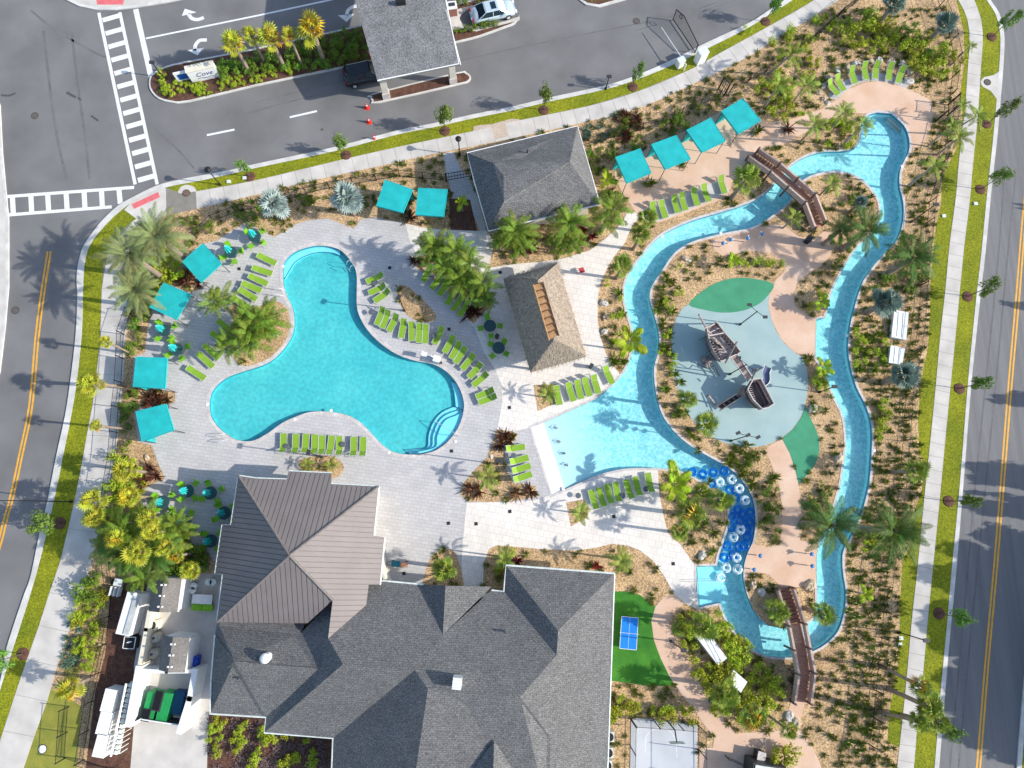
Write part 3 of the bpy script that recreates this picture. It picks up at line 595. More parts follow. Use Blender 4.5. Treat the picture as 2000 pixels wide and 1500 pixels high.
def prism_roof(V, Z, faces, parent, m, name='roof_face', thick=.12):
    objs = []
    for f in faces:
        top = [P(*V[n], Z[n]) for n in f]; n = len(top)
        if area([(p.x, p.y) for p in top]) < 0: top.reverse()
        v = top + [p - Vector((0, 0, thick)) for p in top]
        fs = [tuple(range(n)), tuple(range(2 * n - 1, n - 1, -1))] + [((i + 1) % n, i, i + n, (i + 1) % n + n) for i in range(n)]
        objs.append(wpart(name, mesh(name, v, fs, m), parent))
    return objs
def trim(V, Z, path, parent, name='gutter', m='gutter', r=.09, dz=-.03):
    return MB().tube([P(*V[n], Z[n]) + Vector((0, 0, dz)) for n in path], r, 6).wpart(name, M_[m], parent)
# --- clubhouse
club = thing('clubhouse', 'large clubhouse with brown metal pyramid roof and grey shingle roofs', 'building', P(800, 1300))
V = dict(ap=(566, 1085), nw=(466, 929), n1=(500, 934), n2=(560, 936), n3=(564, 920), n4=(647, 924), n5=(647, 945), ne=(740, 950), e1=(730, 1046), e2=(751, 1050), e3=(742, 1142), e4=(720, 1142), e5=(715, 1182), e6=(641, 1247), e7=(650, 1172), s1=(602, 1217), s2=(589, 1217), sw=(424, 1215), w1=(435, 1122), w2=(420, 1120), w3=(434, 1025), w4=(451, 1025))
FN = ['ap', 'nw', 'n1', 'n2', 'n3', 'n4', 'n5', 'ne']; FE = ['ap', 'ne', 'e1', 'e2', 'e3', 'e4', 'e5', 'e6', 'e7']; FS = ['ap', 'e7', 's1', 's2', 'sw']; FW = ['ap', 'sw', 'w1', 'w2', 'w3', 'w4', 'nw']
Z = roof_solve(V, dict(nw=4.2, ne=4.2, n1=4.2, n5=4.2, sw=4.2, w1=4.2, e3=4.0, ap=7.7), [FN, FE, FS, FW])
MV, MZ = V, Z
prism_roof(V, Z, [FN, FE, FS, FW], club, M_['metal_roof'], 'metal_roof')
def clip(poly, n, d, keep):                              # 2-D half plane clip of 3-D points
    out = []
    for i in range(len(poly)):
        a, b = poly[i - 1], poly[i]; da = (a.x * n.x + a.y * n.y - d) * keep; db = (b.x * n.x + b.y * n.y - d) * keep
        if (da >= 0) != (db >= 0): out.append(a.lerp(b, da / (da - db)))
        if db >= 0: out.append(b)
    return out
def panels(V, Z, f, parent, dirn, step, m, lift=.05):
    top = [P(*V[n], Z[n]) for n in f]
    n = Vector(dirn).normalized(); ds = [p.x * n.x + p.y * n.y for p in top]
    d = min(ds) + step * .3
    nrm = None
    while d < max(ds):
        a = clip(top, n, d - step + .04, 1); a = clip(a, n, d - .02, -1) if len(a) > 2 else a
        if len(a) > 2 and abs(area([(p.x, p.y) for p in a])) > .05:
            if area([(p.x, p.y) for p in a]) < 0: a.reverse()
            k = len(a); v = [p + Vector((0, 0, lift)) for p in a] + [p - Vector((0, 0, .02)) for p in a]
            wpart('roof_panel', mesh('roof_panel', v, [tuple(range(k))] + [((i + 1) % k, i, i + k, (i + 1) % k + k) for i in range(k)], m), parent)
        d += step
def updir(a, b):                                         # direction along an eave
    q = P(*b, 4) - P(*a, 4); return (q.x, q.y)
panels(V, Z, FN, club, updir((466, 929), (740, 950)), .42, M_['metal_roof'])
panels(V, Z, FS, club, updir((424, 1215), (600, 1219)), .42, M_['metal_roof'])
panels(V, Z, FE, club, updir((740, 950), (730, 1046)), .42, M_['metal_roof'])
panels(V, Z, FW, club, updir((466, 929), (451, 1025)), .42, M_['metal_roof'])
for o in list(club.children):
    if o.name.startswith('metal_roof'): o.data.materials[0] = M_['seam']
for a, b in (('ap', 'nw'), ('ap', 'ne'), ('ap', 'sw'), ('ap', 'e7')):
    MB().tube([P(*V[a], Z[a]) + Vector((0, 0, .06)), P(*V[b], Z[b]) + Vector((0, 0, .06))], .11, 6).wpart('ridge_cap', mat('ridge cap metal', (.2, .175, .165), .5), club)
for p in (['nw', 'n1', 'n2'], ['n3', 'n4'], ['n5', 'ne'], ['ne', 'e1'], ['e2', 'e3'], ['sw', 'w1', 'w2', 'w3', 'w4', 'nw']): trim(V, Z, p, club)
# shingle part
V = dict(a1=(742, 1134), a2=(827, 1142), a3=(870, 1144), a4=(960, 1146), a4b=(960, 1153), a5=(984, 1155), a6=(988, 1104), a7=(1200, 1120), g=(865, 1240), R1=(1090, 1232), R2=(1087, 1280), R3=(1016, 1361), R4=(1075, 1440), R5=(1074, 1600), eB=(1183, 1600),
         k1=(836, 1345), k2=(810, 1309), k3=(670, 1297), k4=(816, 1364), k5=(798, 1600), m1=(641, 1247), m2=(650, 1172), m3=(587, 1237), w1=(627, 1307), w2=(457, 1292), w3=(412, 1335), w4=(410, 1394), w5=(519, 1401), w6=(516, 1431), w7=(650, 1442), w8=(644, 1600), v0=(424, 1215), v1=(440, 1190), m4=(603, 1205), wn=(420, 1240), )
faces = [['a6', 'a7', 'R1'],                                   # 0 north wing, north slope
         ['a6', 'R1', 'R2', 'a5'],                             # 1 north wing, west slope
         ['a7', 'eB', 'R5', 'R4', 'R3', 'R2', 'R1'],           # 2 east slope
         ['a1', 'a2', 'g', 'a4b', 'a5', 'R2', 'R3', 'k1', 'k2', 'k3', 'm1', 'm2'],  # 3 main north slope
         ['a2', 'a3', 'g'], ['a3', 'a4', 'g'],                 # 4, 5 gable over the entry
         ['m2', 'm1', 'k3', 'w6', 'w5', 'w1', 'm3'],           # 6 west slope of the middle block
         ['k3', 'k2', 'w7', 'w6'],                             # 7 south slope of the middle block
         ['k2', 'k1', 'k4', 'k5', 'w8', 'w7'],                 # 8 west slope of the south block
         ['k1', 'R3', 'R4', 'R5', 'k5', 'k4'],  # 9 south slope of the main block
         ['wn', 'v0', 'v1', 'm4', 'm3', 'w1', 'w2'],                       # 10 north slope, west wing
         ['wn', 'w2', 'w3'],                                   # 11 west hip
         ['w3', 'w2', 'w1', 'w5', 'w4'],                       # 12 south slope, west wing
         ]
fixed = dict(a1=3.4, a2=3.4, a3=4.9, a4b=3.4, a5=3.4, a6=3.4, a7=3.4, eB=3.4, w3=3.3, w4=3.3, w5=3.3, w6=3.3, w7=3.3, w8=3.3, wn=3.3, v0=3.3, v1=3.6, m4=3.7, a4=3.5, R1=6.0, R2=6.2, k2=6.7, k3=6.5, k1=7.4, R3=7.5, w1=5.2, w2=5.0, k4=7.2, k5=6.8, R5=6.2, R4=6.2, g=5.9)
Z = dict(fixed)
def onplane(refs, *names):                               # height at which a roof corner lies on the plane through three others
    A = np.array([[V[n][0] / 1000, V[n][1] / 1000, 1] for n in refs]); B = np.array([ray(*V[n]).z / (Z[n] - H) for n in refs]); c = np.linalg.solve(A, B)
    for n in names: Z[n] = H + ray(*V[n]).z / float(c @ np.array([V[n][0] / 1000, V[n][1] / 1000, 1]))
Z['R3'] = 7.5
onplane(['a7', 'eB', 'R3'], 'R1', 'R2', 'R4', 'R5'); onplane(['a1', 'a5', 'R3'], 'k1', 'k2', 'k3', 'm1', 'm2', 'a2', 'a4b'); Z['R2'] = (Z['R2'] * 2 + 5.9) / 3
onplane(['w7', 'w8', 'k1'], 'k4', 'k5'); onplane(['w5', 'w6', 'k3'], 'w1', 'm3'); Z['w1'] = max(4.6, min(Z['w1'], 5.6)); Z['w2'] = Z['w1']; Z['m3'] = max(3.5, min(4.4, Z['m3'])); Z['v1'] = 3.6; Z['m4'] = 3.7; Z['a3'] = 4.9; onplane(['a1', 'a5', 'R3'], 'g'); Z['g'] += .05
print('ROOF', {k: round(v, 1) for k, v in Z.items()})
prism_roof(V, Z, faces, club, M_['shingle'], 'shingle_roof')
gz = zat0 = None
def _pt(x, y, dz): r = ray(x, y); return Vector((0, 0, H)) + r * (1 / float(np.linalg.lstsq(np.array([[V[n][0] / 1000, V[n][1] / 1000, 1] for n in faces[9]]), np.array([r2.z / (Z[n] - H) for n, r2 in ((n, ray(*V[n])) for n in faces[9])]), rcond=None)[0] @ np.array([x / 1000, y / 1000, 1]))) + Vector((0, 0, dz))
def dormer(pa, pl, pr, dz):
    a, l, r, t = _pt(*pa, .02), _pt(*pl, .02), _pt(*pr, .02), _pt((pl[0] + pr[0]) / 2, pl[1], dz)
    for tri in ((a, l, t), (a, t, r)): MB().add([*tri], [(0, 1, 2)] if (tri[1] - tri[0]).cross(tri[2] - tri[0]).z > 0 else [(2, 1, 0)]).wpart('dormer_slope', M_['shingle'], club)
dormer((965, 1445), (905, 1530), (1020, 1530), 1.6)
for p in (['a1', 'a2'], ['a4b', 'a5', 'a6', 'a7'], ['a7', 'eB'], ['wn', 'w3', 'w4', 'w5', 'w6', 'w7', 'w8']): trim(V, Z, p, club)
def walls(pts, z1, parent, inset=.6, m='wall', z0=.1):
    w = [P(a, b, z1) for a, b in pts]; w2 = offset([(p.x, p.y) for p in w], -inset)
    mb = MB(); n = len(w2)
    for i in range(n):
        a, b = Vector((*w2[i], 0)), Vector((*w2[(i + 1) % n], 0)); d = (b - a)
        if d.length < .05: continue
        mb.box(((a.x + b.x) / 2, (a.y + b.y) / 2, (z0 + z1 - .15) / 2), (d.length, .2, z1 - .15 - z0), math.atan2(d.y, d.x))
    return mb.wpart('wall', M_[m], parent)
walls([MV[k] for k in ('nw', 'n1', 'n2', 'n3', 'n4', 'n5', 'ne', 'e1', 'e2', 'e3')] + [(742, 1134), (827, 1142), (984, 1155), (988, 1104), (1200, 1120), (1183, 1600), (644, 1600), (650, 1442), (516, 1431), (519, 1401), (410, 1394), (412, 1335), (420, 1240), (424, 1215), (435, 1122), (420, 1120), (434, 1025), (451, 1025)], 3.3, club, .7)
def zat(f, x, y):
    A = np.array([[V[n][0] / 1000, V[n][1] / 1000, 1] for n in f]); B = np.array([ray(*V[n]).z / (Z[n] - H) for n in f]); c = np.linalg.lstsq(A, B, rcond=None)[0]
    return H + ray(x, y).z / float(c @ np.array([x / 1000, y / 1000, 1]))
zN = lambda x, y: zat(faces[3], x, y)
zW = lambda x, y: zat(faces[10], x, y)
# roof fittings
def fitting(px, py, z, kind):
    p = P(px, py, z)
    if kind == 'dome':
        t = thing('roof_vent', 'round white vent on the grey shingle roof', 'vent', p); MB().lathe([(.36, -.6), (.36, .15)], 16).part('flue', M_['white'], t); MB().lathe([(.42, .15), (.40, .3), (.25, .42), (.02, .47)], 16).part('cap', M_['white'], t, True)
    elif kind == 'box':
        t = thing('roof_vent', 'square white vent box on the grey shingle roof', 'vent', p, R(-6)); MB().box((0, 0, -.1), (.7, .85, 1.1)).part('housing', M_['white'], t)
        for k in range(3): MB().box((0, -.27 + k * .27, .47), (.6, .05, .05)).part('louvre', M_['gutter'], t)
    else:
        t = thing('roof_vent', kind, 'vent', p); MB().lathe([(.07, -.5), (.07, .3)], 8).part('pipe', M_['dkmetal'], t); MB().lathe([(.11, .28), (.11, .36)], 8).part('cap', M_['dkmetal'], t)
fitting(519, 1285, zW(519, 1289) + .5, 'dome'); fitting(893, 1333, zN(893, 1336) + .5, 'box'); fitting(985, 1233, zN(985, 1233) + .1, 'small dark pipe on the clubhouse north slope')
fitting(467, 1323, zat(faces[12], 467, 1323) + .1, 'small dark pipe on the clubhouse west wing')
# --- pavilion (restroom building)
def S3(x, y, ox, oy, k): return (ox + x / k, oy + y / k)
q = lambda x, y: S3(x, y, 860, 230, 2000 / 380)
pav = thing('pool_pavilion', 'grey shingle hip roof pavilion at the north pool gate', 'building', P(1040, 350))
V = dict(nw=q(275, 360), ne=q(1410, 85), se=q(1640, 890), sw=q(495, 1165), r1=q(650, 600), r2=q(1330, 455), s=q(1480, 945), p1=q(545, 465), p2=q(655, 860), p3=q(350, 655), e1=q(1270, 290), e2=q(1370, 690))
faces = [['nw', 'ne', 'e1', 'r2', 'r1', 'p1'], ['ne', 'se', 'e2', 'r2', 'e1'], ['sw', 'p2', 'r1', 'r2', 'e2', 'se'], ['p1', 'r1', 'p2'], ['nw', 'p1', 'p3'], ['p1', 'p2', 'p3'], ['p3', 'p2', 'sw']]
faces = [['nw', 'ne', 'r2', 'r1', 'p1'], ['ne', 'se', 'r2'], ['sw', 'p2', 'r1', 'r2', 'se'], ['p1', 'r1', 'p2'], ['nw', 'p1', 'p3'], ['p1', 'p2', 'p3'], ['p3', 'p2', 'sw']]
Z = dict(nw=3.3, ne=3.3, se=3.3, sw=3.3, r1=6.3, r2=6.3, p1=5.0, p2=5.0, p3=4.0)
Z = roof_solve(V, dict(nw=3.3, ne=3.3, se=3.3, sw=3.3, r1=5.4, r2=5.4), [faces[0], faces[1], faces[2]])
Z['p1'] = 4.9; Z['p2'] = 5.1; Z['p3'] = 3.3
print('PAV', {k: round(v, 1) for k, v in Z.items()})
prism_roof(V, Z, faces, pav, M_['shingle'], 'shingle_roof')
trim(V, Z, ['se', 'sw', 'p3', 'nw', 'ne', 'se'], pav, 'fascia', 'white', .07)
walls([V[k] for k in ('nw', 'ne', 'se', 'sw')], 3.2, pav, .7)
fitting(1030, 297, zat(faces[0], 1030, 297) + .1, 'small dark pipe on the pool pavilion roof')
# --- entrance canopy
can = thing('entrance_canopy', 'gatehouse canopy with flat grey shingle slope over the entry lanes', 'building', P(800, 120))
V = dict(sw=(737, 157), se=(896, 124), nr=(868, -12), nl=(692, -4), fr=(845, -150), fl=(660, -120))
faces = [['sw', 'se', 'nr', 'nl'], ['nl', 'nr', 'fr', 'fl']]
Z = dict(sw=5.0, se=5.0, nr=6.6, nl=6.6, fr=5.0, fl=5.0)
prism_roof(V, Z, faces, can, M_['canopy_shingle'], 'shingle_roof', .3)
trim(V, Z, ['sw', 'se', 'nr'], can, 'fascia', 'white', .06)
MB().tube([P(900, 127, 4.9), P(872, 20, 6.2)], .05, 5).wpart('gutter', M_['white'], can)
MB().box((0, 0, 0), (.9, .35, .5), R(8), Matrix.Translation(P(783, 4, 6.7))).wpart('roof_vent', M_['black'], can)
for (a, b) in ((755, 189), (885, 160)):
    p = P(a, b, .12); MB().box((p.x, p.y, 2.5), (.62, .5, 4.8), R(12)).wpart('pier', M_['wall'], can); MB().box((p.x, p.y, .55), (.78, .66, .9), R(12)).wpart('pier_base', M_['coping'], can)
for (a, b) in ((740, 130), (880, 100)):
    pass
p1, p2 = P(755, 189, 4.7), P(885, 160, 4.7)
MB().box(tuple((P(755, 189, 0) + P(885, 160, 0)) / 2 + Vector((0, 0, 4.65))), ((p2 - p1).length + .9, .3, .35), math.atan2((p2 - p1).y, (p2 - p1).x)).wpart('beam', M_['white'], can)
# guard booth under the canopy
gb = P(800, 80, 0); MB().box((gb.x, gb.y, 1.5), (2.4, 4.2, 2.8), R(-77)).wpart('booth', M_['wall'], can)
# kiosk booth by the parking bay
kb = thing('brick_kiosk', 'small brick kiosk with white cap beside the silver car', 'kiosk', P(884, 26, .15), R(10))
MB().box((0, 0, .55), (.9, .8, 1.1)).part('brick_base', mat('red brown brick', (.32, .15, .11), .9, .2, 6), kb); MB().box((0, 0, 1.16), (1.0, .9, .12)).part('cap', M_['white'], kb); MB().box((0, .05, 1.24), (.65, .4, .04)).part('screen', M_['dkmetal'], kb)
# --- tiki hut
q = lambda x, y: S3(x, y, 970, 500, 1188 / 190)
tik = thing('tiki_hut', 'large tiki hut with thatched roof and timber ridge skylight', 'building', P(1065, 620))
V = dict(tl=q(85, 275), tr=q(745, 85), br=q(1095, 1220), bl=q(415, 1415), rt=q(500, 300), rb=q(700, 1010))
faces = [['tl', 'tr', 'rt'], ['tr', 'br', 'rb', 'rt'], ['br', 'bl', 'rb'], ['bl', 'tl', 'rt', 'rb']]
Z = dict(tl=3.0, tr=3.0, br=3.0, bl=3.0, rt=6.4, rb=6.4)
prism_roof(V, Z, faces, tik, M_['thatch'], 'thatch_slope', .35)
# thatch fringe and loose reeds: stuff joined under the hut
mb = MB()
for f in faces:
    top = [P(*V[n], Z[n]) for n in f]
    a, b = top[0], top[1]; up = ((top[2] + top[-1]) / 2 - (a + b) / 2)
    nn = (b - a).cross(up).normalized(); nn = nn if nn.z > 0 else -nn
    for k in range(900):
        t = random.random(); s = random.random() ** (1.0 if k % 3 else 3)
        base = a.lerp(b, t).lerp((top[-1] if len(top) == 4 else top[2]).lerp(top[2], t), s) + nn * .04
        d = (-up.normalized() + Vector((random.uniform(-.35, .35), random.uniform(-.35, .35), random.uniform(-.05, .1)))).normalized(); L = random.uniform(.3, .6); w = d.cross(nn) * .025
        mb.add([base + w, base - w, base + d * L + nn * random.uniform(0, .07)], [(0, 1, 2)])
mb.wpart('thatch_reeds', mat('dry thatch reeds', (.50, .42, .33), .95, .3, 8, col2=(.24, .19, .15)), tik, kind='stuff')
# skylight boards
q4 = [q(445, 350), q(565, 320), q(760, 975), q(640, 1030)]
sk = [P(*a, 6.75) for a in q4]
for k in range(8):
    t0, t1 = k / 8, (k + 1) / 8 - .012
    v = [sk[0].lerp(sk[3], t0), sk[1].lerp(sk[2], t0), sk[1].lerp(sk[2], t1), sk[0].lerp(sk[3], t1)]
    dz = Vector((0, 0, .12)); m1 = (v[0] + v[1]) / 2; v2 = [v[0] - dz, v[1] - dz, v[2] - dz + Vector((0, 0, .1)), v[3] - dz + Vector((0, 0, .1))]
    MB().add(v2 + [p - Vector((0, 0, .06)) for p in v2], [(3, 2, 1, 0), (4, 5, 6, 7), (0, 1, 5, 4), (1, 2, 6, 5), (2, 3, 7, 6), (3, 0, 4, 7)]).wpart('skylight_panel', M_['wood'], tik)
    MB().tube([v[0].lerp(v[1], -.02) + Vector((0, 0, -.02)), v[1] + Vector((0, 0, .02))], .045, 5).wpart('rib', mat('dark timber', (.14, .07, .035), .8), tik)
MB().tube([sk[0], sk[3]], .06, 5).wpart('rail', M_['wood'], tik); MB().tube([sk[1], sk[2]], .06, 5).wpart('rail', mat('dark timber', (.14, .07, .035), .8), tik)
for (u, v_) in ((.1, .08), (.9, .08), (.1, .5), (.9, .5), (.1, .92), (.9, .92)):
    a = P(*V['tl'], 3).lerp(P(*V['tr'], 3), u); b = P(*V['bl'], 3).lerp(P(*V['br'], 3), u); p = a.lerp(b, v_)
    MB().tube([(p.x, p.y, .1), (p.x, p.y, 3.3)], .12, 8).wpart('post', M_['wood'], tik)
a = P(*V['tl'], 3).lerp(P(*V['br'], 3), .5); dd = P(*V['br'], 3) - P(*V['tr'], 3)
MB().box((a.x, a.y, .65), (5, 1.6, 1.1), math.atan2(dd.y, dd.x)).wpart('bar_counter', M_['wood'], tik)
# --- service yard: two small roofed enclosures, walls, dumpster
def T(c, r, x, y): return (500 * c + x / 4, 375 * r + y / 4)
t_ = lambda x, y: T(0, 3, x, y)
enc = thing('pump_shelter', 'small pump shelter with brown shingle roof above the white wall', 'building', P(320, 1160))
V = dict(a=t_(1190, 10), b=t_(1425, 20), c=t_(1390, 280), d=t_(1160, 275), r1=t_(1282, 15), r2=t_(1245, 285))
Z = dict(a=2.9, b=2.9, c=2.9, d=2.9, r1=3.7, r2=3.7)
M_['brown_sh'] = mat('grey brown shingles', (.20, .185, .17), .9, .12, 1, fine=.35, fscale=9)
prism_roof(V, Z, [['a', 'r1', 'r2', 'd'], ['r1', 'b', 'c', 'r2']], enc, M_['brown_sh'], 'roof_slope')
trim(V, Z, ['b', 'c'], enc, 'fascia', 'white', .08); walls([V[k] for k in 'abcd'], 2.7, enc, .15, 'white')
for yy in (70, 155, 240):
    for dx in (0, 30): p = P(*t_(1262 + dx - (yy - 70) * .15, yy), 3.75); MB().box(tuple(p), (.14, .14, .1)).wpart('roof_light', M_['white'], enc)
enc2 = thing('equipment_shelter', 'equipment shelter with brown shingle roof between white yard walls', 'building', P(350, 1290))
V = dict(a=t_(1275, 465), b=t_(1480, 480), c=t_(1440, 755), d=t_(1240, 735), r1=t_(1352, 478), r2=t_(1312, 755), x=t_(1535, 460), y=t_(1515, 745))
Z = dict(a=2.9, b=3.2, c=3.2, d=2.9, r1=3.7, r2=3.7)
prism_roof(V, Z, [['a', 'r1', 'r2', 'd'], ['r1', 'b', 'c', 'r2']], enc2, M_['brown_sh'], 'roof_slope')
walls([V[k] for k in 'abcd'], 2.7, enc2, .15, 'white')
for yy in (533, 620, 710):
    for dx in (-12, 15): p = P(*t_(1350 + dx - (yy - 533) * .14, yy), 3.75); MB().box(tuple(p), (.14, .14, .1)).wpart('roof_light', M_['white'], enc2)
def wallrun(name, label, pts, z1, th=.25, m='white', cat='wall'):
    w = [P(a, b, z1) for a, b in pts]; o = thing(name, label, cat, (w[0].x, w[0].y, .1)); 
    for i in range(len(w) - 1):
        a, b = w[i], w[i + 1]; d = b - a; MB().box(((a.x + b.x) / 2, (a.y + b.y) / 2, (z1 + .1) / 2), (d.length + th * .9, th, z1 - .1), math.atan2(d.y, d.x)).wpart('wall_panel', M_[m], o)
    return o
M_['cream'] = mat('cream wall', (.74, .68, .54), .85, .05, 2)
wallrun('yard_wall', 'cream wall along the west side of the service yard', [t_(1165, 280), t_(1140, 420), t_(1085, 715)], 1.9, .32, 'cream')
wallrun('yard_wall', 'white enclosure wall around the green dumpster, west side', [t_(1080, 725), t_(1000, 1160)], 2.2, .5)
wallrun('yard_wall', 'white enclosure wall around the green dumpster, north side', [t_(1090, 740), t_(1300, 748), t_(1530, 745)], 2.1, .3)
wallrun('yard_wall', 'white enclosure wall around the green dumpster, east side', [t_(1520, 745), t_(1480, 960), t_(1400, 1215)], 2.2, .45)
for k, (A, B) in enumerate(((t_(1020, 1160), t_(1105, 1115)), (t_(1110, 1120), t_(1405, 1165)))):
    a, b = P(*A, 1.7), P(*B, 1.7); o = thing('yard_gate', ('half open' if k == 0 else 'long closed') + ' charcoal gate at the dumpster enclosure mouth', 'gate', (a.x, a.y, .1)); d = b - a
    n = max(2, int(d.length / .35))
    for i in range(n): c = a.lerp(b, (i + .5) / n); MB().box((c.x, c.y, .95), (d.length / n - .03, .06, 1.5), math.atan2(d.y, d.x)).wpart('board', M_['dkmetal'], o)
    MB().box(((a.x + b.x) / 2, (a.y + b.y) / 2, 1.72), (d.length, .09, .08), math.atan2(d.y, d.x)).wpart('top_rail', M_['white'], o)
# pool pumps and tanks seen between the walls
for k, (x, y, lb) in enumerate(((1230, 475, 'pale pump filter tank at the north end of the equipment bay'), (1215, 600, 'pale pump filter tank at the south end of the equipment bay'))):
    p = P(*t_(x, y), .5); t = thing('filter_tank', lb, 'tank', (p.x, p.y, .12)); MB().lathe([(.42, 0), (.45, .2), (.45, .8), (.3, 1.0), (.05, 1.06)], 16).part('vessel', mat('beige plastic', (.55, .5, .4), .6), t, True); MB().lathe([(.1, 1.04), (.1, 1.2)], 8).part('valve', M_['dkmetal'], t)
p = P(*t_(1200, 380), .8); t = thing('fan_unit', 'round black fan unit on the yard wall', 'fan', (p.x, p.y, .12)); MB().box((0, 0, .5), (.8, .8, 1.0)).part('casing', M_['cream'], t); MB().lathe([(.34, 1.0), (.34, 1.06)], 18).part('fan_guard', M_['black'], t)
for k in range(5): MB().box((.16 * math.cos(k * 1.256), .16 * math.sin(k * 1.256), 1.08), (.28, .1, .02), k * 1.256).part('blade', M_['dkmetal'], t)
# dumpster / compactor
gm = mat('green painted steel', (.02, .30, .08), .5, .1, 4)
p = P(*t_(1240, 1000), .6); t = thing('dumpster', 'green dumpster with black ribbed lids in the walled enclosure', 'dumpster', (p.x, p.y, .12), R(-10))
sc = .25 / 5.3 
MB().box((-.35, 0, .65), (1.0, 2.1, 1.2)).part('bin_body', gm, t); MB().box((.85, .1, .7), (.9, 2.3, 1.3)).part('bin_body', gm, t)
for k in range(6): MB().box((.2 + k * .09 - .2, .55, 1.42), (.06, 1.5, .07)).part('lid_rib', M_['black'], t)
MB().box((.22, .5, 1.36), (.75, 1.6, .08)).part('lid', M_['dkmetal'], t)
MB().box((-.55, -.75, 1.32), (.8, 1.0, .06)).part('lid', M_['dkmetal'], t)
for k in range(5): MB().box((-.85 + k * .16, -.75, 1.38), (.07, .95, .06)).part('lid_rib', M_['black'], t)
MB().box((.35, -.75, 1.1), (.75, .9, .1)).part('rubbish_sacks', M_['black'], t)
p = P(*t_(1410, 975), .5); t = thing('dumpster_side', 'dark blue covered bin beside the green dumpster', 'bin', (p.x, p.y, .12), R(-6)); t.name = 'wheeled_skip'
MB().box((0, 0, .5), (.85, 1.8, .9)).part('bin_body', mat('navy plastic', (.02, .06, .16), .5), t); MB().box((0, 0, .98), (.9, 1.85, .06)).part('lid', mat('navy lid', (.015, .09, .17), .4), t)
p = P(*t_(1520, 680), .5); t = thing('recycling_cart', 'bright blue recycling cart beside the equipment shelter', 'bin', (p.x, p.y, .12), R(-8)); bl = mat('blue plastic', (.02, .08, .55), .4)
MB().box((0, 0, .5), (.7, 1.35, .95)).part('cart_body', bl, t); MB().box((.05, .3, 1.0), (.6, .6, .06)).part('lid', bl, t); MB().box((.3, .3, .9), (.3, .3, .3)).part('handle', bl, t)
# white propane tank, AC units, utility rack
p = P(*t_(1040, 285), 1.0); t = thing('storage_tank', 'long white box tank beside the pump shelter', 'tank', (p.x, p.y, .1), R(-11))
MB().box((0, 0, .9), (1.15, 3.5, 1.7)).part('tank_body', M_['white'], t); MB().box((.35, 0, 1.78), (.5, 3.3, .12)).part('service_panel', mat('grey white panel', (.5, .52, .5), .6), t); MB().lathe([(.16, 1.8), (.16, 1.95)], 10, (.2, 1.7, 0)).part('hatch', M_['white'], t)
p = P(*t_(1037, 512), .4); t = thing('fan_unit', 'square black condenser with white rim below the white tank', 'fan', (p.x, p.y, .1), R(-4)); MB().box((0, 0, .45), (1.0, 1.0, .8)).part('casing', M_['black'], t)
for a in range(4): MB().box((.48 * math.cos(a * math.pi / 2), .48 * math.sin(a * math.pi / 2), .88), (.05, 1.0, .05), a * math.pi / 2).part('rim', M_['white'], t)
for dx in (-.1, .05): MB().box((dx, .05, .87), (.07, .3, .02), R(-60)).part('blade', M_['white'], t)
for k, (x, y, s) in enumerate(((885, 955, 1), (850, 1130, 1), (825, 1305, 1))):
    p = P(*t_(x, y), .9); t = thing('electrical_cabinet', ('northernmost', 'middle', 'southernmost')[k] + ' of three white cabinets beside the pipe rack', 'cabinet', (p.x, p.y, .1), R(-10), 'white cabinets beside the pipe rack')
    MB().box((0, 0, .75), (.95, 1.75, 1.5)).part('cabinet_body', M_['white'], t); MB().box((0, 0, 1.52), (1.0, 1.8, .05)).part('cabinet_top', M_['white'], t)
t = thing('pipe_rack', 'white rack of meters and pipes on the gravel strip', 'rack', P(*t_(930, 1150), .1))
a, b = P(*t_(985, 840), 1.9), P(*t_(865, 1410), 1.9)
MB().tube([a, b], .09, 6).wpart('rail', M_['white'], t); MB().tube([a - Vector((0, 0, .9)), b - Vector((0, 0, .9))], .06, 6).wpart('rail', M_['white'], t)
for k in range(14):
    c = a.lerp(b, (k + .5) / 14); MB().tube([(c.x, c.y, .1), (c.x, c.y, 1.9)], .04, 5).wpart('post', M_['white'], t)
    MB().box((c.x + .22, c.y, 1.4), (.25, .3, .5), R(-12)).wpart('meter', M_['gutter'], t); MB().tube([(c.x, c.y, 1.85), (c.x + .5, c.y - .1, 1.5), (c.x + .5, c.y - .1, .3)], .035, 5).wpart('pipe', M_['gutter'], t)
p = P(*t_(920, 90), .3); t = thing('meter_stand', 'white utility frame on the mulch above the storage tank', 'rack', (p.x, p.y, .1), R(-10))
for a in (-.35, 0, .35): MB().box((a, -.3, .4), (.08, .8, .6)).part('rail', M_['white'], t)
MB().box((.1, .5, .5), (.7, .6, .3)).part('box', M_['gutter'], t)
# stacked outdoor chairs, table and bins in the shade of the clubhouse
gp = mat('lime cushion', (.22, .50, .03), .8, .1, 5)
for k, (x, y, w, d, lb) in enumerate(((1455, 150, .45, 1.7, 'long lime green bench cushion against the pump shelter'), (1580, 245, 1.9, .55, 'lime green storage bench below the white table'))):
    p = P(*t_(x, y), .5); t = thing('storage_bench', lb, 'bench', (p.x, p.y, .12), R(-3)); 
    for s in (-.5, .5): MB().box((s * w * .5 if w > d else 0, s * d * .5 if d > w else 0, .4), (w * (.48 if w > d else 1), d * (.48 if d > w else 1), .2)).part('cushion', gp, t)
    MB().box((0, 0, .15), (w * .9, d * .9, .3)).part('base', M_['dkmetal'], t)
p = P(*t_(1585, 180), .7); t = thing('folding_table', 'white folding table in the service yard shade', 'table', (p.x, p.y, .12), R(-3)); MB().box((0, 0, .72), (1.75, .8, .04)).part('tabletop', M_['white'], t)
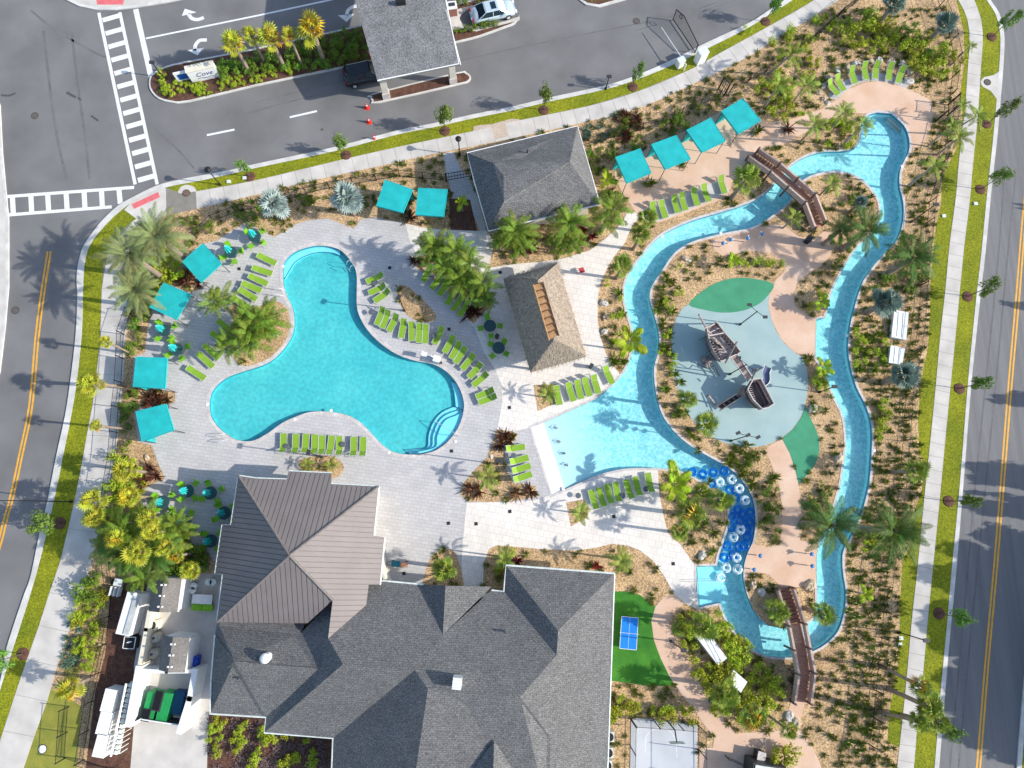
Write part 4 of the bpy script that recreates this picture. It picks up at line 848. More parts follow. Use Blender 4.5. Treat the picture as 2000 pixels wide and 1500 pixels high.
for a in (-.7, .7):
    for b in (-.3, .3): MB().box((a, b, .35), (.04, .04, .7)).part('leg', M_['dkmetal'], t)
for k, (x, y) in enumerate(((1525, 75), (1515, 110), (1640, 45), (1675, 45))):
    p = P(*t_(x, y), .5); t = thing('storage_bin', ORD[k] + ' white round bin near the white folding table', 'bin', (p.x, p.y, .12), 0, 'white bins near the folding table'); MB().lathe([(.22, 0), (.28, .7)], 14).part('bin_body', M_['white'], t); MB().lathe([(.3, .7), (.3, .74)], 14).part('lid', M_['gutter'], t)
# roof condensers by the south-east wall
for k, (x, y) in enumerate(((762, 1255), (755, 1380), (745, 1480))):
    p = P(*T(2, 3, x, y), .9); t = thing('condenser_unit', ORD[k] + ' black condenser fan from the north beside the clubhouse wall', 'fan', (p.x, p.y, .1), 0, 'condensers beside the clubhouse east wall')
    MB().box((0, 0, .45), (.8, .8, .9)).part('casing', M_['gutter'], t); MB().lathe([(.34, .9), (.34, .96)], 18).part('fan_guard', M_['black'], t)
    for j in range(4): MB().box((.14 * math.cos(j * 1.57), .14 * math.sin(j * 1.57), .98), (.26, .08, .02), j * 1.57).part('blade', M_['dkmetal'], t)
# white pump vault covers
def vault(pts, z, label):
    w = [P(a, b, z) for a, b in pts]; c = sum(w, Vector()) / len(w); t = thing('vault_cover', label, 'cover', (c.x, c.y, .1)); MB().prism(w, .1, z).wpart('cover_top', M_['white'], t); e = w[1] - w[0]
    for s in (.33, .66): MB().box(tuple(w[0].lerp(w[1], s).lerp(w[3].lerp(w[2], s), .5) + Vector((0, 0, .02))), (.03, (w[3] - w[0]).length * .9, .03), math.atan2(e.y, e.x)).wpart('lid_joint', M_['gutter'], t)
vault([(1747, 605), (1775, 610), (1770, 664), (1741, 658)], .6, 'long white equipment box under the silver palm east of river')
vault([(1740, 674), (1768, 680), (1762, 712), (1736, 708)], .6, 'short white equipment box south of the long white one')
t2 = lambda x, y: S3(x, y, 1300, 1150, 1114 / 260)
vault([t2(255, 400), t2(345, 350), t2(515, 580), t2(440, 640)], 1.1, 'long white box cover half hidden in yellow green shrubs')
vault([t2(520, 765), t2(570, 680), t2(685, 780), t2(630, 870)], 1.1, 'square white box cover in the shrubs near the putting path')
# ------------------------------------------------------------ cabanas
M_['aqua'] = mat('aqua canvas', (.015, .43, .43), .8, .09, 1.1, fine=.05, fscale=20, bump=.35, bscale=3)
M_['aqua_d'] = mat('aqua seam', (.015, .42, .45), .8)
M_['frame_b'] = mat('bronze metal', (.06, .05, .045), .5)
M_['lime'] = mat('lime sling fabric', (.23, .40, .03), .75, .05, 6, fine=.06)
M_['lime2'] = mat('lime resin', (.20, .46, .03), .5, .05, 6)
M_['alu'] = mat('white aluminium', (.62, .62, .62), .4, .05, 3, metal=.2)
CAB = [([(1202, 307), (1251, 290), (1272, 337), (1224, 357)], 'westernmost of the four cabanas on the terracotta terrace'), ([(1272, 282), (1321, 264), (1349, 310), (1299, 330)], 'second from the west of the four terracotta terrace cabanas'),
       ([(1341, 254), (1389, 230), (1417, 275), (1371, 297)], 'third from the west of the four terracotta terrace cabanas'), ([(1409, 217), (1451, 192), (1486, 235), (1442, 261)], 'easternmost terracotta terrace cabana with a lamp shadow on top'),
       ([(752, 351), (806, 370), (787, 415), (735, 402)], 'left cabana of the pair by the north fence'), ([(817, 367), (874, 370), (867, 423), (812, 419)], 'right cabana of the pair by the north fence'),
       ([(397, 475), (432, 514), (392, 551), (356, 511)], 'northernmost aqua cabana on the west side of the deck'), ([(320, 552), (372, 575), (344, 624), (292, 600)], 'aqua cabana shaded by the date palms'),
       ([(266, 697), (326, 699), (322, 759), (260, 755)], 'squared aqua cabana beside the west fence'), ([(265, 804), (324, 789), (339, 840), (277, 862)], 'southernmost tilted aqua cabana on the west side')]
CABDIR = [3, 3, 3, 3, 3, 3, 1, 1, 1, 1]
for (q4, lb), fr in zip(CAB, CABDIR):
    zt = 2.6; w = [P(a, b, zt) for a, b in q4]; c = sum(w, Vector()) / 4
    if area([(p.x, p.y) for p in w]) < 0: w.reverse()
    t = thing('cabana', lb + ', aqua canvas roof', 'cabana', (c.x, c.y, .12), 0, 'aqua canvas cabanas')
    e = [(w[i] - c) for i in range(4)]; up = Vector((0, 0, .12))
    v = [p + up * .0 for p in w] + [c + (p - c) * .5 + Vector((0, 0, .015)) for p in w]
    MB().add(v, [(0, 1, 5, 4), (1, 2, 6, 5), (2, 3, 7, 6), (3, 0, 4, 7), (4, 5, 6, 7)]).wpart('canvas_roof', M_['aqua'], t)
    for i in (0, 1, 2, 3): MB().tube([w[i] + Vector((0, 0, .0)), w[(i + 1) % 4]], .025, 4).wpart('seam', M_['aqua_d'], t)
    mb = MB()
    for i in range(4):
        a, b = w[i], w[(i + 1) % 4]; n = (a + b) / 2 - c; n.z = 0; n.normalize(); mb.add([a + n * .01, b + n * .01, b + n * .01 - Vector((0, 0, .22)), a + n * .01 - Vector((0, 0, .22))], [(0, 1, 2, 3)])
    mb.wpart('valance', M_['aqua'], t)
    for p in w:
        q = c + (p - c) * .95; MB().tube([(q.x, q.y, .12), (q.x, q.y, zt - .03)], .035, 6).wpart('post', M_['frame_b'], t)
        k = (c + (p - c) * .82); MB().tube([(q.x, q.y, 1.9), (k.x, k.y, 2.55)], .02, 4).wpart('brace', M_['frame_b'], t)
    for i in range(4):
        a, b = c + (w[i] - c) * .95, c + (w[(i + 1) % 4] - c) * .95; MB().tube([a - Vector((0, 0, .06)), b - Vector((0, 0, .06))], .03, 5).wpart('roof_bar', M_['frame_b'], t)
    # back curtain is the side farthest from the water
    pool = P(620, 640) if c.x < P(900, 400).x else P(1400, 480)
    i = max(range(4), key=lambda i: ((w[i] + w[(i + 1) % 4]) / 2 - pool).xy.length)
    a, b = c + (w[i] - c) * .93, c + (w[(i + 1) % 4] - c) * .93
    mb = MB(); vv = []
    for k in range(13):
        p = a.lerp(b, k / 12); o = (c - p); o.z = 0; o.normalize(); p = p + o * (.05 if k % 2 else 0); vv += [(p.x, p.y, .2), (p.x, p.y, 2.5)]
    mb.add(vv, [(2 * k, 2 * k + 2, 2 * k + 3, 2 * k + 1) for k in range(12)]).wpart('curtain', M_['aqua'], t)
# ------------------------------------------------------------ loungers
def lounger_proto(flat):
    t = thing('sun_lounger', 'x', 'sun lounger', (0, 0, 0)); L = 2.0; W = .62
    MB().add(*[[(x, y, z) for x, y, z in ()], []])
    fr = MB()
    for s in (-1, 1): fr.tube([(-.95, s * W / 2, .34), (.95, s * W / 2, .34)], .022, 5)
    fr.tube([(-.95, -W / 2, .34), (-.95, W / 2, .34)], .022, 5); fr.tube([(.95, -W / 2, .34), (.95, W / 2, .34)], .022, 5)
    fr.part('side_frame', M_['alu'], t)
    hx = .35; ang = R(8) if flat else R(48)
    n = 6; v = []; f = []
    for k in range(n + 1): x = -.93 + (hx + .93) * k / n; z = .355 - .02 * math.sin(math.pi * k / n); v += [(x, -W / 2 + .03, z), (x, W / 2 - .03, z)]
    f = [(2 * k, 2 * k + 2, 2 * k + 3, 2 * k + 1) for k in range(n)]
    v += [(a, b, c - .02) for a, b, c in v]; f += [(2 * k + 2 * n + 3, 2 * k + 2 * n + 5, 2 * k + 2 * n + 4, 2 * k + 2 * n + 2) for k in range(n)]
    MB().add(v, f).part('seat_sling', M_['lime'], t)
    bl = .72; v = []
    for k in range(5):
        d = bl * k / 4; v += [(hx + .02 + d * math.cos(ang), -W / 2 + .03, .36 + d * math.sin(ang)), (hx + .02 + d * math.cos(ang), W / 2 - .03, .36 + d * math.sin(ang))]
    f = [(2 * k, 2 * k + 2, 2 * k + 3, 2 * k + 1) for k in range(4)]
    MB().add(v, f).part('backrest', M_['lime'], t)
    ex, ez = hx + .02 + bl * math.cos(ang), .36 + bl * math.sin(ang)
    bf = MB()
    for s in (-1, 1): bf.tube([(hx, s * (W / 2 - .02), .35), (ex, s * (W / 2 - .02), ez)], .018, 5)
    bf.tube([(ex, -W / 2 + .02, ez), (ex, W / 2 - .02, ez)], .018, 5)
    if not flat:
        for s in (-1, 1): bf.tube([(hx + .4, s * .22, .36 + .42 * math.sin(ang)), (.86, s * .22, .34)], .013, 4)
    bf.part('back_frame', M_['alu'], t)
    for x in (-.8, .72):
        for s in (-1, 1): MB().tube([(x, s * W / 2, .34), (x + (.06 if x > 0 else -.06), s * W / 2, 0)], .02, 5).part('leg', M_['alu'], t)
    return t
LP = {True: None, False: None}
def loungers(rows, desc, flat=False, z=.125):
    """rows: (x, y, head direction); desc has {} for the ordinal"""
    for i, (x, y, dx, dy) in enumerate(rows):
        a = P(x, y, .4); b = P(x + dx * 10, y + dy * 10, .4); rz = math.atan2((b - a).y, (b - a).x); rz += R(random.uniform(-4.5, 4.5)); a.x += random.uniform(-.06, .06); a.y += random.uniform(-.06, .06)
        lb = desc.format('last' if i == len(rows) - 1 and len(rows) > 2 else ORD[i])
        if LP[flat] is None: LP[flat] = lounger_proto(flat); o = LP[flat]; o.location = (a.x, a.y, z); o.rotation_euler = (0, 0, rz); o['label'] = lb
        else: o = copytree(LP[flat], (a.x, a.y, z), rz, lb)
        o['group'] = 'lime green pool loungers'
loungers([(x, 866 + (x - 555) * .055, -.06, 1) for x in (555, 579, 596, 615, 630, 647, 664, 690, 709)], '{} lime lounger from the left in the row south of main pool')
loungers([(523, 507, -.93, -.37), (513, 529, -.93, -.37), (506, 547, -.93, -.37), (493, 562, -.9, -.45), (486, 576, -.87, -.5), (472, 592, -.8, -.6)], '{} flat lime lounger from the top, west of the pool neck', True)
loungers([(443, 640, -.8, -.6), (430, 663, -.8, -.6), (414, 688, -.78, -.62), (402, 704, -.75, -.66), (384, 730, -.84, -.5)], '{} flat lime lounger from the top, beside the palm bed west of pool', True)
loungers([(733, 543, .93, -.37), (738, 566, .9, -.42), (746, 579, .86, -.5)], '{} lime lounger from the top, just east of pool neck')
loungers([(834, 534, .5, -.86), (853, 551, .55, -.83), (868, 561, .5, -.86), (881, 579, .55, -.83), (894, 592, .55, -.83), (906, 602, .55, -.83)], '{} lime lounger from the left under the long palm bed')
loungers([(742, 617, .4, -.91), (754, 624, .4, -.91), (768, 631, .4, -.91), (787, 641, .22, -.97), (804, 648, .06, -1), (818, 651, .03, -1), (831, 653, .03, -1), (857, 655, .45, -.89)], '{} lime lounger from the left, between pool and leaf-shaped bed')
loungers([(878, 672, .45, -.89), (890, 683, .5, -.87), (901, 694, .55, -.84), (914, 707, .62, -.78), (928, 724, .7, -.71), (938, 740, .8, -.6)], '{} lime lounger from the top, along the pool east curve')
loungers([(947, 768, .93, -.35), (952, 781, .93, -.35)], '{} lime lounger of the pair at the pool east tip')
loungers([(1006, 875, -.98, .18), (1014, 898, -.97, .24), (1018, 916, -.97, .24), (1021, 933, -.96, .25)], '{} lime lounger from the top, beside the white beach entry')
loungers([(1090, 772, -.25, -.97), (1114, 765, -.25, -.97), (1130, 760, -.25, -.97), (1146, 755, -.25, -.97), (1163, 750, -.28, -.96)], '{} lime lounger from the left, north of the wave pool')
loungers([(1189, 732, -.4, -.92)], 'lone lime lounger where the river meets the wave pool')
loungers([(1160, 975, .25, .97), (1175, 971, .25, .97), (1189, 965, .22, .97), (1204, 960, .22, .97), (1227, 955, .25, .97), (1243, 951, .25, .97), (1269, 944, .2, .98)], '{} lime lounger from the left, south of the wave pool')
loungers([(1277, 414, -.33, -.94), (1294, 409, -.33, -.94), (1318, 400, -.33, -.94), (1334, 394, -.33, -.94), (1357, 385, -.35, -.94), (1378, 377, -.38, -.92), (1411, 362, -.38, -.92)], '{} lime lounger from the left, along the river by the terrace')
loungers([(1626, 173, -.62, -.78), (1640, 163, -.52, -.85), (1665, 149, -.33, -.94), (1689, 141, -.15, -.99), (1710, 139, .03, -1), (1736, 142, .12, -.99), (1757, 148, .25, -.97)], '{} lime lounger from the left in the arc before boulders')
# ------------------------------------------------------------ umbrella tables
M_['dktop'] = mat('dark green tabletop', (.03, .08, .085), .4, .1, 5)
def chair(par_label, p, rz, group):
    t = thing('patio_chair', par_label, 'chair', (p.x, p.y, .125), rz, group)
    MB().box((0, 0, .43), (.5, .5, .04)).part('seat', M_['lime2'], t); MB().box((-.27, 0, .68), (.05, .5, .46)).part('backrest', M_['lime2'], t)
    for x in (-.22, .22):
        for y in (-.22, .22): MB().box((x, y, .21), (.03, .03, .42)).part('leg', M_['alu'], t)
    return t
CH = None
def table_set(x, y, a0, where, umb=True, zt=2.4):
    global CH
    z = zt if umb else .75; c = P(x, y, z)
    t = thing('patio_table', 'round dark patio table ' + where, 'table', (c.x, c.y, .125), 0, 'round patio tables')
    MB().lathe([(.58, .72), (.6, .74), (.58, .76)], 20).part('tabletop', M_['dktop'], t); MB().tube([(0, 0, 0), (0, 0, .73)], .04, 8).part('pedestal', M_['dkmetal'], t); MB().lathe([(.3, 0), (.28, .04)], 14).part('foot', M_['dkmetal'], t)
    if umb:
        u = thing('umbrella', 'closed aqua umbrella ' + where, 'umbrella', (c.x, c.y, .125), R(random.uniform(0, 60)), 'closed aqua umbrellas'); MB().tube([(0, 0, 0), (0, 0, 2.45)], .022, 6).part('pole', M_['alu'], u)
        v = []; n = 16
        prof = [(.22, 1.25), (.26, 1.45), (.19, 2.0), (.05, 2.36)]
        for r_, zz in prof:
            for k in range(n): a = 2 * math.pi * k / n; rr = r_ * (1.35 if k % 2 else .6); v.append((rr * math.cos(a), rr * math.sin(a), zz - (.12 if k % 2 and r_ > .2 else 0)))
        f = [(i * n + k, i * n + (k + 1) % n, (i + 1) * n + (k + 1) % n, (i + 1) * n + k) for i in range(3) for k in range(n)]; MB().add(v, f).part('canopy', mat('umbrella canvas', (.03, .50, .50), .8, .1, 4), u); MB().lathe([(.06, 2.34), (.02, 2.46)], 8).part('finial', M_['alu'], u)
    for k in range(4):
        a = R(a0 + 90 * k + random.uniform(-9, 9)); d = random.uniform(.8, .95); p = Vector((c.x + d * math.cos(a), c.y + d * math.sin(a), 0)); lb = ('north-east', 'north-west', 'south-west', 'south-east')[k] + ' lime chair at the table ' + where; rz = a + math.pi + R(random.uniform(-15, 15))
        if CH is None: CH = chair(lb, p, rz, 'lime patio chairs')
        else: copytree(CH, (p.x, p.y, .125), rz, lb)
for x, y, a, w in ((439, 481, 20, 'right of the northernmost west cabana'), (487, 450, 60, 'by the bed under the silver palm'), (305, 637, 40, 'south of the date palm shaded cabana'), (330, 675, 30, 'north of the squared west cabana'),
                   (351, 958, 45, 'at the top of the clubhouse patio group'), (397, 962, 30, 'at the shaded upper right of the patio group'), (302, 980, 50, 'at the far left of the patio group'), (425, 1002, 40, 'against the clubhouse metal roof eave'), (345, 1020, 60, 'left of the shade edge near shrubs'), (398, 1058, 45, 'southernmost in the patio group')):
    table_set(x, y, a, w)
table_set(957, 637, 10, 'upper one left of the tiki hut', False); table_set(974, 680, 50, 'lower one left of the tiki hut', False)
# small side tables between loungers
for k, (x, y, w) in enumerate(((1050 / 4 + 0, 0, ''),)): pass
ST = None
for x, y, w in ((560, 872, 'left end of the south pool row'), (849, 656, 'near the leaf-shaped bed'), (670, 868, 'right part of the south pool row'), (1216, 968, 'middle of the wave pool row'), (1261, 955, 'right end of the wave pool row'), (1129, 968, 'left end of the wave pool row'), (1003, 890, 'beside the beach entry loungers'), (844, 541, 'under the long palm bed'), (733, 553, 'east of the pool neck'), (725, 610, 'by the lamp shadow'), (928, 712, 'on the pool east curve'), (1178, 130, '')):
    if not w: continue
    p = P(x, y, .45); lb = 'small round grey side table at the ' + w if not w.startswith(('near', 'beside', 'under', 'east', 'by', 'on')) else 'small round grey side table ' + w
    if ST is None:
        ST = thing('side_table', lb, 'side table', (p.x, p.y, .125), 0, 'side tables'); MB().lathe([(.24, .42), (.26, .44), (.24, .46)], 16).part('tabletop', mat('grey resin', (.12, .14, .15), .5), ST)
        for k in range(3): MB().tube([(.18 * math.cos(k * 2.09), .18 * math.sin(k * 2.09), 0), (.1 * math.cos(k * 2.09), .1 * math.sin(k * 2.09), .42)], .015, 4).part('leg', M_['dkmetal'], ST)
    else: copytree(ST, (p.x, p.y, .125), 0, lb)
DRN = []
# deck drains and dark planters/bins
for x, y in ((761, 523), (467, 525), (365, 676), (876, 1022), (930, 1023), (996, 999), (1199, 1009), (1315, 1101), (995, 796), (877, 643), (789, 1120), (977, 532), (423, 977), (882, 881)):
    p = P(x, y, .13); t = thing('deck_drain', 'small dark square drain grate set in the deck', 'drain', (p.x, p.y, .13), R(8), 'deck drain grates'); t.pop('group'); DRN.append((t, 'small dark square drain grate', x, y)); MB().box((0, 0, .004), (.3, .3, .03)).part('frame', M_['dkmetal'], t)
    for k in range(3): MB().box((-.08 + k * .08, 0, .024), (.03, .24, .01)).part('bar', M_['black'], t)
for x, y, lb in ((955, 582, 'black waste bin beside the long palm bed tip'), (971, 656, 'black waste bin between the two tiki tables'), (1580, 467, 'dark planter box at the foot of the north bridge'), (1155, 714, 'black waste bin south of the tiki hut'), (970, 1125, 'x')):
    if lb == 'x': continue
    s = 1.3 if 'planter' in lb else .8
    p = P(x, y, .8); t = thing('waste_bin' if 'bin' in lb else 'planter', lb, 'bin' if 'bin' in lb else 'planter', (p.x, p.y, .12), R(15)); MB().lathe([(.24 * s, 0), (.28 * s, .85)], 4).part('body', M_['black'], t); MB().lathe([(.3 * s, .85), (.3 * s, .9)], 4).part('lid', M_['dkmetal'], t)
# red umbrella base/seat near the tiki hut
p = P(1136, 528, .5); t = thing('red_stool', 'small faded red square stool right of the tiki hut', 'stool', (p.x, p.y, .125), R(20)); MB().box((0, 0, .45), (.5, .5, .06)).part('seat', mat('faded red plastic', (.6, .07, .09), .6), t)
for a in (-.2, .2):
    for b in (-.2, .2): MB().box((a, b, .21), (.04, .04, .42)).part('leg', M_['white'], t)
# ------------------------------------------------------------ pool rails, lift, jets
def ladder(pts, label):
    a, b = P(*pts[0], .12), P(*pts[1], .12); n = (b - a); n.z = 0; L = n.length; n.normalize(); s = Vector((-n.y, n.x, 0)); t = thing('grab_rails', label, 'handrail', (a.x, a.y, .12))
    for k in (-.3, .3):
        MB().tube([a + s * k, a + s * k + Vector((0, 0, .8)), (a + b) / 2 + s * k + Vector((0, 0, .85)), b + s * k + Vector((0, 0, .3))], .025, 6).wpart('rail', M_['alu'], t)
    for k in range(3): q = b - Vector((0, 0, .25 + .22 * k)); MB().tube([q - s * .28, q + s * .28], .03, 5).wpart('rung', M_['alu'], t)
ladder([(535, 571), (558, 575)], 'steel ladder rails at the west side of the pool neck'); ladder([(690, 518), (680, 525)], 'steel ladder rails at the east side of pool neck'); ladder([(430, 860), (446, 853)], 'steel ladder rails at the south-west pool corner')
a, b = P(895, 852, .1), P(853, 826, -.5); t = thing('stair_handrail', 'long steel handrail crossing the pool corner steps', 'handrail', (a.x, a.y, .1)); MB().tube([a, a + Vector((0, 0, .9)), b + Vector((0, 0, 1.1)), b], .03, 6).wpart('rail', M_['alu'], t); MB().tube([a, a + Vector((0, 0, .9))], .04, 6).wpart('post', M_['alu'], t)
p = P(853, 702, .5); t = thing('pool_lift', 'white pool access lift chair at the pool edge', 'pool lift', (p.x, p.y, .13), R(-15)); MB().box((0, 0, .45), (.6, .6, .7)).part('base_unit', M_['white'], t); MB().tube([(0, 0, .7), (-.5, 0, 1.3), (-1.1, .1, 1.2)], .04, 6).part('arm', M_['white'], t); MB().box((-1.2, .1, .7), (.45, .45, .06)).part('seat', M_['white'], t); MB().box((-1.4, .1, .95), (.06, .45, .45)).part('backrest', M_['white'], t); MB().lathe([(.1, 0), (.1, .5)], 8, (.5, -.2, .1)).part('control_post', M_['dkmetal'], t)
# drink ledge jets at the beach
for k, (x, y) in enumerate(((1087, 835), (1093, 862), (1103, 885), (1108, 908))):
    p = P(x, y, .1); t = thing('water_jet', ORD[k] + ' bubbling water jet from the top at the beach entry', 'jet', (p.x, p.y, -.02), 0, 'beach entry jets'); MB().lathe([(.12, 0), (.1, .1)], 10).part('nozzle', M_['dkmetal'], t)
    mb = MB()
    for j in range(30): a = random.uniform(0, 6.28); r_ = random.uniform(0, .35); z = max(0, .3 - r_) + random.uniform(0, .15); s = .035; q = Vector((r_ * math.cos(a), r_ * math.sin(a), z)); mb.add([q + Vector((s, 0, 0)), q + Vector((-s, s, 0)), q + Vector((-s, -s, 0)), q + Vector((0, 0, s * 1.5))], [(0, 1, 3), (1, 2, 3), (2, 0, 3)])
    mb.part('spray', M_['white'], t)
# splash sprayers on the island terrace
sp_b = mat('sprayer blue', (.1, .25, .5), .5)
for k, (x, y, w) in enumerate(((1425, 471, 'left one of the north splash pad'), (1410, 478, 'lower left of the north splash pad'), (1458, 468, 'right one of the north splash pad'), (1486, 460, 'shaded one near the bridge palm'), (1482, 1085, 'west side of the south splash terrace'), (1470, 1112, 'by the tubes on the south splash terrace'), (1582, 1082, 'upper east side of the south terrace'), (1583, 1105, 'lower east side of the south terrace'))):
    p = P(x, y, .7); t = thing('splash_sprayer', 'small blue and white splash sprayer, ' + w, 'sprayer', (p.x, p.y, .12), R(k * 40), 'splash sprayers'); MB().tube([(0, 0, 0), (0, 0, .9)], .05, 8).part('stand', M_['white'], t); MB().lathe([(.16, .85), (.2, 1.0), (.1, 1.1)], 10).part('head', sp_b, t, True); MB().tube([(0, 0, .95), (.3, 0, 1.0)], .05, 6).part('nozzle', M_['white'], t)
# ------------------------------------------------------------ river tubes
def torus(R_, r_, n=28, m=12, z=0):
    v = []; f = []
    for i in range(n):
        a = 2 * math.pi * i / n
        for j in range(m): b = 2 * math.pi * j / m; v.append(((R_ + r_ * math.cos(b)) * math.cos(a), (R_ + r_ * math.cos(b)) * math.sin(a), z + r_ * .75 * math.sin(b)))
    for i in range(n):
        for j in range(m): a = i * m + j; b = i * m + (j + 1) % m; c = ((i + 1) % n) * m + j; d = ((i + 1) % n) * m + (j + 1) % m; f.append((a, c, d, b))
    return v, f
def vinyl(name, tint, opac, base):
    m = bpy.data.materials.new(name); m.use_nodes = True; N = m.node_tree.nodes; L = m.node_tree.links; b = N['Principled BSDF']; b.inputs['Base Color'].default_value = (*base, 1); b.inputs['Roughness'].default_value = .15
    tr = N.new('ShaderNodeBsdfTransparent'); tr.inputs[0].default_value = (*tint, 1); mx = N.new('ShaderNodeMixShader'); lw = N.new('ShaderNodeLayerWeight'); lw.inputs[0].default_value = .35
    ma = N.new('ShaderNodeMath'); ma.operation = 'MULTIPLY_ADD'; ma.inputs[1].default_value = .5; ma.inputs[2].default_value = opac; L.new(lw.outputs['Facing'], ma.inputs[0]); L.new(ma.outputs[0], mx.inputs[0]); L.new(tr.outputs[0], mx.inputs[1]); L.new(b.outputs[0], mx.inputs[2]); L.new(mx.outputs[0], N['Material Output'].inputs[0]); return m
V_clear = vinyl('clear vinyl', (.85, .97, 1), .5, (.82, .92, .95)); V_blue = vinyl('blue vinyl', (.25, .62, .92), .22, (.02, .28, .75)); V_hand = mat('navy handle', (.01, .04, .12), .5)
CT = [(1406, 941), (1430, 936), (1444, 954), (1456, 977), (1447, 1034), (1433, 1049), (1439, 1089), (1419, 1109), (1441, 1112), (1408, 1128)]
BT = [(1374, 926), (1395, 923), (1416, 920), (1438, 972), (1426, 982), (1443, 996), (1431, 1010), (1466, 1020), (1461, 1049), (1445, 1068), (1422, 1067), (1416, 1089), (1353, 922), (1392, 945), (1452, 1003), (1467, 1000), (1448, 1018), (1455, 1066), (1430, 1030), (1433, 1085), (1461, 1035), (1427, 957)]
tubes = {}
def tube_(x, y, kind, lb, z):
    p = P(x, y, .2)
    if kind not in tubes:
        t = thing('river_tube', lb, 'pool tube', (p.x, p.y, z), random.uniform(0, 6), 'inflatable river tubes')
        v, f = torus(.31, .155); MB().add(v, f).part('ring', V_clear if kind == 'c' else V_blue, t, True)
        if kind == 'c':
            for s in (-1, 1): MB().box((s * .36, 0, .115), (.07, .16, .03)).part('handle', V_hand, t)
        tubes[kind] = t
    else: copytree(tubes[kind], (p.x, p.y, z), random.uniform(0, 6), lb)
for k, (x, y) in enumerate(CT): tube_(x, y, 'c', 'clear river tube with dark handles, {} of ten from the north'.format(ORD[k]), .09 if k not in (2, 8) else .16)
for k, (x, y) in enumerate(BT): tube_(x, y, 'b', 'translucent blue river tube in the crowded bend, {} one listed from its north end'.format(ORD[sorted(BT, key=lambda q: q[1]).index((x, y))]), .06)
# rope across the river end
t = thing('lane_rope', 'row of thin rope lines over the river entry steps', 'rope', P(1395, 1135, .3))
for yy in (1133, 1137): MB().tube([P(1330, yy - 1, .2), P(1405, yy, .25)], .02, 4).wpart('rope', M_['alu'], t)
# ------------------------------------------------------------ vegetation
def leafmat(name, c1, c2, rough=.6, sc=1.5, hv=.12):
    m = mat(name, c1, rough, .1, sc, col2=c2, spec=.25)
    nt = m.node_tree; N = nt.nodes; L = nt.links; b = bsdf(m); src = b.inputs['Base Color'].links[0].from_socket
    oi = N.new('ShaderNodeObjectInfo'); mr = N.new('ShaderNodeMapRange'); mr.inputs[3].default_value = 1 - hv * 2.2; mr.inputs[4].default_value = 1 + hv * 1.5; L.new(oi.outputs['Random'], mr.inputs[0])
    hs = N.new('ShaderNodeHueSaturation'); L.new(mr.outputs[0], hs.inputs['Value']); L.new(src, hs.inputs['Color'])
    m2 = N.new('ShaderNodeMath'); m2.operation = 'MULTIPLY_ADD'; m2.inputs[1].default_value = .05; m2.inputs[2].default_value = .475; L.new(oi.outputs['Random'], m2.inputs[0]); L.new(m2.outputs[0], hs.inputs['Hue']); L.new(hs.outputs[0], b.inputs['Base Color'])
    tl = N.new('ShaderNodeBsdfTranslucent'); L.new(hs.outputs[0], tl.inputs[0]); mx = N.new('ShaderNodeMixShader'); mx.inputs[0].default_value = .14; L.new(b.outputs[0], mx.inputs[1]); L.new(tl.outputs[0], mx.inputs[2]); L.new(mx.outputs[0], N['Material Output'].inputs[0])
    return m
LM = dict(green=leafmat('palm green', (.24, .33, .03), (.055, .12, .012), sc=2.5), date=leafmat('date palm grey green', (.30, .34, .13), (.13, .18, .06)), silver=leafmat('silver blue leaf', (.46, .54, .50), (.22, .30, .27)),
          dsilver=leafmat('blue grey leaf', (.24, .32, .26), (.11, .17, .13)), dark=leafmat('dark palm green', (.11, .19, .03), (.045, .095, .015)), lime=leafmat('yellow green frond', (.42, .52, .02), (.20, .34, .01)), fan=leafmat('fan palm green', (.34, .40, .05), (.09, .16, .02), sc=2.5),
          yfan=leafmat('yellowing fan leaf', (.50, .48, .04), (.26, .32, .03)), orange=leafmat('dead yellow orange leaf', (.75, .42, .02), (.5, .28, .02)), red=leafmat('maroon leaf', (.32, .015, .05), (.12, .01, .02)), bronze=leafmat('bronze leaf', (.26, .12, .06), (.12, .05, .03)),
          shrub=leafmat('yellow green shrub leaf', (.50, .54, .03), (.22, .30, .015), sc=2.5), dshrub=leafmat('dark shrub leaf', (.22, .33, .03), (.08, .15, .015), sc=2.5), grass=leafmat('clump grass', (.34, .38, .06), (.13, .18, .03), sc=3), dry=leafmat('dry clump grass', (.40, .33, .12), (.2, .17, .06), sc=3), tree=leafmat('street tree leaf', (.20, .32, .05), (.09, .17, .02), sc=2.5), bluegr=leafmat('blue green agave', (.22, .34, .24), (.1, .18, .13)))
M_['trunk'] = mat('palm trunk', (.34, .26, .20), .95, .2, 6, bump=.8, bscale=9, fine=.35); M_['trunk_g'] = mat('smooth grey trunk', (.36, .33, .28), .9, .15, 5, bump=.4, fine=.2); M_['bark'] = mat('tree bark', (.14, .10, .075), .95, .2, 6)
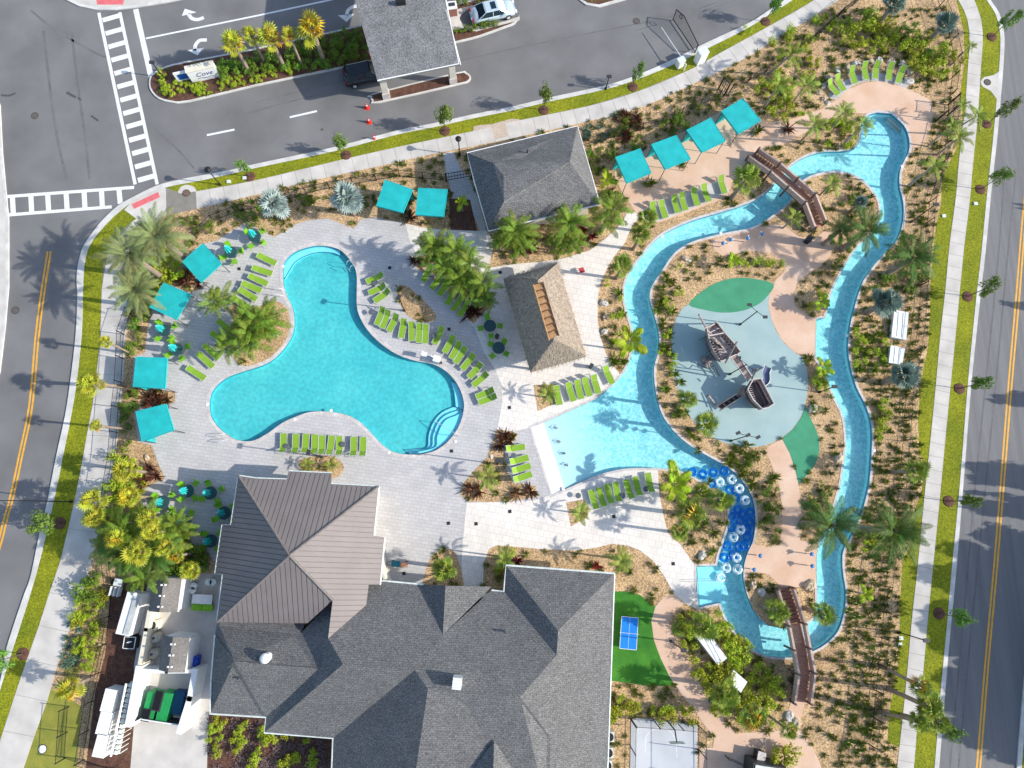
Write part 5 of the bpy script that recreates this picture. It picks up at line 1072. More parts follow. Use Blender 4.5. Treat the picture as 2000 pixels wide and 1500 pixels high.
def frond(L, rise, droop, n, ll, lw, mname, seed):
    rnd = random.Random(seed); pts = []
    for k in range(9):
        t = k / 8; pts.append(Vector((L * (t - .12 * t ** 3), 0, L * (rise * t - droop * t * t))))
    mb = MB(); mb.tube(pts, .03, 3, .008, cap=False)
    for k in range(n):
        t = .16 + .84 * (k + .5) / n; i = min(7, int(t * 8)); p = pts[i].lerp(pts[i + 1], t * 8 - i); d = (pts[i + 1] - pts[i]).normalized()
        l_ = ll * (math.sin(math.pi * min(1, .22 + t * .75)) ** .7) * rnd.uniform(.85, 1.12)
        for s in (-1, 1):
            out = (d * (.55 + .6 * t) + Vector((0, s * 1.0, rnd.uniform(-.1, .35) - .25 * t))).normalized(); w = lw * .5
            m_ = p + out * l_ * .5; e = p + out * l_ + Vector((0, 0, -l_ * rnd.uniform(.12, .4)))
            mb.add([p - d * w * .6, p + d * w * .6, m_ + d * w, m_ - d * w, e], [(0, 1, 2, 3), (3, 2, 4)])
    return mb.mesh('frond', LM[mname])
def fanleaf(Rr, pet, n, mname, seed, droop=.25):
    rnd = random.Random(seed); mb = MB(); c = Vector((pet, 0, pet * .28)); mb.tube([(0, 0, 0), tuple(c)], .03, 3, .02, cap=False)
    for k in range(n):
        a = R(-135 + 270 * k / (n - 1)); r_ = Rr * (.72 + .28 * math.cos(a * .5)) * rnd.uniform(.88, 1.08)
        d = Vector((math.cos(a), math.sin(a), .12 + .1 * math.cos(a))); s = Vector((-math.sin(a), math.cos(a), 0)) * Rr * .085
        m_ = c + d * r_ * .62; e = c + d * r_ + Vector((0, 0, -r_ * droop * rnd.uniform(.6, 1.5)))
        mb.add([c, m_ - s + Vector((0, 0, .03)), e, m_ + s], [(0, 1, 2, 3)])
    return mb.mesh('fan_leaf', LM[mname])
def blob_leaves(n, rx, ry, rz, s, mname, seed, clumps=9, name='foliage', up=.3, cs_=1.0):
    """leaf faces gathered in clumps through the crown's volume"""
    rnd = random.Random(seed); mb = MB(); cs = []
    for k in range(clumps):
        a = rnd.uniform(0, 6.28); r_ = math.sqrt(rnd.random()) * .72; cs.append((Vector((rx * r_ * math.cos(a), ry * r_ * math.sin(a), rz * rnd.uniform(.25, .95))), rnd.uniform(.28, .5) * cs_))
    for k in range(n):
        c, cr = cs[k % clumps]; d = Vector((rnd.gauss(0, 1), rnd.gauss(0, 1), rnd.gauss(0, .8))).normalized() * (rnd.random() ** .4)
        p = c + Vector((d.x * rx * cr, d.y * ry * cr, d.z * rz * cr * .8)); p.z = max(.04, p.z)
        nrm = (d + Vector((0, 0, up)) + Vector((rnd.uniform(-.7, .7), rnd.uniform(-.7, .7), rnd.uniform(-.2, .7)))).normalized(); u = nrm.orthogonal().normalized(); q = Matrix.Rotation(rnd.uniform(0, 6.28), 3, nrm) @ u; w = nrm.cross(q); ss = s * rnd.uniform(.6, 1.3)
        mb.add([p - q * ss, p + w * ss * .45, p + q * ss, p - w * ss * .45], [(0, 1, 2, 3)])
    return mb.mesh(name, LM[mname])
def tuft(n, L, w, mname, seed, spread=.9, name='clump'):
    rnd = random.Random(seed); mb = MB()
    for k in range(n):
        a = rnd.uniform(0, 6.28); t = rnd.uniform(.15, spread); l_ = L * rnd.uniform(.6, 1.1); d = Vector((math.cos(a) * t, math.sin(a) * t, 1 - t * .6)).normalized(); s = Vector((-math.sin(a), math.cos(a), 0)) * w
        b = Vector((math.cos(a), math.sin(a), 0)) * .05; m_ = b + d * l_ * .6; e = b + d * l_ + Vector((math.cos(a), math.sin(a), -.5)) * l_ * .2
        mb.add([b - s * .5, b + s * .5, m_ + s * .5, e, m_ - s * .5], [(0, 1, 2, 3, 4)])
    return mb.mesh(name, LM[mname])
FR = {}
def fr(kind):
    if kind not in FR:
        FR[kind] = {'G': [frond(2.25, .6, .7, 24, .50, .062, 'green', i) for i in range(3)], 'D': [frond(3.5, .42, .5, 34, .62, .06, 'date', i) for i in range(3)],
            'K': [frond(2.9, .5, .62, 28, .60, .065, 'dark', i) for i in range(3)], 'C': [frond(2.1, .5, .5, 18, .75, .13, 'lime', i) for i in range(2)], 'Y': [frond(1.9, .5, .7, 18, .5, .08, 'fan', i) for i in range(2)],
            'B': [fanleaf(1.15, 1.0, 18, 'silver', i, .12) for i in range(3)], 'S': [fanleaf(1.0, .95, 18, 'dsilver', i, .15) for i in range(3)], 'F': [fanleaf(.78, 1.0, 15, 'fan', i, .25) for i in range(3)], 'W': [fanleaf(.8, .95, 15, 'yfan', i, .3) for i in range(2)],
            'O': [fanleaf(.8, .8, 13, 'orange', i, .5) for i in range(1)]}[kind]
    return FR[kind]
CROWN = {'G': (21, 1.0), 'D': (40, 1.0), 'K': (24, 1.0), 'C': (8, 1.0), 'Y': (12, 1.0), 'B': (19, 1.0), 'S': (17, 1.0), 'F': (16, 1.0), 'W': (16, 1.0)}
PEND = []
_tm = {}
def trunkmesh(kind):
    if kind not in _tm:
        pr = {'G': [(.13, 0), (.09, .5), (.08, 1)], 'D': [(.34, 0), (.26, .15), (.25, .9), (.32, 1)], 'B': [(.3, 0), (.24, .3), (.3, 1)], 'F': [(.22, 0), (.17, .3), (.17, .8), (.24, 1)]}[kind]
        _tm[kind] = MB().lathe(pr, 9).mesh('trunk', M_['trunk_g' if kind == 'G' else 'trunk'], True)
    return _tm[kind]
def palm(x, y, kind, h=4.0, s=1.0, look=None, cat='palm tree', group=None, stems=1, lean=None):
    """x, y: centre of the crown in the photograph at height h"""
    top = P(x, y, h); base = Vector((top.x, top.y, .1))
    if lean: b = P(lean[0], lean[1], .1); base = Vector((b.x, b.y, .1))
    nm = {'G': 'feather_palm', 'D': 'date_palm', 'K': 'date_palm', 'C': 'coconut_palm', 'Y': 'feather_palm', 'B': 'silver_palm', 'S': 'silver_palm', 'F': 'fan_palm', 'W': 'fan_palm'}[kind]
    t = thing(nm, look or nm, cat, base, 0, group)
    tm = trunkmesh({'D': 'D', 'K': 'D', 'B': 'B', 'S': 'B', 'F': 'F', 'W': 'F'}.get(kind, 'G'))
    rnd = random.Random(int(x * 31 + y)); nf, _ = CROWN[kind]; ms = fr(kind)
    for st in range(stems):
        o = Vector((0, 0, 0)) if stems == 1 else Vector((rnd.uniform(-.5, .5) * s, rnd.uniform(-.5, .5) * s, 0)); hh = (h - .1) * (1 if st == 0 else rnd.uniform(.65, .95))
        v = (top - base) * (hh / (h - .1)) + o * 1.3 - o * .3 if stems > 1 else (top - base)
        d = Vector((v.x, v.y, hh)); q = d.to_track_quat('Z', 'Y').to_euler(); wsc = min(1.25, max(.6, s))
        link('trunk', tm, t, loc=o * .4, rot=q, scale=(wsc, wsc, d.length))
        c = o * .4 + d
        for k in range(nf if stems == 1 else max(8, nf * 3 // 4)):
            u = k / (nf if stems == 1 else max(8, nf * 3 // 4)); az = k * 2.39996 + rnd.uniform(-.2, .2); pit = -R(62) * (1 - u) ** 1.1 + R(28) * u + rnd.uniform(-.08, .08) if False else R((-78 if kind in 'FWBS' else -52) + (88 if kind in 'FWBS' else 62) * u + rnd.uniform(-9, 9))
            m = ms[k % len(ms)]
            if kind in 'FW' and (rnd.random() < (.22 if y < 120 and x < 700 else .05)): m = fr('O')[0]
            sc = s * rnd.uniform(.8, 1.15) * ((1.0 - .3 * u) if kind in 'FWBS' else (.72 + .28 * u))
            link('frond', m, t, loc=c - Vector((0, 0, .12 * u)), rot=(rnd.uniform(-.25, .25), pit, az), scale=sc)
    PEND.append((t, look, x, y)); return t
D_ = 'tall grey green date palm with full crown'; G_ = 'bushy green feather palm'; F_ = 'fan palm with spiky round crown'; B_ = 'silver blue fan palm'; K_ = 'dark green date palm'; C_ = 'yellow green palm with few broad fronds'; Y_ = 'leaning palm with thin fronds'; W_ = 'yellow green fan palm'
for a in [(254, 497, 'D', 6.5, 1.0), (308, 461, 'D', 6.5, 1.0), (265, 567, 'D', 6.0, .82)]: palm(*a, look=D_)
for a in [(537, 402, 'B', 3.0, 1.05), (680, 392, 'B', 3.0, 1.08)]: palm(*a, look=B_ + ' standing in mulch')
for a in [(1842, 50, 'S', 3.0, 1.0), (1742, 14, 'S', 3.0, .95), (1678, 398, 'S', 2.0, .6), (1727, 592, 'S', 3.2, 1.15), (1760, 735, 'S', 3.2, 1.1)]: palm(*a, look='blue grey fan palm')
for a in [(460, 92, 'W', 4.0, 1.1), (492, 72, 'W', 4.4, .8), (532, 82, 'W', 4.2, 1.15), (566, 72, 'W', 4.6, .75), (612, 64, 'W', 4.6, 1.3)]: palm(*a, look='yellowing fan palm on the entry median')
for a in [(210, 668, 'W', 4.5, .55, (255, 690)), (182, 750, 'W', 4.5, 1.0, (240, 755)), (190, 832, 'W', 5.0, .5, (250, 838)), (247, 918, 'W', 3.5, .95, None), (187, 975, 'W', 4.5, 1.0, (225, 960)), (190, 1010, 'W', 4.5, .9, (235, 1010)), (255, 970, 'W', 4.0, .9, None), (375, 1112, 'W', 3.0, .8, None), (140, 1340, 'W', 3.0, 1.0, None), (345, 1085, 'W', 3.5, .7, None), (292, 1012, 'W', 5.6, .8, None), (232, 1052, 'W', 5.6, .8, None), (272, 1078, 'W', 5.8, .9, None), (325, 1068, 'W', 4.8, .7, None), (300, 1040, 'W', 5.8, .7, None)]: palm(*a[:5], look=W_, lean=a[5])
for a in [(285, 1045, 'G', 4.5, 1.25), (240, 1080, 'K', 4.5, .95), (300, 1085, 'K', 4.5, .95), (255, 1035, 'G', 5, 1.15), (225, 1020, 'G', 4.5, 1.0), (270, 1110, 'G', 4, 1.0), (335, 1035, 'G', 3.6, .9), (262, 1070, 'G', 4.4, 1.1), (215, 1060, 'G', 4.2, .9), (320, 1060, 'G', 3.5, 1.0)]: palm(*a, look='large green palm in the south-west thicket', stems=2 if a[2] == 'G' else 1)
for a in [(418, 588, 3.2, .95), (515, 612, 3.5, 1.15), (472, 655, 3.5, 1.15), (497, 636, 3.5, 1.0), (845, 478, 4.2, 1.05), (885, 500, 4.4, 1.1), (917, 528, 4.2, 1.05), (932, 552, 4, .95), (872, 520, 4.0, .85), (862, 497, 3.6, .9), (903, 548, 3.4, .85), (940, 575, 3.0, .75), (525, 640, 3.0, .9), (450, 672, 3.0, .8), (480, 622, 3.4, .85), (1025, 470, 3.0, .85), (1110, 470, 3.0, .8), (980, 470, 2.8, .7),  (1005, 450, 4.0, 1.15), (1097, 442, 4.2, 1.2), (1190, 415, 4.2, 1.15)]: palm(a[0], a[1], 'G', a[2], a[3], look=G_, stems=2)
for a in [(1455, 352, 'F', 4.0, 1.25), (1340, 782, 'F', 3.2, .9), (1376, 830, 'F', 3.4, 1.0), (1405, 978, 'F', 3.2, 1.0), (1345, 1003, 'F', 3.2, 1.2), (1325, 1040, 'F', 3, .75), (1370, 960, 'F', 3, .8), (1262, 428, 'F', 3, .85), (1250, 462, 'F', 3.3, .9), (1216, 520, 'F', 3.5, .9), (1515, 1192, 'F', 3.5, 1.0), (1604, 1198, 'F', 3.5, .95), (1370, 1222, 'F', 3, 1.1), (1410, 1352, 'F', 3, 1.15), (1467, 1400, 'F', 3.2, .95), (1538, 1425, 'F', 4.5, .65), (1793, 1338, 'F', 6.5, .85), (1808, 1378, 'F', 6.5, 1.1), (1790, 1408, 'F', 6.5, .8), (1830, 1410, 'F', 6.5, .7), (865, 1112, 'F', 2.6, 1.0), (1325, 1225, 'F', 2.4, .6), (1785, 918, 'F', 3.6, .95), (1510, 70, 'F', 3, .0)]:
    if a[4] > 0: palm(*a, look=F_, lean={(1793, 1338): (1720, 1300), (1808, 1378): (1735, 1345), (1790, 1408): (1715, 1390), (1830, 1410): (1760, 1395)}.get((a[0], a[1])))
for a in [(1690, 452, 'K', 4.5, 1.05), (1780, 505, 'K', 4.5, 1.15), (1640, 450, 'K', 3.5, .7), (1622, 1025, 'K', 5.5, 1.15), (1742, 1035, 'K', 5.5, 1.35)]: palm(*a, look=K_)
for a in [(1545, 108, 'Y', 4, 1.1), (1522, 165, 'Y', 4, 1.0), (1572, 168, 'Y', 4, .95), (1590, 245, 'Y', 4, 1.0), (1645, 222, 'Y', 4, .95), (1683, 245, 'Y', 4, .85), (1905, 228, 'Y', 4.5, .95), (1872, 270, 'Y', 4.5, 1.0), (1822, 325, 'Y', 4.2, 1.0), (1860, 245, 'Y', 4, .7), (1625, 358, 'Y', 2.6, .8), (1550, 425, 'Y', 2.6, .8), (1215, 1095, 'Y', 3, .9), (985, 1092, 'Y', 3, .8), (1880, 205, 'Y', 3, .6), (1895, 90, 'Y', 3, .5)]: palm(*a, look=Y_, lean={(1905, 228): (1850, 262), (1872, 270): (1830, 302), (1545, 108): (1500, 145), (1572, 168): (1545, 205), (1645, 222): (1622, 252), (1590, 245): (1563, 278)}.get((a[0], a[1])))
for a in [(1228, 668, 'C', 3.2, 1.0), (1318, 945, 'C', 3.6, 1.1), (902, 395, 'C', 2.2, .5), (1185, 352, 'C', 1.6, .6), (1433, 510, 'C', 1.5, .55), (1605, 590, 'C', 1.8, .6), (1608, 718, 'C', 1.8, .65), (1690, 1160, 'C', 1.5, .5), (950, 932, 'Y', 2.2, .85), (1070, 770, 'Y', 1.8, .75), (1134, 1002, 'Y', 1.8, .8), (600, 908, 'Y', 1.0, .5), (646, 908, 'Y', 1.0, .5)]: palm(*a, look=C_ if a[2] == 'C' else 'low arching palm shrub', cat='palm tree' if a[2] == 'C' else 'palm shrub')
# --- leafy shrubs
SHM = {k: [blob_leaves(n, .8, .8, 1.0, s, k, i) for i in range(3)] for k, n, s in (('shrub', 420, .085), ('dshrub', 420, .085))}
SHQ = []
def shrub(*a, **k): SHQ.append((a, k))
def shrub_(x, y, s, kind='shrub', z=.1, look='yellow green leafy shrub'):
    p = P(x, y, .5 * s); m = random.choice(SHM[kind]); o = link('leafy_shrub', m, None, (p.x, p.y, z), (0, 0, random.uniform(0, 6.28)), (s, s, s * random.uniform(.8, 1.1))); tag(o, look, 'shrub', 'leafy shrubs'); PEND.append((o, look, x, y)); return o
def shrubfield(poly, n, s0, s1, kind, look, seed):
    rnd = random.Random(seed); xs = [p[0] for p in poly]; ys = [p[1] for p in poly]; pts = []; tries = 0
    while len(pts) < n and tries < 6000:
        tries += 1; x, y = rnd.uniform(min(xs), max(xs)), rnd.uniform(min(ys), max(ys))
        if not (1360 < x < 1425 and 1232 < y < 1302 or 1420 < x < 1462 and 1308 < y < 1356) and inside(poly, x, y) and all((x - a) ** 2 + (y - b) ** 2 > (14 * (s0 + s1) / 2) ** 2 for a, b in pts) and ('bed' in region_px(x, y) or 'strip' in region_px(x, y)): pts.append((x, y)); shrub(x, y, rnd.uniform(s0, s1), kind, look=look)
shrubfield([(1640, 50), (1690, 35), (1750, 60), (1800, 80), (1860, 90), (1872, 140), (1830, 150), (1780, 130), (1760, 95), (1700, 100), (1645, 90)], 26, 1.0, 1.5, 'shrub', 'yellow green leafy shrub', 1)
shrubfield([(1680, 20), (1800, 60), (1850, 110), (1820, 140), (1760, 80), (1690, 60)], 8, .9, 1.3, 'dshrub', 'dark green leafy shrub', 2)
shrubfield([(290, 500), (340, 470), (370, 500), (350, 550), (320, 560), (290, 600), (250, 560)], 14, .9, 1.5, 'shrub', 'yellow green leafy shrub', 3)
shrubfield([(1335, 1200), (1390, 1195), (1440, 1240), (1480, 1290), (1510, 1310), (1530, 1360), (1500, 1400), (1450, 1400), (1400, 1380), (1370, 1330), (1340, 1270)], 46, .8, 1.3, 'shrub', 'yellow green leafy shrub', 4)
shrubfield([(1190, 1368), (1230, 1368), (1350, 1385), (1355, 1405), (1232, 1396), (1190, 1402)], 12, .8, 1.1, 'shrub', 'yellow green leafy shrub', 5)
shrubfield([(300, 1010), (350, 1040), (400, 1080), (395, 1120), (330, 1110), (300, 1060)], 16, .9, 1.4, 'dshrub', 'dark green leafy shrub', 6)
shrubfield([(200, 950), (250, 940), (260, 1000), (230, 1060), (200, 1000)], 8, 1.0, 1.4, 'shrub', 'yellow green leafy shrub', 7)
shrubfield([(350, 430), (430, 440), (440, 420), (530, 395), (600, 380), (640, 390), (560, 425), (500, 445), (440, 455), (400, 470)], 14, .6, 1.0, 'dshrub', 'dark green leafy shrub', 8)
shrubfield([(235, 770), (262, 770), (262, 860), (250, 880), (232, 880)], 7, .7, 1.1, 'dshrub', 'dark green leafy shrub', 9)
shrubfield([(250, 630), (285, 610), (285, 690), (250, 700)], 7, .6, 1.0, 'dshrub', 'dark green leafy shrub', 10)
shrubfield([(560, 100), (620, 75), (705, 60), (725, 105), (600, 130), (430, 150), (430, 125)], 46, .8, 1.15, 'dshrub', 'dark green leafy shrub', 11)
shrubfield([(310, 135), (345, 165), (400, 165), (560, 130), (620, 130), (400, 185), (320, 185)], 44, .35, .65, 'shrub', 'low yellow green shrub', 12)
shrubfield([(1215, 760), (1650, 760), (1650, 1100), (1580, 1000), (1480, 1090), (1480, 950), (1400, 870)], 12, .4, .7, 'dshrub', 'dark green leafy shrub', 13)
shrubfield([(1490, 60), (1640, 20), (1700, 60), (1620, 120), (1560, 230), (1480, 200)], 22, .7, 1.1, 'shrub', 'yellow green leafy shrub', 14)
shrubfield([(1600, 480), (1700, 450), (1810, 480), (1800, 560), (1700, 580), (1690, 540), (1640, 560)], 14, .7, 1.1, 'dshrub', 'dark green leafy shrub', 15)
shrubfield([(1200, 250), (1400, 190), (1480, 150), (1500, 120), (1400, 220), (1260, 290), (1150, 310)], 14, .7, 1.0, 'dshrub', 'dark green leafy shrub', 16)
shrubfield([(1700, 760), (1730, 790), (1728, 860), (1710, 870)], 5, .7, .9, 'shrub', 'yellow green leafy shrub', 17)
shrubfield([(1500, 40), (1480, 240), (1640, 300), (1690, 300), (1660, 240), (1560, 200)], 16, .6, 1.0, 'shrub', 'yellow green leafy shrub', 18)
shrubfield([(1660, 620), (1730, 620), (1735, 740), (1670, 745)], 9, .5, .8, 'shrub', 'yellow green leafy shrub', 31)
shrubfield([(1140, 300), (1205, 300), (1215, 380), (1180, 400), (1150, 340)], 7, .6, .9, 'dshrub', 'dark green leafy shrub', 32)
shrubfield([(950, 460), (1190, 440), (1180, 480), (1050, 505), (955, 515)], 14, .5, .8, 'dshrub', 'dark green leafy shrub', 33)
shrubfield([(1180, 540), (1215, 500), (1215, 700), (1195, 700)], 7, .45, .7, 'shrub', 'yellow green leafy shrub', 34)
shrubfield([(1290, 520), (1330, 500), (1320, 700), (1300, 760), (1290, 700)], 10, .45, .75, 'shrub', 'yellow green leafy shrub', 35)
shrubfield([(1640, 790), (1600, 760), (1580, 720), (1620, 730)], 5, .5, .8, 'shrub', 'yellow green leafy shrub', 36)
shrubfield([(1480, 950), (1520, 940), (1520, 1060), (1485, 1050)], 8, .5, .9, 'dshrub', 'dark green leafy shrub', 37)
shrubfield([(1570, 960), (1640, 960), (1620, 1040), (1575, 1040)], 8, .6, .9, 'dshrub', 'dark green leafy shrub', 38)
shrubfield([(1690, 990), (1760, 1000), (1750, 1110), (1670, 1080)], 8, .6, .9, 'shrub', 'yellow green leafy shrub', 39)
shrubfield([(195, 880), (262, 900), (300, 960), (270, 1000), (170, 960)], 10, .7, 1.1, 'shrub', 'yellow green leafy shrub', 40)
shrubfield([(1600, 400), (1660, 380), (1700, 420), (1640, 470)], 8, .5, .8, 'dshrub', 'dark green leafy shrub', 41)
shrubfield([(410, 1400), (650, 1440), (640, 1500), (405, 1500)], 20, .6, 1.0, 'shrub', 'yellow green leafy shrub', 19)
shrubfield([(150, 1140), (215, 1140), (190, 1300), (160, 1320), (140, 1250)], 22, .5, .9, 'shrub', 'yellow green leafy shrub', 20)
for x, y in ((910, 60), (921, 57), (932, 54), (944, 51), (956, 49), (967, 47), (895, 62)): shrub(x, y, .65, 'dshrub', .14, 'clipped green shrub in the strip beside silver car')
for x, y in ((900, 8), (912, 6), (935, 3), (948, 1)): shrub(x, y, .6, 'dshrub', .14, 'clipped green shrub above the silver car')
for x, y, s in ((1455, 515, .8), (1480, 512, .9), (1500, 512, .9), (1520, 515, .8), (1600, 575, .8), (1585, 600, .8), (1610, 740, .8), (1425, 505, .6), (1590, 120, .9), (1545, 1480, 1.7), (1520, 1478, 1.3), (975, 1110, .8), (1000, 1080, .6), (1460, 60, .7)): shrub(x, y, s)
shrub(168, 1140, 1.8, 'dshrub', look='large dark green rounded shrub beside the west sidewalk'); shrub(185, 1155, 1.4, 'dshrub', look='dark green rounded shrub right of the largest one')
SHQ.sort(key=lambda q: -q[0][2])
for a, k in SHQ[:292]: shrub_(*a, **k)
smb = {}
for a, k in SHQ[292:]:
    x, y, s = a[:3]; kd = k.get('kind', a[3] if len(a) > 3 else 'shrub'); zz = k.get('z', a[4] if len(a) > 4 else .1); g = random.choice(SHM[kd]); p = P(x, y, .4 * s); an = random.uniform(0, 6.28); ca, sa = math.cos(an) * s, math.sin(an) * s
    smb.setdefault(kd, MB()).add([(p.x + v.co.x * ca - v.co.y * sa, p.y + v.co.x * sa + v.co.y * ca, zz + v.co.z * s) for v in g.vertices], [tuple(q.vertices) for q in g.polygons])
for kd, m in smb.items(): o = m.part('low_shrubs', LM[kd], None); tag(o, ('yellow green' if kd == 'shrub' else 'dark green') + ' small shrubs filling gaps in the beds and median', 'shrubs'); o['kind'] = 'stuff'
# --- red and bronze rosette plants
RO = {'red': [tuft(26, .62, .11, 'red', i, 1.0, 'rosette') for i in range(2)], 'bronze': [tuft(30, .95, .10, 'bronze', i, 1.1, 'rosette') for i in range(2)], 'bluegr': [tuft(26, .62, .10, 'bluegr', i, 1.0, 'rosette') for i in range(2)], 'fanlow': [tuft(26, .75, .11, 'fan', i, 1.0, 'rosette') for i in range(3)]}
def rosette(x, y, k, s=1.0, look=None):
    p = P(x, y, .3); o = link({'red': 'cordyline_plant', 'bronze': 'cordyline_plant', 'bluegr': 'agave_plant', 'fanlow': 'young_palm'}[k], random.choice(RO[k]), None, (p.x, p.y, .11), (0, 0, random.uniform(0, 6)), s)
    lk = look or {'red': 'maroon red spiky plant', 'bronze': 'bronze spiky rosette plant', 'bluegr': 'blue green spiky rosette', 'fanlow': 'small green spiky young palm'}[k]; tag(o, lk, 'plant', 'spiky rosette plants'); PEND.append((o, lk, x, y))
for x, y in ((1138, 448), (1132, 468), (1157, 462), (1013, 492), (1040, 490), (1010, 1094), (1167, 1107), (1055, 432)): rosette(x, y, 'red')
for x, y in ((372, 535), (362, 550), (385, 552), (352, 545), (285, 775), (300, 770), (325, 780), (310, 790), (295, 790), (288, 915), (302, 930), (280, 940), (985, 850), (978, 868), (995, 860), (1010, 965), (1035, 960), (920, 955), (935, 960), (812, 510), (928, 610), (920, 600), (912, 615), (800, 425), (995, 1115), (1540, 250), (1190, 378)): rosette(x, y, 'bronze')
for x, y in ((1303, 545), (1295, 562), (1290, 588), (1312, 608), (1285, 606), (1295, 630), (1308, 655), (1300, 680), (1310, 690), (1318, 730), (1330, 745), (1218, 612), (1210, 570), (1195, 670), (1200, 700), (1215, 707), (1380, 1020), (1395, 1040), (1392, 1077), (1425, 893), (1443, 907), (1460, 905), (1455, 885), (1425, 905), (1450, 925), (1470, 945), (1513, 933), (1365, 880), (1385, 940), (1300, 760), (1325, 800), (1350, 850), (1460, 870), (1568, 1340), (1675, 640), (1690, 655), (1705, 665), (1718, 655), (1675, 675), (1690, 690), (1720, 690), (1680, 720), (1710, 720), (1480, 255), (1270, 360), (1330, 320)): rosette(x, y, 'fanlow', random.uniform(.7, 1.2))
for k in range(60):
    x, y = random.uniform(1130, 1250), random.uniform(215, 275)
    if region_px(x, y) == 'planting_bed': rosette(x, y, 'bluegr' if x < 1200 else 'bronze', random.uniform(.45, .75), 'small blue green agave in the north bed' if x < 1200 else 'small bronze rosette in the north bed')
for k in range(26):
    x, y = random.uniform(118, 160), random.uniform(1215, 1345)
    if region_px(x, y) in ('planting_bed', 'gravel_strip'): rosette(x, y, 'bluegr', random.uniform(.6, 1.0), 'blue green agave beside the lower west sidewalk')
# --- clump grasses and ground cover
GT = [tuft(34, .42, .045, 'grass', i, .95) for i in range(4)] + [tuft(30, .36, .045, 'dry', 9, .95)] + [tuft(34, .40, .05, 'dshrub', 11, .95)]
cl = []; rnd = random.Random(5)
def keep(x, y): return region_px(x, y) in ('planting_bed', 'island_bed', 'bridge_bed', 'terrace_bed', 'leaf_bed', 'palm_bed', 'oval_bed', 'triangle_bed', 'clubhouse_bed', 'long_palm_bed', 'rock_bed')
yy = 20
while yy < 1500:
    xx = 250
    while xx < 1860:
        x, y = xx + rnd.uniform(-5, 5), yy + rnd.uniform(-4, 4); xx += 15
        dens = .28
        if x > 1655: dens = .9 if y > 560 else .75
        elif x > 1270 and y > 420: dens = .42
        elif y < 320 and x > 1140: dens = .75
        elif y < 460 and x < 900: dens = .5
        elif y > 1130: dens = .45
        if rnd.random() < dens and keep(x, y): cl.append((x, y))
    yy += 13.5
print('CLUMPS', len(cl))
cl.sort(key=lambda q: -(1400 + (q[1] - 750) * .18))
big = cl[::max(1, len(cl) // 290)][:290]; bs = set(big); rest = [q for q in cl if q not in bs]
for x, y in big:
    p = P(x, y, .15); s = rnd.uniform(.7, 1.35); k = 5 if (x > 1655 and rnd.random() < .5) else rnd.randrange(6); o = link('grass_clump', GT[k], None, (p.x, p.y, .105), (0, 0, rnd.uniform(0, 6)), (s * (1.5 if x > 1655 and y > 700 else 1), s, s)); 
    if x > 1655: o.rotation_euler.z = rnd.uniform(-.3, .3)
    tag(o, 'small green grass clump growing through the straw mulch', 'grass clump', 'grass clumps in the mulch beds'); PEND.append((o, 'small ' + ('dry' if k == 4 else 'dark green' if k == 5 else 'green') + ' grass clump', x, y))
mb = MB(); mcache = {id(g): ([tuple(v.co) for v in g.vertices], [tuple(p.vertices) for p in g.polygons]) for g in GT}
mats_ = {}
for x, y in rest:
    p = P(x, y, .15); s = rnd.uniform(.6, 1.25); g = GT[5 if (x > 1655 and rnd.random() < .4) else rnd.randrange(6)]; vs, fs = mcache[id(g)]; a = rnd.uniform(0, 6); ca, sa = math.cos(a) * s, math.sin(a) * s
    mats_.setdefault(g.materials[0].name, MB()).add([(p.x + u * ca - w * sa, p.y + u * sa + w * ca, .105 + h_ * s) for u, w, h_ in vs], fs)
for k, m in mats_.items():
    o = m.part('ground_cover', bpy.data.materials[k], None); tag(o, 'scattered small tufts of ' + {'clump grass': 'green', 'dry clump grass': 'dry straw coloured', 'dark shrub leaf': 'dark green'}.get(k, 'green') + ' ground cover over the mulch beds', 'ground cover'); o['kind'] = 'stuff'
# low purple-grey ground cover in south bed and west strip, and on the median
pc = leafmat('mauve brown ground cover', (.30, .2, .19), (.12, .09, .08), sc=4)
LM['mauve'] = pc
for nm, poly, n, mk, lb in (('south_ground_cover', [(405, 1395), (520, 1405), (648, 1435), (642, 1510), (402, 1510)], 5200, 'mauve', 'mauve brown ground cover beside the clubhouse south wing'), ('west_ground_cover', [(165, 1150), (220, 1150), (190, 1300), (165, 1350), (115, 1345), (150, 1230)], 3000, 'grass', 'mixed green ground cover along the lower west fence'), ('median_ground_cover', [(300, 165), (325, 135), (700, 55), (722, 118), (370, 194), (310, 188)], 4200, 'dshrub', 'low green ground cover on the entry median'), ('north_island_cover', [(1125, -10), (1150, 8), (1215, -2), (1260, -30)], 500, 'dshrub', 'low green ground cover on the small island at top')):
    mb = MB(); r2 = random.Random(n); c = 0; xs = [p[0] for p in poly]; ys = [p[1] for p in poly]; hot = [(r2.uniform(min(xs), max(xs)), r2.uniform(min(ys), max(ys))) for _ in range(60)]
    while c < n:
        hx, hy = r2.choice(hot); x, y = hx + r2.gauss(0, 7), hy + r2.gauss(0, 6); c += 1
        if not inside(poly, x, y): continue
        p = P(x, y, .2); a = r2.uniform(0, 6.28); l_ = r2.uniform(.08, .2); d = Vector((math.cos(a), math.sin(a), r2.uniform(0, .8))).normalized() * l_; s = Vector((-math.sin(a), math.cos(a), 0)) * l_ * .3; q = Vector((p.x, p.y, .13 + r2.uniform(0, .15)))
        mb.add([q, q + d * .5 + s, q + d, q + d * .5 - s], [(0, 1, 2, 3)])
    o = mb.part(nm, LM[mk], None); tag(o, lb, 'ground cover'); o['kind'] = 'stuff'
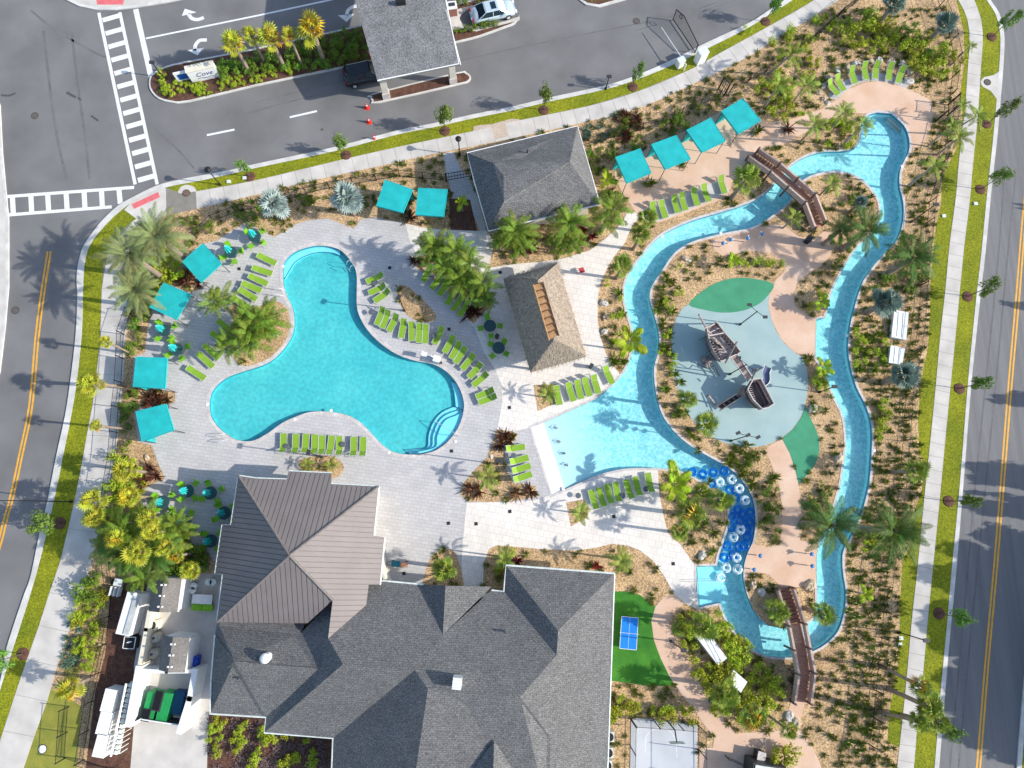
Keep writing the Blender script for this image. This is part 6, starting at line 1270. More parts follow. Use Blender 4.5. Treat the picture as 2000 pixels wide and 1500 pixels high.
# --- street trees
TM = [blob_leaves(900, 1.0, 1.0, 1.5, .11, 'tree', 50 + i, 14) for i in range(3)]
ringm = MB().lathe([(.55, 0), (.5, .06), (.2, .1)], 18).mesh('mulch_ring', M_['dark_mulch'])
def stree(x, y, h, s, where, look='small leafy street tree'):
    b = P(x, y, .1); t = thing('street_tree', look + ' ' + where, 'tree', b, 0, 'street trees')
    link('mulch_ring', ringm, t); MB().tube([(0, 0, 0), (.03, .02, h * .5), (0, 0, h)], .05, 6, .02).part('trunk', M_['bark'], t)
    for k in range(5): a = k * 1.256 + x; MB().tube([(0, 0, h * (.45 + .08 * k)), (math.cos(a) * s * .5, math.sin(a) * s * .5, h * (.6 + .08 * k))], .02, 4, .01).part('limb', M_['bark'], t)
    s *= 1.35; link('crown', random.choice(TM), t, (0, 0, h * .38), (0, 0, random.uniform(0, 6)), (s, s, h * .38)); return t
for (x, y, h, s, w) in ((1937, 72, 4, .62, 'at the north-east road curve'), (1927, 242, 4.2, .55, 'south of the concrete inlet pad'), (1915, 370, 4.2, .62, 'on the east verge near the north end'), (1890, 579, 4.2, .6, 'on the east verge beside the north silver palm'), (1874, 759, 4.2, .6, 'on the east verge at mid length'), (1853, 979, 4.2, .55, 'on the east verge level with the tubes'), (1834, 1198, 4.2, .6, 'on the east verge by the tree shaded road'), (1818, 1408, 4, .6, 'on the east verge by the leaning fan palms'), (1758, 1498, 0, 0, ''),
                      (676, 303, 3.4, .6, 'left on the north verge between lamps'), (869, 256, 4.2, .75, 'on the north verge by the traffic cones'), (1062, 215, 4.2, .62, 'on the north verge above the pavilion corner'), (1236, 170, 3.6, .5, 'on the north verge left of the gate'), (488, 345, 2.8, .45, 'on the north verge right of the corner lamp'), (1495, 42, 4, .6, 'on the north verge at top of the photo'),
                      (117, 1022, 4, .8, 'on the west verge beside the left road'), (45, 1277, 4, .7, 'on the west verge at lower left'), (420, 352, 0, 0, '')):
    if h: stree(x, y, h, s, w)
# large trees standing beyond the east road, whose shade falls on it
for k, (x, y, h, s) in enumerate(((2190, 1160, 10, 3.6), (2230, 1290, 11, 4.2), (2200, 1400, 9, 3.4), (2130, 1010, 7, 1.4), (2180, 955, 8, 1.8), (2300, 1220, 11, 4.2), (2120, 420, 4, .5), (2110, 612, 4.5, .6), (2115, 795, 5.5, .9), (2240, 1480, 8, 2.6), (2290, 1350, 12, 4), (2170, 1230, 9, 3.2), (2150, 1330, 8, 3.0), (2170, 1100, 7, 2.4), (2200, 1450, 9, 3.2))):
    b = P(x, y, .1); t = thing('roadside_tree', 'tree beyond the east road that shades it, {} from the list north to south'.format(ORD[k]), 'tree', b, 0, 'trees beyond the east road'); t['label'] = 'leafy tree beyond the right edge shading the east road, {} in that row'.format(ORD[k])
    MB().tube([(0, 0, 0), (.1, 0, h * .5), (0, 0, h * .9)], .18, 7, .05).part('trunk', M_['bark'], t)
    link('crown', blob_leaves(int(1300 * max(1, s)), 1.0, 1.0, 1.0, .08 + .05 / max(1, s), 'tree', 90 + k, 26, cs_=.6), t, (0, 0, h * .3), (0, 0, 0), (s, s, h * .7))
# ------------------------------------------------------------ bridges
M_['plank'] = mat('red brown decking', (.50, .25, .17), .85, .12, 5, fine=.2); M_['plank_d'] = mat('dark brown tread', (.34, .16, .12), .85, .1, 5); M_['board'] = mat('weathered rail board', (.56, .42, .35), .85, .12, 4, fine=.2); M_['post_w'] = mat('dark weathered post', (.17, .12, .10), .9, .2, 5)
def bridge(name_lb, pts, zs, width, nst):
    c = [P(*p, z) for p, z in zip(pts, zs)]; t = thing('footbridge', name_lb, 'bridge', (c[1].x, c[1].y, .1))
    def side(i, s):                                       # edge point at node i
        d = (c[min(i + 1, 3)] - c[max(i - 1, 0)]); d.z = 0; d.normalize(); return c[i] + Vector((-d.y, d.x, 0)) * s * width / 2
    for seg, n in ((0, nst), (1, 0), (2, nst)):
        a, b = c[seg], c[seg + 1]; la, lb, ra, rb = side(seg, 1), side(seg + 1, 1), side(seg, -1), side(seg + 1, -1)
        if n:
            for k in range(n):
                t0, t1 = k / n, (k + .86) / n; z = a.z + (b.z - a.z) * ((k + 1) / n if b.z > a.z else k / n)
                v = [ra.lerp(rb, t0), la.lerp(lb, t0), la.lerp(lb, t1), ra.lerp(rb, t1)]; MB().prism([(p.x, p.y) for p in v], z - .06, z).wpart('stair_tread', M_['plank' if seg == 2 else 'plank_d'], t)
                v2 = [ra.lerp(rb, k / n), la.lerp(lb, k / n), la.lerp(lb, (k + .04) / n), ra.lerp(rb, (k + .04) / n)]; MB().prism([(p.x, p.y) for p in v2], min(a.z, b.z), z - .06).wpart('stair_riser', M_['post_w'], t)
        else:
            L = (b - a).length; n2 = int(L / .15); mb = MB()
            for k in range(n2):
                v = [ra.lerp(rb, k / n2), la.lerp(lb, k / n2), la.lerp(lb, (k + .9) / n2), ra.lerp(rb, (k + .9) / n2)]; z = a.z + .06 * math.sin(math.pi * k / n2) + random.uniform(-.004, .004)
                MB().prism([(p.x, p.y) for p in v], z - .05, z).wpart('deck_plank', M_['plank'], t)
            for s in (-1, 1): p, q = side(1, s * .8), side(2, s * .8); MB().tube([p - Vector((0, 0, .15)), q - Vector((0, 0, .15))], .1, 6).wpart('beam', M_['post_w'], t)
        for s in (-1, 1):
            p, q = side(seg, s * 1.06), side(seg + 1, s * 1.06); m = 2 if seg == 1 else 1; 
            for j in range(m):
                u, w = p.lerp(q, j / m), p.lerp(q, (j + 1) / m); d = (w - u).normalized()
                u2, w2 = u + d * .08, w - d * .08; lo, hi = .12, .85; nn = Vector((-d.y, d.x, 0)).normalized() * .03
                v = [u2 + Vector((0, 0, lo)) - nn, w2 + Vector((0, 0, lo)) - nn, w2 + Vector((0, 0, hi)) - nn, u2 + Vector((0, 0, hi)) - nn]; v += [x + nn * 2 for x in v]
                MB().add(v, [(0, 1, 2, 3), (7, 6, 5, 4), (0, 4, 5, 1), (1, 5, 6, 2), (2, 6, 7, 3), (3, 7, 4, 0)]).wpart('side_board', M_['board'], t)
                h = Vector((0, 0, .93)); wv = Vector((-d.y, d.x, 0)).normalized() * .09; v = [u + h - wv, w + h - wv, w + h + wv, u + h + wv]; v += [x - Vector((0, 0, .05)) for x in v]
                MB().add(v, [(0, 1, 2, 3), (7, 6, 5, 4), (0, 4, 5, 1), (1, 5, 6, 2), (2, 6, 7, 3), (3, 7, 4, 0)]).wpart('handrail', M_['board'], t)
            for u in ([p, q] if seg == 0 else [p.lerp(q, .5), q] if seg == 1 else [q]): MB().tube([(u.x, u.y, .05), (u.x, u.y, u.z + 1.12)], .1, 8).wpart('post', M_['post_w'], t)
    return t
bridge('brown timber footbridge with stairs over the north river channel', [(1466, 306), (1508, 335), (1576, 394), (1596, 446)], [.15, 1.25, 1.25, .15], 1.3, 8)
bridge('brown timber footbridge with stairs over the south river bend', [(1528, 1148), (1550, 1218), (1568, 1312), (1560, 1370)], [.15, 1.3, 1.3, .15], 1.35, 9)
# ------------------------------------------------------------ shipwreck playground
M_['ship'] = mat('weathered ship plank', (.40, .33, .30), .9, .15, 4, fine=.25, col2=(.24, .19, .18)); M_['ship_d'] = mat('dark ship plank', (.13, .105, .11), .9, .15, 5, fine=.2); M_['ship_l'] = mat('pale bleached timber', (.60, .52, .48), .85, .1, 4); M_['rope'] = mat('dark rope', (.05, .05, .05), .9)
def hull(t, out, z0, zd, zr, mdeck):
    w = [P(a, b, zd) for a, b in out]; n = len(w); c = sum(w, Vector()) / n
    # strakes: planked sides leaning inward to the ground
    for i in range(n):
        a, b = w[i], w[(i + 1) % n]
        for k in range(4):
            s0, s1 = k / 4, (k + .9) / 4; f0, f1 = .72 + .3 * s0, .72 + .3 * s1
            lo = [c + (a - c) * f0, c + (b - c) * f0]; hi = [c + (b - c) * f1, c + (a - c) * f1]
            z_0, z_1 = z0 + (zr - z0) * s0, z0 + (zr - z0) * s1
            v = [Vector((lo[0].x, lo[0].y, z_0)), Vector((lo[1].x, lo[1].y, z_0)), Vector((hi[0].x, hi[0].y, z_1)), Vector((hi[1].x, hi[1].y, z_1))]; cc = [c + (q - c) * .94 for q in v]; cc = [Vector((q.x, q.y, p.z)) for q, p in zip(cc, v)]
            MB().add(v + cc, [(0, 1, 2, 3), (7, 6, 5, 4), (0, 4, 5, 1), (1, 5, 6, 2), (2, 6, 7, 3), (3, 7, 4, 0)]).wpart('side_plank', M_['ship' if k != 1 else 'ship_d'], t)
        MB().tube([Vector((a.x, a.y, zr)), Vector((b.x, b.y, zr))], .06, 5).wpart('gunwale', M_['ship_l'], t)
    # deck planks
    ax = (w[0] - w[n // 2]); ax.z = 0; ax.normalize(); pn = Vector((-ax.y, ax.x, 0)); pr = [p.x * pn.x + p.y * pn.y for p in w]; d = min(pr)
    while d < max(pr):
        q = [Vector((p.x, p.y, zd)) for p in w]; q = clip(q, pn, d + .01, 1); q = clip(q, pn, d + .2, -1) if len(q) > 2 else q
        if len(q) > 2: MB().prism([(p.x, p.y) for p in q], zd - .05, zd + random.uniform(-.01, .01)).wpart('deck_plank', mdeck, t)
        d += .22
z2 = lambda x, y: S3(x, y, 1370, 680, 12.5); z1 = lambda x, y: S3(x, y, 1300, 560, 2000 / 300)
ship = thing('play_ship', 'broken grey timber play ship bow with masts and nets', 'play ship', P(1410, 670, .125)); base = ship.location.copy()
H1 = [z1(510, 545), z1(640, 480), z1(760, 640), z1(870, 760), z1(950, 870), z1(830, 925), z1(695, 990), z1(600, 860), z1(535, 680)]
hull(ship, H1, .13, 1.5, 2.1, M_['ship_l'])
def beam(par, A, za, B, zb, r=.07, m='ship_l', nm='mast'): return MB().tube([P(*A, za), P(*B, zb)], r, 7).wpart(nm, M_[m], par)
beam(ship, z1(525, 530), 2.1, z1(432, 362), 3.2, .09, 'ship', 'bowsprit'); beam(ship, z1(640, 480), 2.2, z1(500, 545), 2.2, .05); beam(ship, z1(560, 605), 2.2, z1(690, 540), 2.2, .05)
beam(ship, z1(780, 990), 1.6, z1(930, 715), 4.6, .09, 'ship'); beam(ship, z1(690, 760), 1.5, z1(640, 690), 4.5, .1, 'ship'); beam(ship, z1(560, 640), 3.3, z1(760, 600), 3.3, .06)
beam(ship, z1(690, 640), 1.5, z1(760, 720), 3.9, .06); beam(ship, z1(640, 480), .2, z1(650, 470), 2.6, .07, 'ship_d', 'post')
for k in range(5): a = z1(560 + k * 22, 660 + k * 60); b = z1(760 + k * 35, 640 + k * 55); MB().tube([P(*a, 2.1), P(*b, 2.1)], .025, 4).wpart('net_rope', M_['rope'], ship)
for k in range(7): a = z1(600 + k * 12, 690 + k * 5); MB().tube([P(a[0], a[1], 1.6), P(a[0] + 12, a[1] + 14, 3.4)], .02, 4).wpart('net_rope', M_['rope'], ship)
for k in range(7): a = z1(440 + k * 16, 650 - k * 6); MB().tube([P(a[0] + 10, a[1] + 2, 2.0), P(a[0] - 1, a[1] + 6, .15)], .02, 4).wpart('net_rope', M_['rope'], ship)
for k in range(5): MB().tube([P(*z1(600, 690 + k * 60), 2.1), P(*z1(520 + k * 8, 760 + k * 50), .15)], .02, 4).wpart('net_rope', M_['rope'], ship)
for k in range(9): a = P(*z1(590 + k * 16, 690 + k * 32), 2.3); MB().box(tuple(a), (.12, .12, .7)).wpart('stanchion', M_['ship_d'], ship)
for k in range(9): a = P(*z1(690 + k * 30, 560 + k * 38), 2.3); MB().box(tuple(a), (.12, .12, .7)).wpart('stanchion', M_['ship_d'], ship)
for (x, y) in ((500, 950), (560, 960), (530, 1020)): p = P(*z1(x, y), .3); MB().lathe([(.12, 0), (.3, .15), (.28, .4), (.1, .5)], 9, tuple(p - Vector((0, 0, .2)))).wpart('barrel', M_['ship'], ship, True)
MB().tube([P(*z1(380, 990), 1.0), P(*z1(560, 1075), 1.1), P(*z1(635, 1020), 1.2)], .04, 6).wpart('grab_bar', M_['dkmetal'], ship); MB().tube([P(*z1(635, 1020), 1.2), P(*z1(700, 1160), .2)], .04, 6).wpart('grab_bar', M_['dkmetal'], ship)
ship2 = thing('play_ship', 'broken grey timber play ship stern with slide and tube climber', 'play ship', P(1478, 768, .125))
H2 = [z2(1190, 790), z2(1370, 775), z2(1530, 1080), z2(1690, 1390), z2(1540, 1480), z2(1400, 1510), z2(1180, 1290), z2(1050, 1040)]
hull(ship2, H2, .13, 1.5, 2.3, M_['ship_d'])
for k in range(9): a = z2(1150 + k * 12, 940 + k * 48); b = z2(1240 + k * 12, 935 + k * 48); MB().tube([P(*a, 1.62), P(*b, 1.62)], .035, 4).wpart('ladder_rung', M_['ship_l'], ship2)
beam(ship2, z2(1230, 740), 1.6, z2(1365, 505), 4.4, .08, 'ship'); beam(ship2, z2(1130, 830), 2.4, z2(1180, 760), 2.6, .06)
th = [z2(950, 960), z2(1060, 930), z2(1080, 1160), z2(980, 1190), z2(880, 1090)]; MB().prism([P(*q, 1.5) for q in th], 1.35, 1.5).wpart('landing', M_['thatch'], ship2)
mb = MB()
for k in range(60): a = P(*z2(random.uniform(880, 1060), random.uniform(940, 1180)), 1.55); d = Vector((random.uniform(-1, 1), random.uniform(-1, 1), .3)).normalized() * .25; s = Vector((-d.y, d.x, 0)) * .12; mb.add([a + s, a - s, a + d], [(0, 1, 2)])
mb.wpart('thatch_tuft', mat('dry thatch reeds', (.5, .42, .33)), ship2)
for k in range(9):
    t0 = k / 9; a = z2(870 - 500 * t0, 1130 + 310 * t0); b = z2(960 - 500 * t0, 1210 + 300 * t0); z = 1.5 - 1.2 * t0; u, w = P(*a, z), P(*b, z)
    MB().box(tuple((u + w) / 2), ((w - u).length, .3, .06), math.atan2((w - u).y, (w - u).x)).wpart('climber_step', M_['black' if k % 2 else 'ship_d'], ship2)
for off in (0, 1):
    A, B = (z2(850, 1110), z2(330, 1440)) if off else (z2(980, 1195), z2(440, 1530)); beam(ship2, A, 1.8, B, .5, .05, 'ship', 'rail')
sl = smooth([z2(1470, 860), z2(1550, 800), z2(1560, 700), z2(1555, 600), z2(1590, 500), z2(1600, 445)], 4, False); zz = [1.35 - 1.0 * k / (len(sl) - 1) for k in range(len(sl))]
cs = [P(*q, z) for q, z in zip(sl, zz)]; v = []
for i, p in enumerate(cs):
    d = (cs[min(i + 1, len(cs) - 1)] - cs[max(i - 1, 0)]); d.z = 0; d.normalize(); n = Vector((-d.y, d.x, 0)); 
    for o, h in ((-.36, .24), (-.28, .03), (.28, .03), (.36, .24)): v.append(p + n * o + Vector((0, 0, h)))
MB().add(v, [(4 * i + j, 4 * i + j + 1, 4 * i + 5 + j, 4 * i + 4 + j) for i in range(len(cs) - 1) for j in range(3)]).wpart('slide', mat('slate blue slide plastic', (.12, .14, .24), .4, .05, 3), ship2)
for o in (0, 3): MB().tube([v[4 * i + o] for i in range(len(cs))], .04, 6).wpart('slide_rim', M_['gutter'], ship2)
rb = thing('rope_bridge', 'narrow sagging bridge with pale beams between the two ship halves', 'bridge', P(1450, 718, .125))
for A, B in ((z2(700, 200), z2(1130, 810)), (z2(860, 130), z2(1230, 690))): beam(rb, A, 1.9, B, 1.9, .06, 'ship_l', 'beam'); beam(rb, A, 1.4, B, 1.4, .04, 'rope', 'rope')
for k in range(9): t0 = (k + .5) / 9; a = P(700 / 12.5 + 1370 + (1130 - 700) / 12.5 * t0, 680 + 200 / 12.5 + 610 / 12.5 * t0, 1.35); b = P(860 / 12.5 + 1370 + 370 / 12.5 * t0, 680 + 130 / 12.5 + 560 / 12.5 * t0, 1.35); MB().box(tuple((a + b) / 2), ((b - a).length, .3, .05), math.atan2((b - a).y, (b - a).x)).wpart('plank', M_['ship_d' if k % 3 else 'ship'], rb)
pp = thing('climbing_post', 'pale leaning timber post beside the ship climber', 'post', P(*z2(340, 1370), .125)); beam(pp, z2(340, 1370), .15, z2(170, 1150), 1.9, .09, 'ship', 'pole'); beam(pp, z2(170, 1150), 1.9, z2(120, 1190), 1.85, .08, 'ship_d', 'foothold')
# ------------------------------------------------------------ lamps
def lamp(bx, by, h, label, kind='globe', hx=None, rz=0):
    b = P(bx, by, .1); t = thing('street_lamp' if kind != 'double' else 'area_light', label, 'lamp', b)
    MB().lathe([(.12, 0), (.12, .25), (.055, .4), (.045, h)], 8).part('pole', M_['black'], t)
    if kind == 'globe': MB().lathe([(.08, h - .25), (.28, h - .1), (.30, h + .02), (.05, h + .12)], 14).part('lamp_shade', M_['black'], t, True); MB().lathe([(.1, h - .38), (.14, h - .25), (.12, h - .12)], 10).part('lens', M_['gutter'], t)
    elif kind == 'double':
        for s in (-1, 0, 1) if rz == 99 else (-1, 1):
            a = R(-40 if rz != 99 else -12); e = Vector((math.cos(a) * s * .9, math.sin(a) * s * .9, h)); MB().tube([(0, 0, h - .1), tuple(e)], .03, 5).part('arm', M_['dkmetal'], t); MB().box(tuple(e + Vector((0, .05, 0))), (.4, .26, .12), a + .7).part('lamp_head', M_['dkmetal'], t)
    elif kind == 'arm':
        e = Vector(hx); MB().tube([(0, 0, h), (e.x * .5, e.y * .5, h + .1), (e.x, e.y, h + .05)], .035, 6).part('arm', M_['black'], t); MB().box((e.x, e.y, h), (.7, .3, .14), math.atan2(e.y, e.x)).part('lamp_head', M_['black'], t)
    else: MB().box((0, 0, h), (.5, .32, .12), R(rz)).part('lamp_head', M_['dkmetal'], t)
    return t
lamp(430, 361, 3.1, 'black pedestrian lamp at the north-west corner lawn'); lamp(898, 303, 3.1, 'black pedestrian lamp beside the pavilion gate walk')
lamp(1183, 174, 2.1, 'short dark post light on the north verge by the road', 'box'); lamp(1778, 434, 4.1, 'slim dark area light east of the upper river', 'box'); lamp(790, 607, 4.3, 'dark box area light at the leaf shaped bed tip', 'box', rz=60); lamp(628, 892, 4.6, 'dark box area light above the oval bed', 'box', rz=80); lamp(972, 906, 4.5, 'dark box area light in the triangular bed', 'box', rz=0)
lamp(1445, 634, 4.5, 'two headed dark play area light at the top of playground', 'double'); lamp(1425, 731, 4.5, 'two headed dark play area light between the ship halves', 'double'); lamp(1427, 861, 4.5, 'three headed dark play area light at playground bottom edge', 'double', rz=99)
lamp(140, 980, 6.2, 'tall roadside street light reaching over the left road', 'arm', (-2.6, .0, 0)); lamp(1600, 766, 3.0, 'dark box area light east of the playground', 'box'); lamp(1755, 1235, 4.0, 'dark box area light in the lower east bed', 'box'); lamp(1310, 1252, 4.2, 'dark box area light by the putting path', 'box')
lamp(318, 150, 2.3, 'slim pale post light at the median nose', 'box')
# ------------------------------------------------------------ fences
def fence(pts, label, h=1.5, sp=2.3, m='black', closed=False):
    w = [P(a, b, .1) for a, b in pts]; t = thing('metal_fence', label, 'fence', (w[0].x, w[0].y, .1)); pk = MB()
    # resample
    S = [0]
    for i in range(1, len(w)): S.append(S[-1] + (w[i] - w[i - 1]).length)
    def at(s):
        for i in range(1, len(w)):
            if S[i] >= s: return w[i - 1].lerp(w[i], (s - S[i - 1]) / max(1e-6, S[i] - S[i - 1]))
        return w[-1]
    n = max(1, round(S[-1] / sp)); q = [at(S[-1] * k / n) for k in range(n + 1)]
    for p in q: MB().box((p.x, p.y, .1 + h / 2), (.07, .07, h)).wpart('post', M_[m], t)
    for z in (h - .1, .25):
        for i in range(n): a, b = q[i] + Vector((0, 0, z)), q[i + 1] + Vector((0, 0, z)); MB().tube([a, b], .022, 4).wpart('rail', M_[m], t)
    for i in range(n):
        L = (q[i + 1] - q[i]).length
        for k in range(1, int(L / .13)): p = q[i].lerp(q[i + 1], k * .13 / L); pk.box((p.x, p.y, .1 + h / 2), (.014, .014, h - .2))
    pk.wpart('pickets', M_[m], t, kind='stuff'); return t
fence([(1862, 212), (1850, 260), (1830, 340), (1812, 400), (1806, 460), (1797, 540), (1792, 620), (1782, 700), (1767, 770), (1762, 850), (1755, 930), (1748, 1000), (1735, 1080), (1727, 1130), (1722, 1220), (1712, 1310), (1703, 1400), (1690, 1500), (1680, 1560)], 'black metal fence along the inside of the east lawn')
fence([(1852, 190), (1862, 120), (1850, 60), (1820, -20)], 'black metal fence north of the east gate')
fence([(1128, 288), (1190, 272), (1245, 258), (1300, 240), (1350, 215), (1402, 192)], 'black metal fence behind the four terracotta cabanas'); fence([(1425, 180), (1500, 140), (1580, 85), (1640, 30), (1720, -30)], 'black metal fence behind the upper bed by the sidewalk')
fence([(872, 354), (845, 352), (782, 345), (715, 357), (625, 372), (560, 392), (500, 408), (440, 420), (415, 436), (385, 465)], 'black metal fence along the north pool bed')
fence([(300, 590), (262, 600), (244, 640), (242, 690), (239, 747), (235, 775), (227, 890), (215, 960), (208, 1030), (215, 1100), (222, 1157), (205, 1280), (185, 1350), (163, 1492), (262, 1505)], 'black metal fence along the west side of the property')
fence([(1232, 1403), (1362, 1412), (1364, 1500), (1362, 1560)], 'black ball court fence along top and right sides', 2.6, 2.1); fence([(1231, 1404), (1228, 1560)], 'black ball court fence on the left side', 2.6, 2.1)
fence([(135, 1380), (128, 1480)], 'short detached black fence on the lower left lawn'); fence([(1416, 1475), (1460, 1480), (1470, 1500)], 'short black fence by the bottom path', 1.2)
def gate(a, b, h, label, nb=6):
    a, b = P(*a, .1), P(*b, .1); t = thing('pedestrian_gate', label, 'gate', (a.x, a.y, .1)); 
    for p in (a, b): MB().box((p.x, p.y, .1 + h / 2), (.12, .12, h)).wpart('gate_post', M_['black'], t)
    for z in (.2, h * .5, h - .1): MB().tube([a + Vector((0, 0, z)), b + Vector((0, 0, z))], .035, 5).wpart('bar', M_['black'], t)
    for k in range(1, nb): p = a.lerp(b, k / nb); MB().box((p.x, p.y, .1 + h / 2), (.035, .035, h - .2)).wpart('upright', M_['black'], t)
    return t
gate((872, 354), (922, 345), 1.6, 'black gate across the grey walk beside the pool pavilion', 9); gate((1402, 175), (1413, 188), 2.1, 'black framed gate in the fence by the north sidewalk', 4)
gate((1851, 205), (1850, 226), 2.1, 'black gate frame at the east terrace entrance', 6); gate((1826, 238), (1836, 230), 1.4, 'black panel sign beside the east terrace entrance gate', 3)
# vehicle gate leaf, barrier arm, white operator boxes
a, b = P(1357, 103, .1), P(1314, 39, .1); d = b - a; t = thing('vehicle_gate', 'open black vehicle gate leaf with slanted top and round emblem', 'gate', (a.x, a.y, .05))
hz = lambda s: 1.25 + 1.0 * s if s < .72 else 1.97 - 1.6 * (s - .72)
MB().tube([a, a + Vector((0, 0, 1.3))], .06, 6).wpart('stile', M_['black'], t); MB().tube([a.lerp(b, s) + Vector((0, 0, hz(s))) for s in (0, .2, .4, .6, .72, .86, 1)], .05, 6).wpart('top_rail', M_['black'], t); MB().tube([a + Vector((0, 0, .12)), b + Vector((0, 0, .12))], .05, 6).wpart('bottom_rail', M_['black'], t); MB().tube([b, b + Vector((0, 0, hz(1)))], .05, 6).wpart('stile', M_['black'], t)
n = int(d.length / .16)
for k in range(1, n): s = k / n; p = a.lerp(b, s); MB().tube([p + Vector((0, 0, .12)), p + Vector((0, 0, hz(s)))], .016, 4).wpart('picket', M_['black'], t)
cpos = a.lerp(b, .8) + Vector((0, 0, 1.45)); u = d.normalized(); MB().tube([cpos + u * .22 * math.cos(k * .5236) + Vector((0, 0, .22 * math.sin(k * .5236))) for k in range(13)], .035, 5).wpart('ring_emblem', M_['black'], t)
a, b = P(1340, 126, 1.1), P(1292, 54, 1.1); t = thing('barrier_arm', 'white raised barrier arm lying across the north road lane', 'barrier', (a.x, a.y, .1)); MB().tube([a, b], .05, 6, .035).wpart('arm', M_['white'], t); MB().tube([(a.x, a.y, .1), (a.x, a.y, 1.12)], .07, 6).wpart('support', M_['white'], t)
for x, y, w, h, lb in ((1326, 129, .7, 1.0, 'small white gate operator box at the kerb'), (1365, 120, .95, 1.6, 'large white gate pillar box on the verge')):
    p = P(x, y, .1); t = thing('gate_operator', lb, 'box', p, R(28)); MB().box((0, 0, h / 2), (w, w * .8, h)).part('cabinet', M_['white'], t); MB().box((0, 0, h + .03), (w + .08, w * .8 + .08, .06)).part('lid', M_['gutter'], t)
# ------------------------------------------------------------ traffic cones
CN = None
for k, (x, y) in enumerate(((717, 211), (721, 239), (731, 272))):
    p = P(x, y, 0); lb = ('top', 'middle', 'bottom')[k] + ' orange red traffic cone of the three on the entry road'
    if CN is None:
        CN = thing('traffic_cone', lb, 'traffic cone', (p.x, p.y, 0), 0, 'traffic cones'); om = mat('cone orange red', (.75, .05, .03), .5); MB().box((0, 0, .02), (.5, .5, .04)).part('base', om, CN); MB().lathe([(.18, .04), (.10, .42)], 14).part('cone', om, CN, True); MB().lathe([(.10, .42), (.075, .58)], 14).part('reflective_band', M_['white'], CN, True); MB().lathe([(.075, .58), (.035, .8)], 14).part('tip', om, CN, True)
    else: copytree(CN, (p.x, p.y, 0), .2 * k, lb)
# ------------------------------------------------------------ cars
def car(x, y, head, paintm, label, suv=False, z=0.0):
    p = P(x, y, .7); q = P(x + head[0] * 10, y + head[1] * 10, .7); rz = math.atan2((q - p).y, (q - p).x); t = thing('parked_car', label, 'car', (p.x, p.y, z), rz)
    L, W = (4.9, 1.86) if not suv else (4.7, 1.88); Hh = 1.44 if not suv else 1.72
    st = [(-L / 2, .62, .55, .30), (-L / 2 + .15, .86, .80, .22), (-L / 2 + .7, .93, .98 if not suv else 1.1, .2), (-1.2, .94, 1.0 if not suv else 1.1, .2), (0, .94, .98, .2), (1.0, .94, .96, .2), (1.6, .92, .92, .2), (L / 2 - .35, .84, .78, .22), (L / 2, .58, .55, .3)]
    v = []; m = 10
    for xx, hw, top, bot in st:
        for k in range(m): a = 2 * math.pi * (k + .5) / m; ca, sa = math.cos(a), math.sin(a); v.append((xx, hw * math.copysign(abs(ca) ** .45, ca), (top + bot) / 2 + (top - bot) / 2 * math.copysign(abs(sa) ** .55, sa)))
    f = [(i * m + k, i * m + (k + 1) % m, (i + 1) * m + (k + 1) % m, (i + 1) * m + k) for i in range(len(st) - 1) for k in range(m)] + [tuple(range(m)), tuple(range(len(st) * m - 1, (len(st) - 1) * m - 1, -1))]
    MB().add(v, f).part('body', paintm, t, True)
    gl = mat('car glass', (.012, .03, .045), .08, .02, 1, spec=.6); r0, r1, b0, b1 = (-.95, .55, -1.75, 1.35) if not suv else (-1.75, .5, -2.15, 1.2); zt = Hh; zb = .93 if not suv else 1.05
    hb, ht = .86, .66
    cab = [(b0, -hb, zb), (b0, hb, zb), (b1, hb, zb), (b1, -hb, zb), (r0, -ht, zt), (r0, ht, zt), (r1, ht, zt), (r1, -ht, zt)]
    MB().add(cab, [(0, 1, 5, 4), (3, 7, 6, 2), (1, 2, 6, 5), (0, 4, 7, 3), (4, 5, 6, 7)]).part('window_band', gl, t)
    MB().add([(r0 - .05, -ht - .02, zt), (r0 - .05, ht + .02, zt), (r1 + .05, ht + .02, zt), (r1 + .05, -ht - .02, zt), (r0 + .1, -ht + .1, zt + .05), (r0 + .1, ht - .1, zt + .05), (r1 - .1, ht - .1, zt + .05), (r1 - .1, -ht + .1, zt + .05)], [(4, 7, 6, 5), (0, 4, 5, 1), (1, 5, 6, 2), (2, 6, 7, 3), (3, 7, 4, 0)][::1]).part('roof', paintm, t)
    for s in (-1, 1):
        for A, B in (((b0, s * hb, zb), (r0, s * ht, zt)), ((b1, s * hb, zb), (r1, s * ht, zt)), ((-.2, s * hb, zb), (-.2, s * (ht + .02), zt))): MB().tube([A, B], .045, 5).part('pillar', paintm, t)
    if not suv: MB().box((0, 0, zt + .055), (.55, .85, .02)).part('sunroof', gl, t); MB().add([(r1 + .06, -ht + .02, zt - .0), (r1 + .06, ht - .02, zt), (b1 - .06, hb - .1, zb + .05), (b1 - .06, -hb + .1, zb + .05)], [(0, 1, 2, 3)]).part('sunshade', M_['white'], t)
    for sx in (-1.45, 1.45):
        for s in (-1, 1):
            w = MB().tube([(sx, s * .74, .33), (sx, s * .95, .33)], .33, 16).part('wheel', mat('tyre rubber', (.02, .02, .02), .9), t); MB().tube([(sx, s * .94, .33), (sx, s * .965, .33)], .2, 12).part('rim', M_['alu'], w)
    for s in (-1, 1): MB().box((L / 2 - .12, s * .62, .66), (.2, .36, .12)).part('headlight', M_['white'], t); MB().box((-L / 2 + .1, s * .66, .76), (.14, .32, .12)).part('taillight', mat('red lens', (.4, .01, .01), .3), t); MB().box((.95, s * 1.0, 1.0), (.16, .2, .12)).part('mirror', paintm, t)
